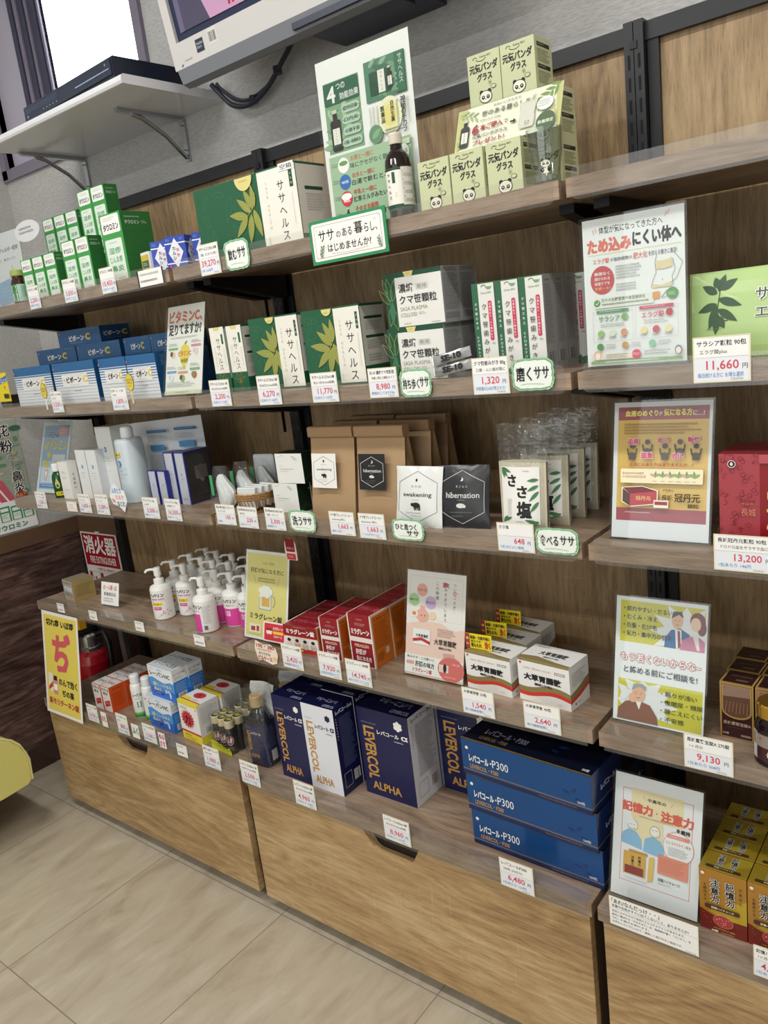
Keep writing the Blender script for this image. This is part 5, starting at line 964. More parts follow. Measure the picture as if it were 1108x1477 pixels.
sachet('charcoal foil coffee sachet with a moon print, leaning at an angle', .655, -.300, 8, .102, .114, P('#26282c', .3), lambda A: lab_b(A, False), 12)
clear_zip = clear('zip_plastic', (.86, .87, .87, 1), 1.5, .1, .1)
SALT = prn('#cfc7ae', .8)
def salt(label, x, y, rz):
    e = empty('salt_pouch', label, 'pouch', (x, y, ZC + .0003), rz, 'clear salt pouches'); w, h = .094, .186
    def pt(u, v, s, g):
        puff = g * (math.sin(math.pi * u)) ** .5 * (1 - .55 * v) * min(1, .35 + v * 9); return ((u - .5) * w * (1.0 - .06 * (1 - v)), (-puff if s else puff) + .020 + v * .010, v * h)
    b = MB(); b.grid(lambda u, v: pt(.02 + u * .96, v * .66, 1, .0195), 14, 12, SALT); b.grid(lambda u, v: pt(.02 + u * .96, v * .66, 0, .0195), 8, 8, SALT, True, True); b.grid(lambda u, v: ((u * .96 - .46) * w, .020 + .0066 + (v - .5) * 2 * .0195 * math.sin(math.pi * (.02 + u * .96)) ** .5 * .64, h * .66), 14, 3, SALT); b.build('salt_fill', e)
    b = MB(); b.grid(lambda u, v: pt(u, v, 1, .021), 14, 16, FILM); b.grid(lambda u, v: pt(u, v, 0, .021), 10, 12, FILM, True, True); b.build('clear_film', e)
    b = MB()
    for z in (.80, .835): b.box((-w / 2 + .001, .0215, h * z), (w / 2 - .001, .0305, h * z + .0018), clear_zip)
    b.build('zip_seal', e)
    b = MB(); bd = lambda u, v, k: Vector(pt(.10 + u * .78, .62 - v * .52, 1, .0216)) + Vector((0, -k, 0)); A = Art(b, (0, 0, 0), (1, 0, 0), (0, 0, -1), w * .78, h * .52, bd)
    for i in range(6): A.rect(0, i / 6, 1, (i + 1) / 6, prn('#e9e9e4')); A.k -= 5e-5
    A.k += 3e-4; GLV = prn('#3f7a4c')
    A.text('さ', .20, .14, .42, .34, K, .05); A.text('さ', .46, .33, .70, .53, K, .05); A.text('塩', .44, .60, .80, .88, K, .05); A.lines(.6, .06, .8, .09, 1, GREY); A.lines(.16, .56, .32, .86, 9, prn('#b5b5ac'), .3); A.lines(.4, .94, .7, .965, 1, GREY)
    for x, y, a, l in ((.02, .02, -50, 20), (.02, .02, -20, 22), (.04, .02, -75, 18), (.98, .22, 185, 20), (.98, .32, 205, 22), (.99, .42, 225, 24), (.99, .6, 230, 24), (.02, .95, 20, 22), (.02, .98, 50, 16), (.98, .98, 165, 26), (.98, .95, 200, 16)): A.leaf(min(.985, max(.015, x)), y, l, a, 6, GLV)
    b.build('paper_label', e); return e

s0 = salt('clear salt pouch with white leaf label and brush lettering, front one', .777, -.308, 0)
for x, y, a, lb in ((.790, -.252, 2, 'clear salt pouch second in the file behind the lettered front one'), (.795, -.198, 3, 'clear salt pouch third in the file'), (.795, -.142, 4, 'clear salt pouch at the rear of the file')): dup(s0, (x, y, ZC + .0003), a, lb)
NET = prn('#dfe3e2', .7)
def net(label, x, y, rz, s=1.0):
    e = empty('foaming_net', label, 'net', (x, y, ZC + .0003), rz, 'foaming nets in clear bags'); rr = random.Random(int(x * 5000))
    def nf(u, v): t = u * 2 * math.pi; q = math.sin(math.pi * (.10 + .88 * v)) ** .45; r = .021 * q * (1 + .09 * math.sin(7 * t + 5 * v) + .05 * math.sin(13 * t + 9 * v)) * (1.1 - .35 * v); return (r * 1.15 * math.cos(t) + .006 * math.sin(5 * v) + .004, .021 + r * .75 * math.sin(t), .002 + v * .078 * s)
    MB().grid(nf, 40, 14, NET).build('white_net', e)
    b = MB(); b.box((-.019, -.001, .034), (-.011, .0, .082 * s), prn('#3d9a62', .4)); b.build('green_tag', e)
    b = MB(); b.grid(lambda u, v: ((u - .5) * (.056 - .02 * v * v), -.0025 - .004 * math.sin(math.pi * u) * (1 - v) + .02 * v + .001 * math.sin(23 * u + 9 * v), v * .100 * s), 10, 10, FILM); b.grid(lambda u, v: ((u - .5) * (.056 - .02 * v * v), .042 - .02 * v, v * .100 * s), 6, 6, FILM, True, True); b.build('clear_bag', e); return e
n0 = net('white foaming net in a clear bag with green tag, front one', -.018, -.286, 12); dup(n0, (-.002, -.236, ZC + .0003), 14, 'white foaming net in a clear bag, second behind the front one'); dup(n0, (.013, -.186, ZC + .0003), 10, 'white foaming net in a clear bag, rear one')
e = empty('wicker_basket', 'small wicker basket holding white soap sachets on the third shelf', 'basket', (.092, -.272, ZC + .0003)); WK = prn('#b08652', .7); WK2 = prn('#8f6a3e', .7); rb = MB()
MB().lathe([(0, .001), (.034, .001), (.034, .004), (0, .004)], WK2, 24).build('base', e)
b = MB()
for k in range(30):
    t = 2 * math.pi * k / 30; b.tube([(.034 * math.cos(t), .034 * math.sin(t), .003), (.039 * math.cos(t + .08), .039 * math.sin(t + .08), .018), (.0435 * math.cos(t), .0435 * math.sin(t), .036)], .0011, WK, 5)
b.build('wicker_stakes', e)
b = MB()
for j in range(6):
    z = .032 + .0026 * j; n = 60; b.tube([((.043 + .0004 * j + .0014 * math.sin(k * 3 + j * math.pi)) * math.cos(2 * math.pi * k / n), (.043 + .0004 * j + .0014 * math.sin(k * 3 + j * math.pi)) * math.sin(2 * math.pi * k / n), z + .0008 * math.sin(k * 2.1 + j)) for k in range(n + 1)], .0017, WK if j % 2 else WK2, 6)
b.build('woven_rim', e)
wsn = ['front', 'second', 'third', 'rearmost']
for i in range(4):
    b = MB(); m = P('#d9dcda', .3); b.cbox((-.027, 0, 0), (.027, .009, .046), m, .003, 'x'); A = Art(b, (-.027, -.0002, .046), (1, 0, 0), (0, 0, -1), .054, .046); A.line([(.03, .08), (.97, .08)], .5, prn('#b9bcba')); A.line([(.06, .5), (.4, .42), (.9, .55)], .3, prn('#c9ccca'))
    o = tag(b.build('soap_sachet', None, (.088 + .004 * i, -.300 + .0175 * i, ZC + .012), 4 - 3 * i), 'white soap sachet standing in the wicker basket, ' + wsn[i] + ' one', 'sachet', 'soap sachets in the basket'); o.rotation_euler.x = rad(-8)
b = MB(); b.cbox((-.033, 0, .0), (.033, .0012, .100), prn('#c9d3dc', .35), .006, 'y'); A = Art(b, (-.033, 0, .1), (1, 0, 0), (0, 0, -1), .066, .1); A.poly([(.06, .04), (.94, .04), (.90, .34), (.7, .5), (.3, .5), (.1, .34)], prn('#dbe2e8')); tag(b.build('pale_card', None, (-.022, -.128, ZC + .0003), 6), 'plain pale card standing behind the foaming nets', 'card')
# ================================================================ middle bay, fourth shelf
def beer(A):
    Y1 = prn('#e6d988'); A.rect(.04, .03, .96, .97, Y1); A.text('こんな方、要注意', .38, .12, .66, .15, prn('#6b6338')); A.text('肝臓が気になる方に', .12, .195, .88, .25, K, .015); A.line([(.20, .28), (.25, .37)], .7, K); A.line([(.80, .28), (.74, .37)], .7, K); A.lines(.30, .30, .70, .36, 2, prn('#6b6338'))
    A.rrect(.34, .47, .62, .66, 3, prn('#9aa3a5')); A.rrect(.35, .475, .61, .65, 3, prn('#e8e6da')); A.rect(.40, .49, .58, .62, prn('#e3b45a')); A.ring(.64, .555, 9, 13, 2, prn('#9aa3a5'), 14, -80, 80)
    for x, y, r in ((.38, .44, 8), (.46, .42, 9), (.54, .425, 9), (.60, .45, 8), (.43, .47, 10), (.52, .47, 12), (.38, .50, 6)): A.ell(x, y, r + .6, r + .6, prn('#9aa3a5'), 16)
    for x, y, r in ((.38, .44, 8), (.46, .42, 9), (.54, .425, 9), (.60, .45, 8), (.43, .47, 10), (.52, .47, 12), (.38, .50, 6), (.5, .45, 10)): A.ell(x, y, r, r, prn('#f2f0e6'), 16)
    A.text('ミラグレーン錠', .13, .705, .88, .775, K, .015); A.rrect(.13, .83, .40, .93, 2, prn('#f0ead0')); A.rect(.17, .86, .27, .91, prn('#b5443c')); A.rect(.30, .85, .36, .91, prn('#b5443c')); A.lines(.12, .945, .4, .955, 1, GREY)
pop('card_stand', 'yellow poster with a beer mug drawing in a clear stand at the shelf joint', .053, -.281, ZD, 146, 212, 14, beer)
MR = prn('#8f1d2a', .35)
b = MB(); b.prism([(0, 0), (.037, 0), (.037, .038), (.032, .048), (.0185, .052), (.005, .048), (0, .038)], 1, 0, .0012, prn('#e8dcd8', .35)); A = Art(b, (0, 0, .052), (1, 0, 0), (0, 0, -1), .037, .052); A.rrect(.12, .02, .88, .62, 3, MR); A.rrect(.12, .70, .88, .98, 1, RED); A.text('ミラグレーン', .2, .40, .8, .52, prn('#f0d8d4'), .02); A.lines(.25, .78, .75, .9, 2, prn('#f0d8d4'))
o = tag(b.build('red_tab', None, (.118, -.2335, ZD + .198)), 'small red and white tab clipped over the top of the yellow beer poster', 'tab')
b = MB(); b.prism([(.003, 0), (.069, 0), (.072, .003), (.072, .043), (.069, .046), (.003, .046), (0, .043), (0, .003)], 1, 0, .002, prn('#ecdcdc', .3)); A = Art(b, (0, 0, .046), (1, 0, 0), (0, 0, -1), .072, .046); A.rrect(.06, .07, .94, .93, 3, RED)
for x in (.22, .34): A.ell(x, .5, 5, 6, prn('#f0d8c8')); A.ell(x, .38, 5, 3, prn('#7a2a22'))
A.text('ミラグレーン', .45, .22, .88, .38, WHITE, .04); A.rect(.45, .44, .9, .58, prn('#eec13c')); A.text('ピルケース', .5, .64, .85, .76, WHITE, .03)
o = tag(b.build('pill_case_card', None, (.066, -.298, ZD + .014), 2), 'red rounded pill-case card leaning on the foot of the yellow beer poster', 'card'); o.rotation_euler.x = rad(-14)
MO = prn('#d2701f', .4)
def mira_t(A):
    A.rect(0, 0, 1, 1, MR); A.text('ミラグレーン錠', .14, .32, .9, .62, prn('#b5626a'), .03)
    for x in (0, .96): A.rect(x, 0, x + .04, 1, prn('#e2cfc6'))
def mira_r(A):
    A.rect(0, 0, 1, .03, prn('#e2cfc6')); A.rect(0, 0, .05, 1, prn('#e2cfc6')); A.text('ミラグレーン', .15, .08, .8, .13, K, .02); A.lines(.13, .16, .9, .66, 15, prn('#a3521a'), .3); A.rect(.6, .70, .78, .82, prn('#cfc3b0')); A.lines(.15, .74, .5, .9, 4, prn('#8a3d10'), .35)
def m45_f(A):
    A.rect(0, .0, 1, .40, MR); A.rect(0, .40, 1, .43, OR); A.text('ミラグレーン錠', .08, .14, .92, .33, WHITE, .05); A.lines(.3, .04, .7, .09, 1, prn('#d8a0a0')); A.rect(0, .43, 1, .84, prn('#ebe7e2')); A.rect(0, .84, 1, 1, prn('#c2341f')); A.ell(.5, .92, 3, 3, prn('#eec13c')); A.lines(.25, .46, .75, .5, 1, GREY)
    for i in range(4): x = .14 + .24 * i; A.ell(x, .74, 9, 8, prn(['#d9d9d6', '#d8a878', '#c9c5c2', '#b9b9c2'][i])); A.ell(x, .62, 5.5, 6, prn('#e6cdb8')); A.ell(x, .56, 5.5, 4, K)
def m_f(A):
    A.rect(0, 0, 1, 1, prn('#e6ddd6')); A.rect(.05, .0, .95, .43, MR); A.text('ミラグレーン', .12, .27, .88, .38, WHITE, .05); A.lines(.3, .16, .8, .22, 2, prn('#d8a0a0')); A.lines(.4, .08, .62, .11, 1, prn('#e0c0c0')); A.rect(.05, .52, .95, .98, MR); A.text('MIRAGLEN', .2, .56, .8, .62, prn('#e2b8a8'), .03); A.text('肝臓が', .22, .66, .66, .76, WHITE, .03); A.text('気になる方', .22, .79, .86, .88, WHITE, .03)
def stack(proto, n, x, y, z, dx, dy, rz, lb):
    for i in range(1, n): dup(proto, (x + dx * i, y + dy * i, z), rz, lb[i - 1])
m1 = carton('tablet_carton', 'low maroon carton with four small faces, right beside the beer poster', 'carton', .187, -.291, ZD, 99, 64, 52, {'*': MO, 'F': prn('#ebe7e2')}, {'F': m45_f, 'T': mira_t, 'R': mira_r}, 3, 'maroon and orange cartons')
stack(m1, 3, .187, -.291, ZD, -.003, .0535, 3, ['low maroon carton in the second rank, behind the one with four faces', 'low maroon carton at the rear of its file of three'])
m2 = carton('tablet_carton', 'medium maroon and orange carton between the low one and the tall one', 'carton', .281, -.292, ZD, 55, 97, 42, {'*': MO}, {'F': m_f, 'T': mira_t, 'R': mira_r}, 2, 'maroon and orange cartons')
stack(m2, 3, .281, -.292, ZD, -.0015, .0435, 2, ['medium maroon and orange carton in the second rank', 'medium maroon and orange carton at the rear of its file'])
m3 = carton('tablet_carton', 'tall maroon carton with a broad orange side, front one', 'carton', .370, -.293, ZD, 64, 118, 64, {'*': MO}, {'F': m_f, 'T': mira_t, 'R': mira_r}, 0, 'maroon and orange cartons')
stack(m3, 3, .370, -.293, ZD, 0, .0655, 0, ['tall maroon and orange carton in the second rank, its orange side beside the pink poster', 'tall maroon and orange carton at the rear of its file'])
def tsui(A):
    A.rect(0, 0, 1, 1, prn('#f0e9e6')); A.frame(.05, .05, .95, .45, .5, prn('#cfc2be')); A.poly([(0, .52), (.3, .47), (.6, .47), (.8, .53), (1, .50), (1, 1), (0, 1)], prn('#f0cfc2'))
    A.vtext('つい食べすぎ・', .82, .08, .37, 7.5, K); A.vtext('飲みすぎてしまう', .67, .08, .46, 8, K); A.vtext('この時間', .53, .08, .26, 8, K); A.rect(.77, .155, .88, .205, prn('#f0e9e6')); A.text('食', .775, .158, .875, .203, RED, .02); A.text('飲', .615, .085, .73, .135, RED, .02)
    for x, y, c, t in ((.27, .18, '#ecaaa2', 'むかつき'), (.13, .28, '#a9d49a', '胸やけ'), (.42, .29, '#cdb0dc', '胃もたれ')): A.ell(x, y, 13, 13, prn(c)); A.text(t, x - .07, y - .012, x + .07, y + .012, prn('#6b4a4a'), .02)
    A.ell(.28, .42, 16, 13, prn('#ecb0a0')); A.poly([(.24, .33), (.32, .33), (.33, .42), (.25, .42)], prn('#ecb0a0')); A.ell(.14, .41, 9, 8, prn('#f2e8dc')); A.ell(.14, .41, 5, 4, prn('#d98a5a')); A.ell(.46, .41, 8, 8, prn('#f0d3b0')); A.ell(.27, .42, 1.2, 1.6, K, 8); A.ell(.33, .42, 1.2, 1.6, K, 8)
    A.rect(.13, .55, .43, .70, prn('#efefec')); A.poly([(.13, .65), (.28, .63), (.43, .66), (.43, .69), (.28, .66), (.13, .68)], RED); A.text('大草胃腸散', .18, .60, .40, .63, K, .03); A.text('大草胃腸散', .50, .62, .88, .675, K, .02); A.text('顆粒(分包)', .58, .69, .80, .715, K, .02); A.lines(.55, .52, .88, .60, 4, prn('#b58a80'), .4); A.lines(.66, .74, .88, .79, 3, prn('#a57a70'))
    A.rect(0, .80, 1, .98, prn('#f0eeea')); A.text('飲みすぎ・二日酔いに', .04, .815, .52, .84, K, .02); A.rrect(.03, .865, .17, .90, 3, prn('#e8a59a')); A.text('肝臓の味方', .19, .86, .52, .91, K, .03); A.text('ミラグレーン錠', .14, .925, .48, .965, prn('#c0392f'), .03); A.ell(.80, .885, 31, 24, prn('#d9706a')); A.rect(.60, .85, .76, .92, prn('#f0d0ca')); A.ell(.70, .88, 4, 9, K); A.text('くわしくは', .82, .82, .94, .84, WHITE, .02); A.lines(.7, .95, .92, .97, 1, prn('#f0d0ca'))
pop('card_stand', 'pink and white poster with a stomach drawing, in an acrylic stand on the fourth shelf', .542, -.287, ZD, 140, 212, 13.5, tsui)
OW = prn('#e9e9e6', .4); OLV = prn('#8a7c4e', .4); ORD = prn('#d23a2e', .4)
def wave(A, y, t, m): A.poly([(i / 12, y + .06 * math.sin(i / 12 * 5.6 + .8)) for i in range(13)] + [(i / 12, y + t + .06 * math.sin(i / 12 * 5.6 + .8)) for i in range(12, -1, -1)], m)
def o_f(A):
    A.rect(0, 0, 1, .05, OLV); wave(A, .60, .15, OLV); wave(A, .72, .09, ORD); A.text('むかむか・胃のもたれ・むかつきに', .12, .18, .66, .23, prn('#c98a80'), .01); A.rrect(.72, .17, .92, .23, .5, GREY); A.text('第2類医薬品', .735, .18, .905, .22, WHITE, .02); A.text('大草胃腸散', .12, .33, .84, .48, K, .06); A.text('顆粒(分包)', .32, .52, .66, .59, K, .03); A.ell(.06, .10, 2.2, 2.2, RED, 10); A.lines(.75, .90, .86, .93, 1, GREY)
def o_t(A): A.poly([(0, .8), (.3, .72), (.7, .86), (1, .92), (1, 1), (0, 1)], OLV); A.text('大草胃腸散', .26, .36, .80, .58, prn('#4a4a48'), .05); A.text('顆粒(分包)', .4, .64, .7, .74, prn('#6a6a66'), .02); A.lines(.1, .1, .4, .18, 1, GREY)
def o_r(A): A.lines(.12, .18, .85, .5, 6, prn('#9a9c9c'), .35); A.poly([(0, .63), (.35, .58), (1, .42), (1, .60), (.5, .70), (0, .78)], OLV); A.poly([(0, .76), (.5, .70), (1, .58), (1, .66), (.5, .78), (0, .84)], ORD); A.ell(.25, .9, 2, 2, K, 8); A.lines(.35, .88, .6, .92, 1, GREY)
o1 = carton('stomach_powder_carton', 'smaller white carton with red and olive waves, front one under its yellow flag', 'carton', .670, -.284, ZD, 101, 76, 62, {'*': OW}, {'F': o_f, 'T': o_t, 'R': o_r}, -4, 'white carton file with yellow flags')
b = MB(); b.add([(-.054, -.001, .001), (.002, .004, .001), (.002, .006, .031), (-.054, .0, .031)], [(0, 1, 2, 3)], prn('#e3cf1f', .4)); A = Art(b, (-.054, -.0004, .031), Vector((.056, .0055, 0)).normalized(), (0, 0, -1), .0562, .030); A.k += 8e-4; A.rect(0, 0, .16, 1, prn('#a3303c')); A.vtext('特価', .08, .15, .85, 5.5, prn('#f0e070'), .03); A.text('胃弱・食欲不振に', .20, .12, .96, .34, K, .03); A.text('効く', .74, .42, .95, .9, RED, .05); A.text('胃もたれ', .22, .62, .62, .88, K, .03); A.text('飲みすぎ', .22, .40, .6, .56, K, .02)
fl = b.build('yellow_flag', o1, (0, .012, .0762))
dup(o1, (.666, -.219, ZD + .0003), -4, 'smaller white wave-striped carton in the second rank, under the middle yellow flag'); dup(o1, (.662, -.154, ZD + .0003), -4, 'smaller white wave-striped carton at the rear, under the farthest yellow flag')
carton('stomach_powder_carton', 'larger white carton with red and olive waves, standing alone without a flag', 'carton', .786, -.286, ZD, 106, 83, 66, {'*': OW}, {'F': o_f, 'T': o_t, 'R': o_r}, -5)
# ================================================================ middle bay, cabinet top
NVY = prn('#141a4a', .3); LVG = prn('#c2924a', .35)
def flower(A, x, y, r, m):
    for i in range(6): a = rad(60 * i + 30); A.ell(x + r * .62 * math.cos(a) / 1000 / A.w, y + r * .62 * math.sin(a) / 1000 / A.h, r * .40, r * .40, m, 10)
    A.ell(x, y, r * .5, r * .5, m, 10)
def lev_f(bg, fg):
    def g(A):
        # column reading downwards: letters turned a quarter clockwise
        A.rect(0, 0, 1, 1, bg); A.lines(.07, .155, .40, .175, 1, prn('#8a8ca8')); flower(A, .80, .12, A.w * 1000 * .085, fg)
        G = glyph('LEVERCOL', .03); dx = G[4] - G[2]; dy = G[5] - G[3]
        A.raw(G, lambda a, b_: (.10 + (b_ - G[3]) / dy * .22, .20 + (a - G[2]) / dx * .61), LVG)
        A.text('ALPHA', .16, .835, .72, .925, LVG, .03); A.text('レバコール', .38, .215, .80, .262, fg, .03); A.text('α', .85, .215, .97, .262, fg, .03); A.lines(.70, .29, .95, .31, 1, fg)
    return g
def lev_t(dark):
    def f(A):
        A.rect(0, 0, 1, 1, prn('#0d1238', .3)); c = prn('#8f93ad')
        G = glyph('レバコールα', .03); dx = G[4] - G[2]; dy = G[5] - G[3]; A.raw(G, lambda a, b_: (.85 - (a - G[2]) / dx * .6, .42 + (b_ - G[3]) / dy * .22), c); A.text('LEVERCOL', .62, .78, .96, .92, c, .03)
    return f
def lev_r(bg, fg):
    def f(A): A.rect(0, 0, 1, 1, bg); A.text('レバコールα', .12, .03, .94, .075, fg, .03); A.vtext('LEVERCOL', .10, .10, .36, 4.5, fg, .03); A.lines(.22, .12, .92, .70, 26, prn('#6a719c') if fg is WHITE else prn('#8d93a3'), .32); A.frame(.14, .76, .5, .92, .5, fg); A.rect(.62, .78, .92, .90, WHITE); A.bars(.64, .78, .9, .9, K, 12)
    return f
PWH = prn('#dfe2ea', .35)
NR = {'*': NVY}
l1 = carton('liver_tonic_carton', 'tall navy carton with gold letters, left neighbour of the white-fronted one', 'carton', .155, -.337, ZE, 94, 211, 66, NR, {'F': lev_f(NVY, WHITE), 'T': lev_t(1), 'R': lev_r(NVY, WHITE)}, 0, 'navy liver tonic cartons')
l2 = carton('liver_tonic_carton', 'tall white-fronted carton with gold letters and a navy side', 'carton', .2515, -.338, ZE, 96, 211, 66, NR, {'F': lev_f(PWH, NVY), 'T': lev_t(1), 'R': lev_r(NVY, WHITE)}, 0, 'navy liver tonic cartons')
dup(l1, (.155, -.268, ZE), 0, 'tall navy carton behind the front pair, its top under the shelf above, left one'); dup(l2, (.2515, -.268, ZE), 0, 'tall white-fronted carton behind the front pair, its front edge peeping above')
l3 = carton('liver_tonic_carton', 'broad navy carton with gold letters and a white printed side, mid bay', 'carton', .400, -.296, ZE, 139, 210, 94, NR, {'F': lev_f(NVY, WHITE), 'T': lev_t(1), 'R': lev_r(PWH, NVY)}, 0, 'navy liver tonic cartons')
dup(l3, (.548, -.203, ZE), 0, 'broad navy carton set back behind the pile of long blue boxes')
for x in (.400,): dup(l3, (x, -.199, ZE), 0, 'broad navy carton hidden directly behind the one with the white printed side')
PB1 = prn('#1d3f78', .22) ; PB2 = prn('#0b1022', .2)
def p_f(A):
    A.rect(0, 0, 1, 1, P('#1f5190', .2, .4)); A.rect(0, .84, 1, .86, GOLD); A.rect(0, .90, 1, 1, prn('#131e48', .3)); A.lines(.62, .915, .97, .965, 1, prn('#8a7440')); flower(A, .045, .24, 3.6, WHITE)
    A.text('レパコール・', .06, .40, .245, .60, WHITE, .035); A.text('P300', .255, .38, .385, .60, WHITE, .0); A.text('LEVERCOL・P300', .065, .67, .30, .79, LVG, .02); A.leaf(.86, .55, 12, 40, 5, prn('#1c3266')); A.leaf(.84, .62, 14, 160, 5, prn('#1c3266')); A.leaf(.88, .7, 12, -20, 5, prn('#1c3266')); A.text('500粒', .90, .72, .955, .80, prn('#c9d0e0'), .02)
def p_t(A): A.rect(0, 0, 1, 1, PB2); A.text('レパコール・P300', .12, .55, .46, .72, prn('#9aa0b5'), .01); A.text('LEVERCOL・P300', .12, .78, .34, .88, prn('#6a5a34'), .02); A.leaf(.66, .5, 24, 10, 8, prn('#132a5c', .2)); A.leaf(.7, .65, 20, 170, 7, prn('#132a5c', .2)); A.rect(0, .97, 1, 1, GOLD); A.text('500粒', .92, .85, .97, .92, prn('#c9d0e0'), .02)
def p_r(A): A.rect(0, 0, 1, 1, P('#142c60', .2, .3)); A.text('レパコール・', .30, .45, .85, .60, prn('#c9d0e0'), .03); A.rect(0, .84, 1, .86, GOLD)
pp = carton('tablet_box', 'long blue box with gold line at the bottom of the pile of three', 'box', .767, -.334, ZE, 268, 74.5, 115, {'*': PB2}, {'F': p_f, 'T': p_t, 'R': p_r}, -1, 'piled long blue boxes')
dup(pp, (.762, -.336, ZE + .0751), -2, 'long blue box with gold line in the middle of the pile of three'); dup(pp, (.757, -.336, ZE + .1499), -3, 'long blue box with gold line on top of the pile, its black lid showing')
dup(pp, (.757, -.214, ZE), 0, 'long blue box behind the pile of three, bottom one'); dup(pp, (.757, -.214, ZE + .0751), 0, 'long blue box behind the pile of three, upper one')
def bagged(label, x, y, rz):
    e = empty('bagged_bottle', label, 'bottle', (x, y, ZE + .0003), rz, 'bagged tonic bottles')
    b = MB(); b.cbox((-.031, 0, 0), (.031, .046, .118), prn('#0f1022', .12), .009); pr = [(.032, .118), (.030, .126), (.022, .138), (.0135, .146), (.0125, .152), (0, .152)]; b.lathe(pr, prn('#0f1022', .12), 24, (0, .023, 0), .95, .72); b.build('glass_body', e)
    b = MB(); b.cbox((-.0316, -.0006, .008), (.0316, .0466, .110), NVY, .0094); A = Art(b, (-.0316 + .005, -.0006, .110), (1, 0, 0), (0, 0, -1), .052, .102); A.k += 1e-4
    G = glyph('LEVERCOL', .03); dx = G[4] - G[2]; dy = G[5] - G[3]; A.raw(G, lambda a, b_: (.02 + (b_ - G[3]) / dy * .2, .18 + (a - G[2]) / dx * .52), LVG); A.text('ALPHA', .1, .76, .62, .86, LVG, .03); A.text('レバコール', .28, .18, .88, .25, WHITE, .03); A.lines(.0, .07, .4, .09, 1, prn('#8a8ca8'))
    A = Art(b, (.0316, .006, .110), (0, 1, 0), (0, 0, -1), .034, .102); A.lines(.05, .06, .95, .6, 12, prn('#6a719c'), .35); A.rect(.25, .68, .8, .95, prn('#d6d9de')); b.build('printed_label', e)
    b = MB(); b.lathe([(0, .152), (.0165, .152), (.0165, .178), (.015, .180), (0, .1802)], prn('#b59a72', .4), 24, (0, .023, 0)); b.build('screw_cap', e)
    b = MB(); b.grid(lambda u, v: (-.038 + .076 * u + .006 * math.sin(7 * v), .050 + .004 * math.sin(6 * u + 5 * v), .112 + .088 * v), 10, 8, prn('#d8dadc', .4)); b.build('white_leaflet', e)
    b = MB()
    def bf(u, v): t = u * 2 * math.pi; w = 1 + .16 * max(0, v - .55) + .03 * math.sin(5 * t + 8 * v); dd = 1 - .55 * max(0, v - .55) / .45; return ((.040 * w) * max(-1, min(1, 1.25 * math.cos(t))), .023 + (.030 * dd) * max(-1, min(1, 1.25 * math.sin(t))) * (1 + .05 * math.sin(9 * t + 11 * v)), .0008 + v * (.203 + .012 * math.cos(t)))
    b.grid(bf, 32, 16, FILM); b.build('clear_bag', e); return e
bg = bagged('dark tonic bottle in a clear bag before the navy cartons, front one', .026, -.336, 4); dup(bg, (.055, -.262, ZE + .0003), 6, 'dark tonic bottle in a clear bag, standing behind the first')
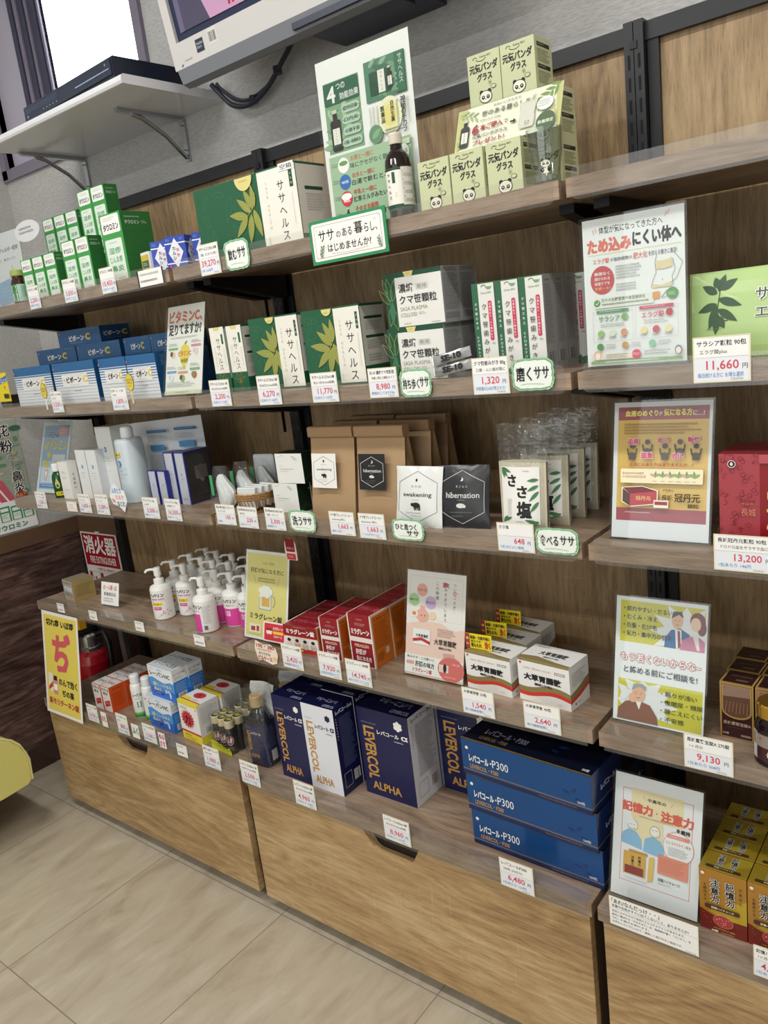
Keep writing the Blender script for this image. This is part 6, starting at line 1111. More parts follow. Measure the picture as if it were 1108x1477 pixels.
# ================================================================ right bay
def tame(A):
    S1 = prn('#dd7a6c'); A.rect(0, 0, 1, 1, prn('#eceeee')); A.text('体型が気になってきた方へ', .17, .055, .80, .105, K, .015); A.text('ため込み', .05, .135, .49, .225, S1, .07); A.text('にくい体へ', .51, .12, .97, .215, K, .06); A.rect(.05, .235, .97, .24, prn('#e3d9a3')); A.text('エラグ酸', .10, .265, .27, .30, S1, .02); A.text('が脂肪細胞の', .28, .27, .50, .295, K); A.text('肥大化', .51, .258, .65, .30, S1, .02); A.text('を抑える働きに着目!', .66, .262, .93, .295, K)
    for x, y in ((.12, .10), (.145, .09), (.82, .06), (.845, .05)): A.line([(x, y), (x + .02 * (1 if x > .5 else -.6), y - .03)], .7, S1)
    A.ell(.19, .41, 18, 20, prn('#c85a63'))
    for i, t in enumerate(('無理なく', '続けられる', '体型ケアを', 'サポート!')): A.text(t, .11, .355 + .033 * i, .27, .378 + .033 * i, WHITE if i < 3 else prn('#f0d26a'), .02)
    A.lines(.33, .325, .60, .42, 5, GREY, .4); A.lines(.33, .445, .58, .50, 3, GREY, .4)
    A.poly([(.735, .33), (.77, .335), (.84, .33), (.88, .32), (.885, .38), (.80, .39), (.725, .385)], prn('#e0d2a6')); A.poly([(.70, .48), (.78, .49), (.87, .475), (.88, .505), (.685, .505)], prn('#e0d2a6')); A.line([(.74, .29), (.72, .34), (.73, .41), (.70, .45), (.68, .50)], .5, K); A.line([(.90, .29), (.98, .36), (.92, .46), (.87, .48)], .5, K); A.line([(.89, .33), (.91, .40), (.88, .44), (.89, .50)], .5, K); A.ell(.79, .455, .6, .8, K, 6)
    A.rect(.10, .53, .70, .60, prn('#e6e9df')); A.ell(.13, .565, 5, 5, prn('#5b9a55')); A.line([(.115, .565), (.128, .575), (.148, .552)], 1, WHITE); A.text('日々の血糖管理や体型維持を', .18, .535, .62, .56, prn('#5a7a55'), .01); A.lines(.18, .57, .66, .59, 1, K); A.ell(.80, .555, 3, 3, WHITE); A.rrect(.69, .53, .76, .575, 2, prn('#e0a24e')); A.ell(.88, .55, 8, 8, prn('#5b9a55')); A.lines(.84, .54, .92, .565, 2, WHITE); A.line([(.78, .57), (.83, .53)], 1.4, GREY)
    for x0, c, t in ((.08, '#5f9a6e', 'サラシア'), (.52, '#cc4f62', 'エラグ酸')):
        A.frame(x0, .62, x0 + .41, .83, .4, prn('#c9c9c9')); A.rect(x0 + .04, .615, x0 + .37, .635, prn(c)); A.lines(x0 + .07, .62, x0 + .34, .63, 1, WHITE); A.text(t, x0 + .06, .655, x0 + .28, .695, prn(c), .02); A.lines(x0 + .08, .71, x0 + .35, .735, 2, GREY); A.ell(x0 + .33, .67, 5, 5, prn('#8fb37a' if x0 < .2 else '#c03a48'))
        for k, cc in enumerate(('#9fbf7a', '#dce6d2', '#e0a07a') if x0 < .2 else ('#ecdca0', '#c85a63', '#efe0b0')): A.ell(x0 + .08 + .12 * k, .775, 5, 5, prn(cc)); A.lines(x0 + .04 + .12 * k, .80, x0 + .12 + .12 * k, .82, 2, GREY)
    for x, c in ((.15, '#5b9a55'), (.41, '#c9a06a'), (.68, '#8fc9a8')): A.ell(x, .865, 5, 5, prn(c)); A.lines(x + .06, .85, x + .19, .885, 3, GREY, .4)
    A.rect(.06, .915, .48, .955, prn('#efe2d4')); A.ell(.12, .925, 6, 7, prn('#d9b49a')); A.ell(.12, .93, 4, 5, prn('#f2e2d6')); A.lines(.21, .92, .45, .95, 3, GREY, .4); A.ell(.52, .93, 6.5, 6.5, prn('#d9566a')); A.lines(.48, .92, .56, .94, 2, WHITE); A.lines(.60, .91, .88, .945, 2, GREY, .5); A.ell(.93, .92, 5, 6, prn('#8a8f9c')); A.ell(.93, .925, 3.6, 4.5, prn('#f2e2d6')); A.rect(.05, .965, .97, .985, prn('#7fae6a')); A.lines(.2, .97, .8, .98, 1, WHITE)
pop('card_stand', 'white A5 card about body shape with red headline, second shelf of the right bay', .985, -.302, ZB, 146, 209, 2, tame)
def sala(A):
    A.rect(0, 0, 1, 1, prn('#a9c77f')); A.poly([(0, 0), (1, 0), (1, .35), (.6, .5), (.3, .3), (0, .45)], prn('#bcd698')); A.poly([(.45, .55), (.8, .45), (1, .6), (1, .8), (.5, .85)], prn('#c6dca6')); A.rect(0, .93, 1, 1, prn('#8fb35f')); G_ = prn('#3f5a42')
    A.line([(.22, .2), (.20, .45), (.19, .58), (.28, .56)], 1.2, prn('#3a4a38'))
    for x, y, a, l in ((.21, .22, 70, 24), (.22, .20, 30, 26), (.20, .24, 150, 24), (.205, .30, -20, 34), (.20, .36, 200, 28), (.20, .38, 250, 34), (.205, .42, -35, 32), (.20, .46, 265, 30), (.21, .18, 110, 16), (.20, .5, -60, 20)): A.leaf(x, y, l, a, 11, G_)
    A.text('サラシア', .48, .22, .88, .36, WHITE, .10); A.text('エラグ酸', .48, .42, .88, .56, WHITE, .10); A.text('サラシア', .48, .22, .88, .36, prn('#4a5a4e'), .02); A.text('エラグ酸', .48, .42, .88, .56, prn('#4a5a4e'), .02); A.lines(.12, .64, .26, .67, 1, prn('#6d8a5a')); A.rrect(.70, .62, .92, .88, 5, prn('#8a5a3c')); A.ell(.81, .63, 20, 5, prn('#a5764f')); A.ell(.66, .84, 14, 8, prn('#5a4034')); A.ell(.81, .635, 16, 3.4, prn('#5a3a28'))
e = empty('supplement_pouch', 'light green glossy package with a leafy twig, right of the body-shape card', 'package', (1.145, -.283, ZB + .0003)); b = MB(); PGm = P('#a9c77f', .22, 0, .5, .5)
def pf(u, v, s): q = .010 * (math.sin(math.pi * u) * math.sin(math.pi * v)) ** .5; return (-.093 + .186 * u, (-q if s else q) + .012 + .012 * v, v * .119)
b.grid(lambda u, v: pf(u, v, 1), 18, 12, PGm); b.grid(lambda u, v: pf(u, v, 0), 10, 8, PGm, True, True); b.build('glossy_pouch', e)
b = MB(); bd = lambda u, v, k: Vector(pf(.02 + .96 * u, .98 - .96 * v, 1)) + Vector((0, -k - 3e-4, 0)); A = Art(b, (0, 0, 0), (1, 0, 0), (0, 0, -1), .18, .115, bd)
for i in range(8):
    A.rect(0, i / 8, 1, (i + 1) / 8, prn('#b4cf8d', .25)); A.k -= 5e-5
A.k += 5e-4; _r, A.rect = A.rect, lambda *a: None; _p, A.poly = A.poly, lambda pts, m: _p(pts, m) if len(pts) > 5 else None; sala(A); b.build('printing', e)
def ketsu(A):
    A.rect(0, 0, 1, 1, prn('#e4e6ea')); A.rect(.045, .035, .97, .87, prn('#e0b85e')); A.rect(.045, .035, .97, .13, prn('#a5505a')); A.rect(.045, .775, .97, .87, prn('#a5505a')); rg = random.Random(5)
    for i in range(70): A.ell(.07 + .88 * rg.random(), .15 + .6 * rg.random(), .5, .5, prn('#ecd08a'), 6)
    A.text('血液のめぐり', .13, .06, .47, .105, prn('#f0e07a'), .05); A.text('が', .48, .07, .515, .10, WHITE, .02); A.text('気になる方', .53, .055, .81, .105, prn('#f0e07a'), .05); A.text('に…!', .82, .07, .93, .105, WHITE, .02)
    A.lines(.12, .155, .92, .24, 4, prn('#8a5a3a'), .5); DK = prn('#5a5650'); PKW = prn('#c94f72')
    for i, x in enumerate((.21, .37, .55, .70, .86)):
        y = .37 if i % 2 == 0 else .34; A.ell(x, y - .05, 4, 4, DK, 12); A.poly([(x - .04, y), (x + .04, y), (x + .035, y + .05), (x - .035, y + .05)], DK); A.line([(x - .05, y - .03), (x - .04, y + .01), (x, y)], 2.2, DK); A.line([(x + .05, y - .03), (x + .04, y + .01), (x, y)], 2.2, DK)
    for t, x, y in (('頭痛', .16, .265), ('頭重', .31, .365), ('肩こり', .48, .255), ('めまい', .63, .37), ('動悸', .78, .255)): A.otext(t, x, y, x + .12, y + .045, PKW, WHITE, .04, .08)
    A.text('症状に心あたりはありませんか…?', .19, .44, .84, .468, prn('#b03a50'), .02); A.rrect(.10, .485, .94, .59, 2, prn('#ece4c0')); A.lines(.12, .51, .38, .56, 2, prn('#a5505a'), .5)
    for k in range(6): A.leaf(.46 + .08 * k, .55, 11, 80 + 8 * (k % 3), 4, prn('#7a9a6a')); A.leaf(.46 + .08 * k, .54, 9, 30, 4, prn('#8fae7a')); A.leaf(.46 + .08 * k, .54, 9, 150, 4, prn('#8fae7a' if k % 2 else '#d8a0a8')); A.lines(.44 + .08 * k, .57, .49 + .08 * k, .58, 1, GREY)
    A.poly([(.12, .62), (.34, .61), (.50, .64), (.50, .74), (.22, .765), (.12, .73)], prn('#f0ece0')); A.poly([(.13, .625), (.34, .615), (.49, .645), (.21, .67)], prn('#7a3a3c')); A.poly([(.21, .67), (.49, .645), (.49, .735), (.21, .76)], prn('#b5505a')); A.poly([(.13, .63), (.21, .67), (.21, .76), (.13, .725)], prn('#5a4644')); A.text('冠丹元', .27, .685, .43, .715, prn('#e6c98a'), .01); A.rect(.46, .71, .61, .765, prn('#e8e4da')); A.rect(.47, .72, .60, .745, prn('#9a4a4a')); A.text('アスサン', .55, .63, .66, .65, K, .02); A.text('長城', .54, .67, .65, .71, K, .01); A.text('冠丹元', .67, .66, .92, .72, K, .02); A.text('顆粒', .80, .73, .91, .76, K, .01); A.lines(.16, .80, .45, .81, 1, WHITE)
pop('card_stand', 'orange and dusty-red poster in an acrylic stand, third shelf of the right bay', 1.003, -.291, ZC, 148, 210, 11.5, ketsu)
CRM = prn('#8a1522', .3)
def kan(A):
    A.rect(0, 0, .36, 1, prn('#a5404a', .3)); rg = random.Random(2)
    for i in range(60): x = .34 * rg.random(); y = rg.random(); A.ring(x, y, 3.4, 3.2, .5, prn('#7a1d2a', .3), 8, rg.randint(0, 300), rg.randint(300, 500))
    A.rect(.36, 0, 1, .09, prn('#b5525a', .3)); A.ell(.12, .10, 5.5, 5.5, prn('#e6e0da')); A.ell(.12, .10, 4.6, 4.6, K); A.leaf(.12, .12, 6, 90, 4, prn('#e6e0da')); A.text('冠丹元', .42, .38, .98, .78, prn('#d8b472', .3), -.0); A.text('長城', .20, .56, .33, .64, prn('#c98a6a', .3)); A.lines(.2, .5, .36, .53, 1, prn('#c98a6a', .3))
carton('granule_carton', 'crimson carton with gold brush lettering, right of the orange poster', 'carton', 1.169, -.291, ZC, 150, 138, 90, {'*': CRM, 'T': prn('#8a2a34', .35)}, {'F': kan})
def tsuka(A):
    YL = prn('#cfc93e'); A.rect(0, 0, 1, 1, prn('#e8ebee')); A.rect(.05, .03, .98, .36, YL); A.rect(.05, .66, .98, .985, YL)
    for cx, cy, r0 in ((.78, .24, .62), (.33, .83, .62)):
        p = []
        for i in range(24): a = 2 * math.pi * i / 24; r = r0 * (.60 if i % 2 else 1.0) * (.72); p.append((min(.98, max(.05, cx + r * math.cos(a) * .9)), min(.36 if cy < .5 else .985, max(.03 if cy < .5 else .66, cy + r * math.sin(a) * .55))))
        A.poly(p, prn('#e8ebee'))
    SKN = prn('#e6b79a')
    A.poly([(.55, .36), (.56, .28), (.62, .22), (.72, .20), (.82, .24), (.84, .36)], prn('#2f6aa5')); A.poly([(.66, .21), (.73, .21), (.74, .36), (.68, .36)], WHITE); A.poly([(.69, .22), (.715, .22), (.73, .34), (.70, .36)], prn('#9a3a48')); A.ell(.685, .145, 9, 13, SKN); A.poly([(.62, .13), (.64, .075), (.73, .07), (.75, .12), (.70, .095)], prn('#3a3f48')); A.line([(.655, .14), (.675, .145)], .6, K); A.line([(.695, .14), (.715, .14)], .6, K); A.line([(.67, .175), (.70, .175)], .6, K)
    A.ell(.90, .13, 12, 14, prn('#7a3038')); A.ell(.945, .18, 7, 12, prn('#7a3038')); A.ell(.88, .155, 8, 11, prn('#efc9b4')); A.poly([(.72, .36), (.74, .29), (.82, .25), (.92, .25), (.98, .28), (.98, .36)], prn('#c77a9c')); A.poly([(.85, .24), (.91, .24), (.93, .35), (.90, .35)], prn('#ecdfe0'))
    for i, t in enumerate(('・疲れやすい・だるい', '・むくみ・冷え', '・白髪・抜け毛', '・気力・集中力の低下')): A.text(t, .09, .07 + .066 * i, .09 + .054 * len(t), .112 + .066 * i, K, .012)
    A.otext('もう若くないからな~', .07, .445, .95, .51, WHITE, prn('#c9405a'), .03, .07); A.text('と諦める前にご相談を!', .11, .55, .92, .605, K, .012)
    A.poly([(.05, .985), (.06, .90), (.14, .84), (.26, .81), (.42, .84), (.50, .92), (.52, .985)], prn('#8a5c4c')); A.poly([(.25, .81), (.33, .81), (.30, .89)], WHITE); A.ell(.29, .765, 11, 13, SKN); A.line([(.27, .745), (.255, .75)], .5, K); A.line([(.315, .75), (.33, .745)], .5, K); A.poly([(.21, .74), (.23, .69), (.32, .675), (.375, .70), (.37, .73), (.30, .705)], prn('#a5a8aa')); A.ell(.225, .80, 7, 8, SKN); A.line([(.25, .76), (.27, .765)], .6, K); A.line([(.31, .765), (.33, .76)], .6, K); A.line([(.27, .795), (.31, .793)], .7, K); A.line([(.15, .72), (.18, .74)], .8, YL); A.ell(.12, .80, 6, 6, prn('#e8ebee'))
    for i, t in enumerate(('・眠りが浅い', '・夜間尿・頻尿', '・聴こえにくい', '・不安感')): A.text(t, .54, .705 + .066 * i, .54 + .064 * (len(t)), .745 + .066 * i, K, .005)
pop('card_stand', 'yellow poster with three worried drawn people, fourth shelf of the right bay', .986, -.286, ZD, 148, 210, 12.5, tsuka)
MRN = prn('#331318', .3); GLD2 = prn('#a5854a', .35, )
def hou_f(A): A.rect(0, 0, 1, 1, GLD2); A.rect(.05, .03, .95, .985, MRN); A.poly([(.06, .04), (.94, .04), (.94, .50)] + [(.5 + .44 * math.cos(rad(t)), .50 + .14 * math.sin(rad(t))) for t in range(0, 181, 20)], GLD2); A.poly([(.10, .05), (.90, .05), (.90, .49)] + [(.5 + .40 * math.cos(rad(t)), .49 + .12 * math.sin(rad(t))) for t in range(0, 181, 20)], prn('#8a7060')); A.poly([(.10, .25), (.90, .22), (.90, .49)] + [(.5 + .40 * math.cos(rad(t)), .49 + .12 * math.sin(rad(t))) for t in range(0, 181, 20)], prn('#5a3a2c')); [A.line([(.15 + .11 * k, .55 - .02 * (k % 3)), (.22 + .10 * k, .33)], .6, GLD2) for k in range(7)]; A.ell(.16, .09, 1.6, 1.6, RED, 8); A.text('長城寶腎宝錠A', .10, .69, .92, .755, prn('#b5a08a'), .02); A.lines(.2, .79, .8, .81, 1, prn('#7a4a4a')); A.text('270錠', .08, .90, .26, .94, prn('#cfc0b0'), .02); A.rect(.62, .90, .92, .94, prn('#8a7a70'))
def hou_t(A): A.rect(0, 0, 1, 1, GLD2); A.rect(.06, .05, .94, .95, prn('#2a1013', .35)); A.lines(.2, .35, .85, .48, 1, prn('#7a5a50')); A.rect(.42, .66, .78, .78, prn('#5a4a46'))
hb_ = carton('tablet_carton', 'dark maroon carton with gold edges, front one of the left file, beside the dark jar', 'carton', 1.1045, -.261, ZD, 50, 94, 46, {'*': MRN}, {'F': hou_f, 'T': hou_t}, -2, 'maroon and gold cartons')
for i in range(2):
    for j in range(3):
        if i + j: dup(hb_, (1.1045 + .052 * i - .002 * j, -.261 + .0485 * j, ZD), -2, 'dark maroon carton with gold edges, ' + ['left', 'right'][i] + ' file, ' + ['front', 'middle', 'rear'][j] + ' one')
e = empty('pill_jar', 'dark glass jar with a shiny gold lid before the maroon cartons', 'jar', (1.168, -.298, ZD + .0003), 20)
b = MB(); b.lathe([(0, 0), (.026, 0), (.0285, .003), (.0285, .058), (.026, .066), (.0225, .070), (.0225, .074), (0, .074)], prn('#160c0d', .08), 30); b.build('glass_body', e)
b = MB(); b.lathe([(.0287, .010), (.0287, .054)], prn('#3a1a20', .3), 40); bd = lambda u, v, k: Vector(((.0288 + k) * math.sin((u - .5) * 3), -(.0288 + k) * math.cos((u - .5) * 3), .054 - v * .044)); A = Art(b, (0, 0, 0), (1, 0, 0), (0, 0, -1), .08, .044, bd); A.rect(.0, .05, 1, .5, prn('#8a8078')); A.rect(0, 0, .12, 1, prn('#cfccc6')); A.text('長城', .3, .62, .6, .82, prn('#d6c8b8'), .02); A.ell(.2, .2, 2, 2, RED, 8); b.build('paper_label', e)
b = MB(); b.lathe([(0, .0742), (.0245, .0742), (.0255, .076), (.0255, .094), (.0235, .0965), (0, .0968)], P('#c9a24a', .15, .9), 36); b.build('gold_lid', e)
def kioku(A):
    A.rect(0, 0, 1, 1, prn('#e6e7ea')); CR = prn('#d9604f'); TN = prn('#e6d6ae'); A.frame(.10, .115, .90, .865, .9, CR); A.rect(.20, .10, .80, .33, TN); A.text('中高年の', .39, .155, .60, .185, K, .03); A.line([(.34, .15), (.37, .18)], .4, K); A.line([(.65, .18), (.68, .15)], .4, K); A.text('記憶力', .10, .215, .45, .295, CR, .06); A.ell(.50, .26, 1.4, 1.4, CR, 8); A.text('注意力', .55, .225, .91, .31, CR, .06); A.lines(.3, .31, .7, .325, 1, prn('#a09a80')); A.text('を維持', .73, .33, .88, .365, K, .04)
    A.rect(.22, .33, .58, .53, TN); BLU = prn('#86b5d8')
    A.poly([(.10, .56), (.11, .48), (.18, .44), (.28, .45), (.34, .50), (.35, .58)], BLU); A.ell(.23, .40, 9, 10, K, 20); A.ell(.23, .40, 8.4, 9.4, prn('#ece8de'), 20); A.ell(.22, .385, 8, 7, prn('#e6e7ea'), 18); A.poly([(.36, .585), (.38, .48), (.46, .45), (.56, .47), (.60, .52), (.60, .60)], BLU); A.ell(.49, .41, 8.6, 10.4, K, 20); A.ell(.49, .41, 8, 9.8, prn('#ece8de'), 20)
    for x in (.21, .25, .47, .51): A.line([(x - .012, .395), (x + .008, .397)], .6, K)
    A.line([(.20, .425), (.23, .435), (.26, .42)], .6, K); A.line([(.46, .44), (.49, .45), (.52, .435)], .6, K)
    A.ell(.76, .48, 25, 26, CR, 30); A.ell(.76, .48, 24.4, 25.4, prn('#e9eaec'), 30); A.rect(.63, .385, .88, .415, prn('#e08a7a')); A.lines(.66, .395, .85, .41, 1, WHITE); A.text('エルゴチオネイン配合', .62, .44, .90, .465, prn('#c9604f'), .01); A.lines(.65, .485, .88, .555, 5, GREY, .4)
    A.rect(.14, .62, .40, .80, prn('#d0a24a')); A.rect(.20, .60, .42, .62, prn('#b58a3a')); A.vtext('記憶力', .33, .635, .72, 5.5, K, .03); A.vtext('注意力', .25, .645, .73, 5.5, K, .03); A.rect(.16, .73, .38, .795, prn('#8a2a24')); A.poly([(.44, .62), (.50, .61), (.49, .80), (.43, .82)], prn('#e0b85e')); A.rect(.54, .57, .88, .72, prn('#df8a74')); A.lines(.56, .59, .86, .70, 7, prn('#c26a54'), .4); A.text('記憶ハイチャージ', .55, .755, .80, .78, K, .02); A.lines(.55, .795, .7, .805, 1, K); A.lines(.16, .83, .5, .84, 1, GREY)
pop('card_stand', 'white poster with two drawn elderly people and red frame, beside the gold cartons', .985, -.338, ZE, 146, 212, 14.5, kioku)
GC = prn('#a5762a', .35); GCD = prn('#6e2018', .35)
def gk_f(A):
    A.rect(0, 0, 1, .67, GC); A.poly([(0, .66), (1, .66)] + [(i / 10, .66 + .09 * math.sin(i / 10 * math.pi)) for i in range(10, -1, -1)], GC); A.poly([(.2, .68), (1, .35), (1, .74), (.6, .75)], prn('#b59a2c', .35)); A.ell(.5, .80, 15, 11, prn('#a83a3c', .35)); A.ring(.5, .80, 15, 11, .4, prn('#e0b0a0'), 24)
    rg = random.Random(9)
    for i in range(16): A.ell(.5 + .3 * (rg.random() - .5), .80 + .12 * (rg.random() - .5), .9, .9, prn('#e8a090'), 6)
    for i in range(12): A.ell(.08 + .84 * rg.random(), .70 + .18 * rg.random(), .7, .7, prn('#b5806a'), 6)
    for t, x in (('記憶力', .66), ('注意力', .34)): A.vtext(t, x, .12, .52, 13.5, WHITE, .10); A.vtext(t, x, .12, .52, 13.5, K, .035)
    A.vtext('中高年の', .88, .14, .44, 5, K, .01); A.vtext('を維持する', .13, .22, .52, 5, K, .01); A.rrect(.12, .555, .86, .625, 3, prn('#4a2a1c')); A.text('記憶ハイチャージ', .26, .575, .74, .608, prn('#e6dac2'), .03); A.ell(.09, .07, 3, 3, prn('#e6dac2'), 12); A.text('エルゴチオネイン配合', .3, .90, .76, .925, prn('#d0b03a'), .02); A.text('30袋', .26, .945, .40, .98, WHITE, .03); A.lines(.46, .95, .8, .975, 1, prn('#c9b0a0'))
def gk_t(A):
    A.rect(0, 0, 1, 1, prn('#84701f', .35)); A.poly([(.3, 1), (1, .3), (1, 0), (.7, 0)], prn('#958426', .35))
    for t, x in (('記憶力', .66), ('注意力', .38)): A.vtext(t, x, .10, .70, 10, prn('#d8d8d0'), .09); A.vtext(t, x, .10, .70, 10, K, .03)
    A.rrect(.12, .76, .86, .90, 2.5, prn('#3a2818')); A.text('記憶ハイチャージ', .3, .79, .7, .86, prn('#c9bfa5'), .03); A.rect(0, .98, 1, 1, prn('#c2a24a'))
gk = carton('supplement_carton', 'gold and dark red carton, front one of the left file beside the red-framed poster', 'carton', 1.099, -.338, ZE, 71, 113, 46, {'*': GCD}, {'F': gk_f, 'T': gk_t}, 0, 'gold and dark red cartons')
for i in range(2):
    for j in range(4):
        if i + j: dup(gk, (1.099 + .0725 * i, -.338 + .048 * j, ZE), 0, 'gold and dark red carton, ' + ['left', 'right'][i] + ' file, ' + ['front one', 'second from the front', 'third from the front', 'rearmost'][j])
# ================================================================ hanging poster, price cards, lettered leaf plates
YP = prn('#e6e4de', .45); e = empty('hanging_poster', 'yellow poster with one big red character hanging below the pump bottle shelf', 'poster')
HX = -.880; O = Vector((HX, -.3395, .666)); DD = Vector((0, -.052, -.314)).normalized(); b = MB()
c = [O, O + Vector((.2, 0, 0)), O + Vector((.2, 0, 0)) + DD * .3174, O + DD * .3174]; b.add(c + [q + Vector((0, .0006, 0)) for q in c], [(3, 2, 1, 0), (4, 5, 6, 7), (0, 1, 5, 4), (1, 2, 6, 5), (2, 3, 7, 6), (3, 0, 4, 7)], YP)
A = Art(b, O, (1, 0, 0), DD, .200, .3174); A.rect(.05, .03, .95, .97, prn('#dcc95c'))
A.text('切れ痔 いぼ痔', .12, .065, .88, .135, K, .05); A.otext('ぢ', .28, .19, .76, .56, prn('#c95a62'), prn('#8f3a46'), .05, .018)
A.rect(.10, .60, .22, .78, prn('#e6d8d0')); A.poly([(.10, .74), (.22, .68), (.22, .73), (.10, .78)], prn('#b5443c')); A.rrect(.235, .64, .36, .80, 3, prn('#c98a8a')); A.rect(.25, .62, .345, .665, K); A.rect(.245, .70, .35, .76, WHITE); A.text('のんで効く', .40, .625, .90, .70, K, .03); A.text('ぢの薬', .48, .735, .80, .80, K, .03); A.text('新モリチーネン錠', .10, .84, .92, .905, prn('#b03a44'), .04); b.build('paper_sheet', e)
def card(x0, x1, z0, z1, y, z, label, title, sub, price, blue, name='price_card', lx=None):
    b = MB(); w, h = x1 - x0, z1 - z0; b.box((0, 0, 0), (w, .0006, h), prn('#ece9d9', .4)); A = Art(b, (0, 0, h), (1, 0, 0), (0, 0, -1), w, h); A.rect(.03, .03, .97, .97, prn('#f0f0ee', .4)); A.rect(.03, .46, .97, .97, prn('#e3e7ee', .4)); A.frame(.012, .012, .988, .988, .5, prn('#e0d3a0'))
    A.line_t(title, .07, .20, h * 130, K, .015, 'l', .86); A.line_t(sub, .12, .37, h * 105, K, 0, 'l', .8); A.line([(.03, .45), (.97, .45)], .3, GREY)
    if price: A.line_t(price, .74 if len(price) < 6 else .80, .71, h * 270, prn('#d0485a', .5), .012, 'r'); A.line_t('円', .82 if len(price) < 6 else .86, .71, h * 130, K)
    A.line_t(blue, .08, .88, h * 115, LBLUE, 0, 'l', .8); A.line_t('Carel·ax', .66, .95, h * 75, GREY, 0, 'l', .3)
    return tag(b.build(name, None, (x0, y, z + z0)), label, 'price card', 'price cards')
YF = dict(A=-.3308, B=-.3308, C=-.3308, D=-.3349, E=-.3824); ZF = dict(A=ZA, B=ZB, C=ZC, D=ZD, E=ZE)
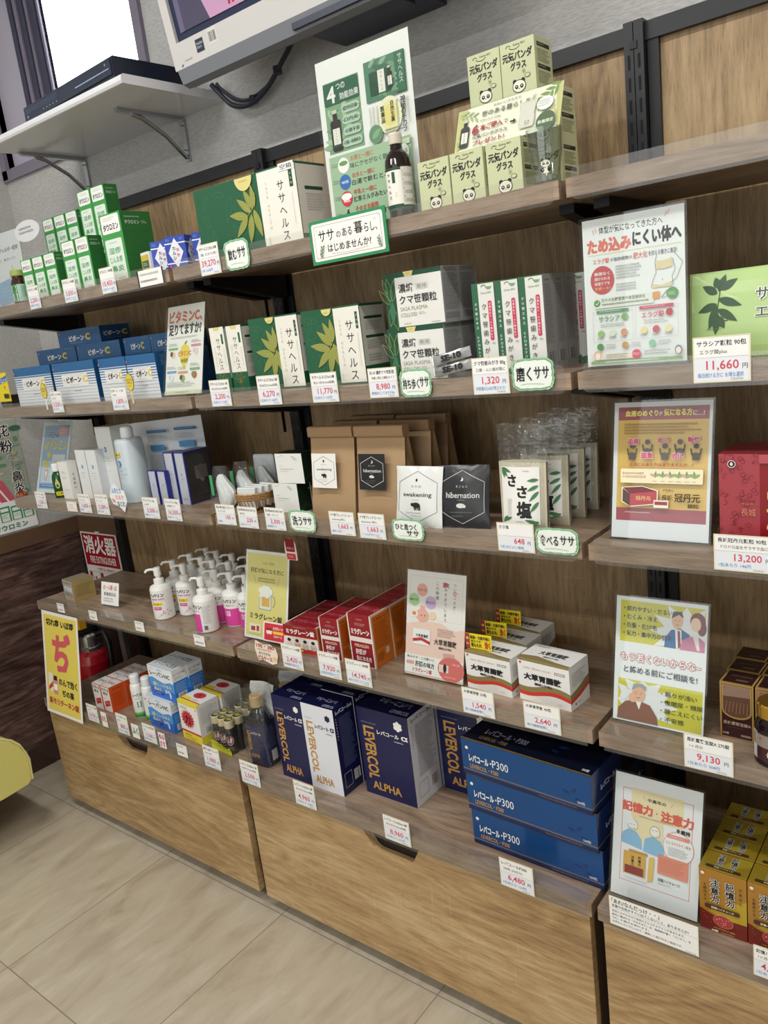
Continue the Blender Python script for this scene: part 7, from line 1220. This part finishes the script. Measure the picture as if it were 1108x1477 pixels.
for row, x0, x1, z0, z1, t, s, p, bl, near in (
    ('A', -.583, -.529, -24, 32, 'タウロミン 120錠', '', '2,200', '皮膚のかゆみに', 'before the front row of small green cartons'), ('A', -.416, -.359, -26, 29, 'タウロミン 440錠', '', '5,830', '約20日分 たっぷり', 'before the medium green pair'), ('A', -.254, -.196, -24, 33, 'タウロミン 1000錠', '', '10,450', '1日あたり 139円', 'before the largest green carton'), ('A', .102, .164, -30, 30, 'ササヘルス127ml 24本', '長期、まとめてのお買い', '39,270', '1本 1,636円', 'below the largest leaf carton'),
    ('B', -.580, -.526, -19, 37, 'ビボーンC 180', '1ヶ月分', '3,520', '1日 117円', 'before the wide striped cartons'), ('B', -.302, -.237, -21, 34, 'ビボーン・C 90', '15日分', '1,870', '1日あたり 124円', 'before a narrow striped carton'), ('B', .067, .131, -24, 32, 'ササヘルス127ml 1本', '約12日分(10ml換算)', '2,200', '1日あたり 173円', 'before the slim leaf cartons'), ('B', .215, .280, -26, 33, 'ササヘルス127ml 3本', '約38日分(10ml換算)', '6,270', '1日あたり 165円', 'before the medium leaf carton'), ('B', .364, .431, -26, 30, 'ササヘルス127ml 6本', '約2ヶ月分(10ml換算)', '11,770', '1日あたり 155円', 'before the large leaf carton'), ('B', .506, .571, -23, 30, 'SE-10 濃縮クマ笹顆粒', '手軽に摂れる顆粒タイプ', '8,980', '携帯用としておすすめ♪', 'before the stacked white leaf cartons'), ('B', .725, .792, -26, 33, 'クマ笹歯みがき 80g', '口臭・ムシ歯対策に', '1,320', '内容量の2.6%が笹エキス!', 'before the toothpaste'), ('B', 1.075, 1.148, -25, 36, 'サラシア顆粒 90包', 'エラグ酸plus', '11,660', '毎日続ける方に お得な選択', 'before the light green package'),
    ('C', -.779, -.721, -21, 28, 'オドレミン 25ml', '汗・ワキガ・体臭に', '1,265', '医薬部外品', 'before the small green bottle'), ('C', -.552, -.494, -22, 30, 'アミノモイスト 120', 'ローション', '1,650', '化粧水', 'before the narrow white cartons'), ('C', -.469, -.410, -23, 32, 'アミノモイスト 300', 'ローション', '3,289', '詰替 お得', 'before the tall white carton'), ('C', -.259, -.196, -21, 32, 'プレミアム 15g', '1g 366円', '5,500', '美容クリーム', 'before the short silver cartons'), ('C', -.169, -.110, -22, 32, 'プレミアム 50g', '大容量タイプ', '16,500', '乳液クリーム', 'before the tall silver cartons'), ('C', .017, .082, -20, 27, '笹の雫 泡立てネット', 'もこもこ泡', '165', '洗顔に', 'before the nets'), ('C', .091, .153, -23, 25, '笹の雫 MOISTURE SOAP 10g', '旅行用', '220', 'お試しサイズ', 'before the wicker basket'), ('C', .177, .237, -22, 27, '笹の雫 MOISTURE SOAP', '洗顔・ボディに', '3,300', '敏感肌にも', 'before the soap cartons'), ('C', .363, .428, -20, 28, 'クマ笹ブレンドコーヒー', 'awakening 5袋入', '1,663', '朝の一杯に', 'below the white-labelled kraft bag'), ('C', .439, .503, -22, 28, 'クマ笹ブレンドコーヒー', 'hibernation 5袋入', '1,663', 'くつろぎタイムに', 'below the black-labelled kraft bag'), ('C', .745, .814, -22, 28, 'ささ塩', '', '648', '1袋 ほどよい塩味', 'before the salt pouches'), ('C', 1.096, 1.175, -21, 32, '長城冠丹元顆粒 90包', 'ドロドロ血をサラサラ血に!', '13,200', '1包あたり 146円', 'before the crimson carton'),
    ('D', .166, .229, -18, 39, 'ミラグレーン 45錠', '', '2,420', '肝機能を助ける', 'below the low maroon carton'), ('D', .277, .340, -18, 40, 'ミラグレーン 190錠', '', '7,920', 'お得な中型タイプ', 'below the medium maroon carton'), ('D', .355, .422, -19, 36, 'ミラグレーン 380錠', '', '14,740', '続ける方に たっぷり', 'below the tall maroon carton'), ('D', .641, .709, -22, 30, '大草胃腸散 22包', '', '1,540', '胃の健康習慣に', 'before the flagged white cartons'), ('D', .769, .839, -23, 29, '大草胃腸散 46包', '', '2,640', '胃の健康習慣に', 'before the larger wave-striped carton'), ('D', 1.046, 1.118, -23, 35, '長城寶腎宝錠A 270錠', '1ヶ月分', '9,130', '1日あたり 304円', 'below the yellow poster with three people'),
    ('E', -.656, -.601, -12, 42, '新モリチーネン錠', '10日分', '6,930', '切れ痔 いぼ痔', 'before the orange cartons'), ('E', -.506, -.452, -15, 46, 'レーバンGローション', '100ml', '885', 'かゆみ・乾燥', 'before the white bottles'), ('E', -.383, -.325, -9, 44, 'レーバンHC乳液', '50g', '1,760', '皮膚の炎症に', 'below the sky blue cartons'), ('E', -.129, -.067, -15, 44, '高麗人参ドリンク', '50ml 10本', '1,980', 'お疲れの時に', 'below the sunburst carton'), ('E', .008, .073, -20, 40, 'レバコールα250ml 1本', '約8日分(30ml換算)', '2,500', '1日あたり 312円', 'before the bagged bottle'), ('E', .188, .252, -23, 38, 'レバコールα250ml 2本', '約16日分(30ml換算)', '4,960', '1日あたり 310円', 'before the white-fronted tall carton'), ('E', .445, .512, -24, 33, 'レバコールα250ml 4本', '約33日分(30ml換算)', '8,960', '1日あたり 271円', 'below the broad navy carton'), ('E', .718, .787, -27, 32, 'レバコールP300', '500粒 (50日分)', '6,480', '1日あたり 129円', 'below the long blue boxes'), ('E', 1.154, 1.212, -12, 42, '記憶ハイチャージ', '1ヶ月分', '4,320', '1日あたり 144円', 'before the right file of gold cartons')):
    card(x0, x1, z0 / 1000, z1 / 1000, YF[row], ZF[row], f'white {p} yen price card {near}', t, s, p, bl)
def leaf_plate(x0, x1, z0, z1, row, t, label):
    z0 /= 1000; z1 /= 1000; b = MB(); w, h = x1 - x0, z1 - z0; p = []
    for i in range(40):
        a = 2 * math.pi * i / 40; c, s = math.cos(a), math.sin(a); q = (abs(c) ** 5 + abs(s) ** 5) ** -.2; r = 1 + .025 * math.sin(i * 2.2)
        p.append((w / 2 + w / 2 * c * q * .97 * r, h / 2 + h / 2 * s * q * .97 * r))
    b.prism(p, 1, 0, .0012, prn('#8fc09a', .4)); A = Art(b, (0, 0, h), (1, 0, 0), (0, 0, -1), w, h); GL = prn('#4f9a68')
    A.poly([(.5 + (q[0] / w - .5) * .93, .5 - (q[1] / h - .5) * .90) for q in p], GL); A.poly([(.5 + (q[0] / w - .5) * .90, .5 - (q[1] / h - .5) * .86) for q in p], prn('#e9efe8'))
    for x, y, a in ((.04, .22, 70), (.07, .12, 20), (.03, .35, 95), (.95, .80, 235), (.90, .92, 195), (.97, .68, 265)):
        A.leaf(min(.96, max(.04, x)), y, h * 190, a, h * 75, prn('#a8cfa9')); A.leafo(min(.96, max(.04, x)), y, h * 190, a, h * 75, .4, prn('#3d7a50'))
    for k, (tt, X0, Y0, X1, Y1) in enumerate(t): A.text(tt, X0, Y0, X1, Y1, K, .022)
    A.line([(.22, .80), (.36, .775), (.6, .785), (.76, .81)], .5, prn('#6a8a70')); A.line([(.10, .30), (.13, .38)], .4, K); A.line([(.14, .27), (.16, .34)], .4, K)
    tag(b.build('leaf_plate', None, (x0, YF[row] - .0012, ZF[row] + z0)), label, 'sign', 'leaf-framed signs')
leaf_plate(.181, .252, -32, 26, 'A', [('飲む', .16, .30, .50, .66), ('ササ', .54, .28, .86, .62)], 'small leaf-framed sign beside the 39,270 yen card on the top shelf')
leaf_plate(.577, .644, -25, 24, 'B', [('持ち歩く', .10, .34, .62, .70), ('ササ', .64, .30, .92, .64)], 'leaf-framed sign below the silver sticks on the second shelf')
leaf_plate(.797, .871, -24, 27, 'B', [('磨く', .12, .26, .48, .70), ('ササ', .54, .28, .88, .64)], 'leaf-framed sign below the toothpaste at the end of the second shelf')
leaf_plate(.250, .326, -21, 26, 'C', [('洗う', .14, .28, .50, .70), ('ササ', .54, .30, .86, .64)], 'leaf-framed sign beside the soap cartons on the third shelf')
leaf_plate(.520, .594, -19, 23, 'C', [('ひと息つく', .13, .22, .78, .50), ('ササ', .46, .52, .84, .76)], 'leaf-framed sign below the white coffee sachet')
leaf_plate(.816, .893, -20, 25, 'C', [('食べる', .12, .28, .54, .68), ('ササ', .58, .28, .90, .62)], 'leaf-framed sign at the end of the third shelf beside the 648 yen card')
def slip(x0, x1, z0, z1, row, art, label, m='#f0efec', name='paper_slip', dy=0, cat='card'):
    z0 /= 1000; z1 /= 1000; w, h = x1 - x0, z1 - z0; b = MB(); b.box((0, 0, 0), (w, .0005, h), prn(m, .4)); A = Art(b, (0, 0, h), (1, 0, 0), (0, 0, -1), w, h); art(A); tag(b.build(name, None, (x0, YF[row] + .0001 - dy, ZF[row] + z0)), label, cat)
for i, (x0, x1) in enumerate(((-.788, -.750), (-.617, -.577), (-.395, -.355), (-.147, -.106))):
    slip(x0, x1, -17, 11, 'D', lambda A: (A.lines(.1, .1, .9, .3, 1, GREY), A.lines(.12, .62, .88, .85, 1, K)), ['tiny white label on the fourth shelf edge below the gold-brown carton', 'tiny white label on the fourth shelf edge below the notice card', 'tiny white label on the fourth shelf edge below the tester pump bottle', 'tiny white label on the fourth shelf edge nearest the beer poster'][i], cat='label')
slip(-.240, -.198, -15, 19, 'E', lambda A: (A.lines(.1, .1, .9, .3, 1, GREY), A.lines(.12, .62, .88, .85, 1, K)), 'tiny white label on the cabinet edge below the sunburst carton', cat='label')
slip(-.585, -.558, -15, 31, 'E', lambda A: A.text('のむ', .08, .25, .92, .65, RED, .03), 'white slip with red lettering beside the 6,930 yen card')
slip(-.437, -.404, -13, 29, 'E', lambda A: A.text('ふく', .1, .22, .9, .72, prn('#2f7a4c'), .04), 'white slip with green lettering beside the 885 yen card')
slip(-.314, -.286, -12, 33, 'E', lambda A: (A.text('ぬる', .1, .1, .9, .42, prn('#c9406a'), .04), A.text('さす', .1, .55, .9, .9, prn('#c9406a'), .04)), 'white slip with pink lettering on two lines beside the 1,760 yen card')
slip(-.113, -.020, -26, 8, 'A', lambda A: (A.rect(0, 0, .05, 1, K), A.rect(.95, 0, 1, 1, K), A.lines(.1, .2, .9, .4, 1, GREY), A.lines(.1, .6, .9, .8, 1, K)), 'long narrow white label on the top shelf edge at the joint of the bays', cat='label')
def arena(A):
    A.rect(.0, .0, 1, 1, prn('#ece9d9', .4)); A.rect(.012, .02, .988, .98, prn('#f0f0ee', .4)); A.text('「あれ?なんだっけ・・」', .03, .05, .58, .22, K, .02); A.text('言葉や名前がすぐに出てこないこと、ありませんか?', .03, .25, .90, .36, K, .01); A.line([(.01, .40), (.99, .40)], .3, GREY)
    for i, t in enumerate(('本品にはタモギタケ由来のエルゴチオネインが含まれます。', '脳内に運ばれる「タモギタケ」は、脳細胞が働く「コリチン」を', '「JIS」の働きを助けます。', 'お手もとカップに入れて、美味しく続けやすい商品です。')): A.text(t, .03, .45 + .125 * i, .03 + .034 * len(t) * .9, .53 + .125 * i, K)
    A.text('Carel·ax', .86, .92, .97, .97, GREY)
slip(.929, 1.074, -19, 36, 'E', arena, 'long white card with several lines of black text under the red-framed poster', dy=.0002)
slip(-.616, -.566, -22, 6, 'C', lambda A: (A.ell(.5, .5, 24, 13, prn('#ecc9cc')), A.ell(.5, .5, 23, 12.4, WHITE), A.lines(.2, .25, .8, .8, 3, prn('#d98a94'))), 'small white card with a pink oval on the third shelf edge', '#e6e2e0')
b = MB(); b.prism([(0, .030), (.012, .052), (.03, .064), (.045, .050), (.068, .046), (.073, .020), (.055, -.010), (.035, .004), (.010, .010)], 1, 0, .0008, prn('#eceff4', .4)); A = Art(b, (0, 0, .064), (1, 0, 0), (0, 0, -1), .074, .074); A.text('ふきとり', .18, .16, .72, .34, LBLUE, .03, .0); A.text('ミルク', .36, .40, .82, .56, prn('#e0806a'), .03); A.text('なじむ', .40, .62, .86, .80, K, .02); A.leaf(.12, .55, 18, -30, 9, prn('#e08a94'))
tag(b.build('cut_out_card', None, (-.395, YF['C'] - .001, ZC - .001)), 'cut-out white card with blue and orange lettering before the big translucent bottle', 'card')
b = MB(); b.prism([(.006, 0), (.02, .004), (.05, -.003), (.066, .002), (.072, .022), (.068, .038), (.05, .046), (.028, .042), (.004, .050), (-.002, .03), (.002, .012)], 1, 0, .0008, prn('#ecdfcf', .4)); A = Art(b, (0, 0, .048), (1, 0, 0), (0, 0, -1), .072, .048); A.text('190・380', .08, .10, .88, .30, prn('#b5404a'), .03); A.lines(.1, .35, .8, .44, 1, prn('#b5404a')); A.text('オリジナル', .14, .50, .66, .66, K, .02); A.text('ピルケース', .10, .70, .72, .92, prn('#b5404a'), .04); A.ell(.85, .75, 7, 6, prn('#e0c48a'))
tag(b.build('cut_out_card', None, (.080, YF['D'] - .001, ZD - .017)), 'cut-out beige card with red lettering below the yellow beer poster', 'card')
def odor(A):
    A.rect(0, 0, 1, 1, prn('#dfe6ea')); A.rect(.06, .05, .94, .95, prn('#9dbbdc')); A.rect(.1, .55, .9, .86, prn('#c9d8e6')); A.otext('汗止め', .18, .14, .60, .23, prn('#3d6fa8'), WHITE, .03, .06, .06); A.otext('オドレミン', .12, .26, .90, .40, prn('#f0dc5a'), prn('#4a4a52'), .05, .05, .06); A.ell(.72, .14, 28, 16, prn('#ecb0b5')); A.lines(.62, .10, .84, .18, 2, WHITE); A.ell(.32, .47, 10, 9, prn('#ecd94a')); A.ell(.24, .60, 12, 11, prn('#ecd94a')); A.rect(.45, .46, .9, .86, prn('#dfe6ee')); A.lines(.5, .55, .8, .6, 1, prn('#c9a58a')); A.poly([(.22, .68), (.36, .68), (.30, .84), (.24, .80)], prn('#e0a5a5')); A.poly([(.24, .70), (.34, .70), (.29, .81)], prn('#eef0f0')); A.rect(.10, .88, .9, .93, prn('#4a84c0')); A.lines(.15, .89, .8, .92, 1, WHITE); A.lines(.2, .09, .4, .12, 1, prn('#e0a5b0'))
pop('card_stand', 'pale blue card stand tilted far back at the left end of the third shelf', -.832, -.258, ZC, 158, 215, 20, odor)
def allergy(A):
    A.rect(0, 0, 1, 1, prn('#d9dbdd')); A.text('皮膚のアレルギー症状', .1, .20, .92, .26, prn('#55585c'), .03); A.text('蕁麻疹、鼻炎にも!', .1, .34, .80, .38, prn('#6a6d70')); A.poly([(.1, .66), (.9, .58), (.92, .92), (.1, .98)], prn('#8fb0cc')); A.poly([(.55, .58), (.66, .44), (.78, .58), (.74, .68), (.56, .68)], prn('#dccdb2')); A.rect(.62, .62, .74, .68, prn('#c2c48a')); A.lines(.2, .72, .85, .9, 4, prn('#b0c4d2'))
pop('card_stand', 'pale grey-blue card stand at the left end of the top shelf, behind the jar', -.795, -.262, ZA, 178, 196, 3, allergy)
b = MB(); b.prism([(.037 * math.cos(i * .21) * 1.7, .026 * math.sin(i * .21)) for i in range(30)], 1, 0, .0006, prn('#d5d7d8', .3)); A = Art(b, (-.06, 0, .025), (1, 0, 0), (0, 0, -1), .12, .05); A.lines(.16, .28, .82, .68, 2, prn('#55585c')); tag(b.build('speech_card', None, (-.628, -.271, ZA + .179), 0), 'translucent oval speech-bubble card standing up above the grey-blue card stand', 'card')
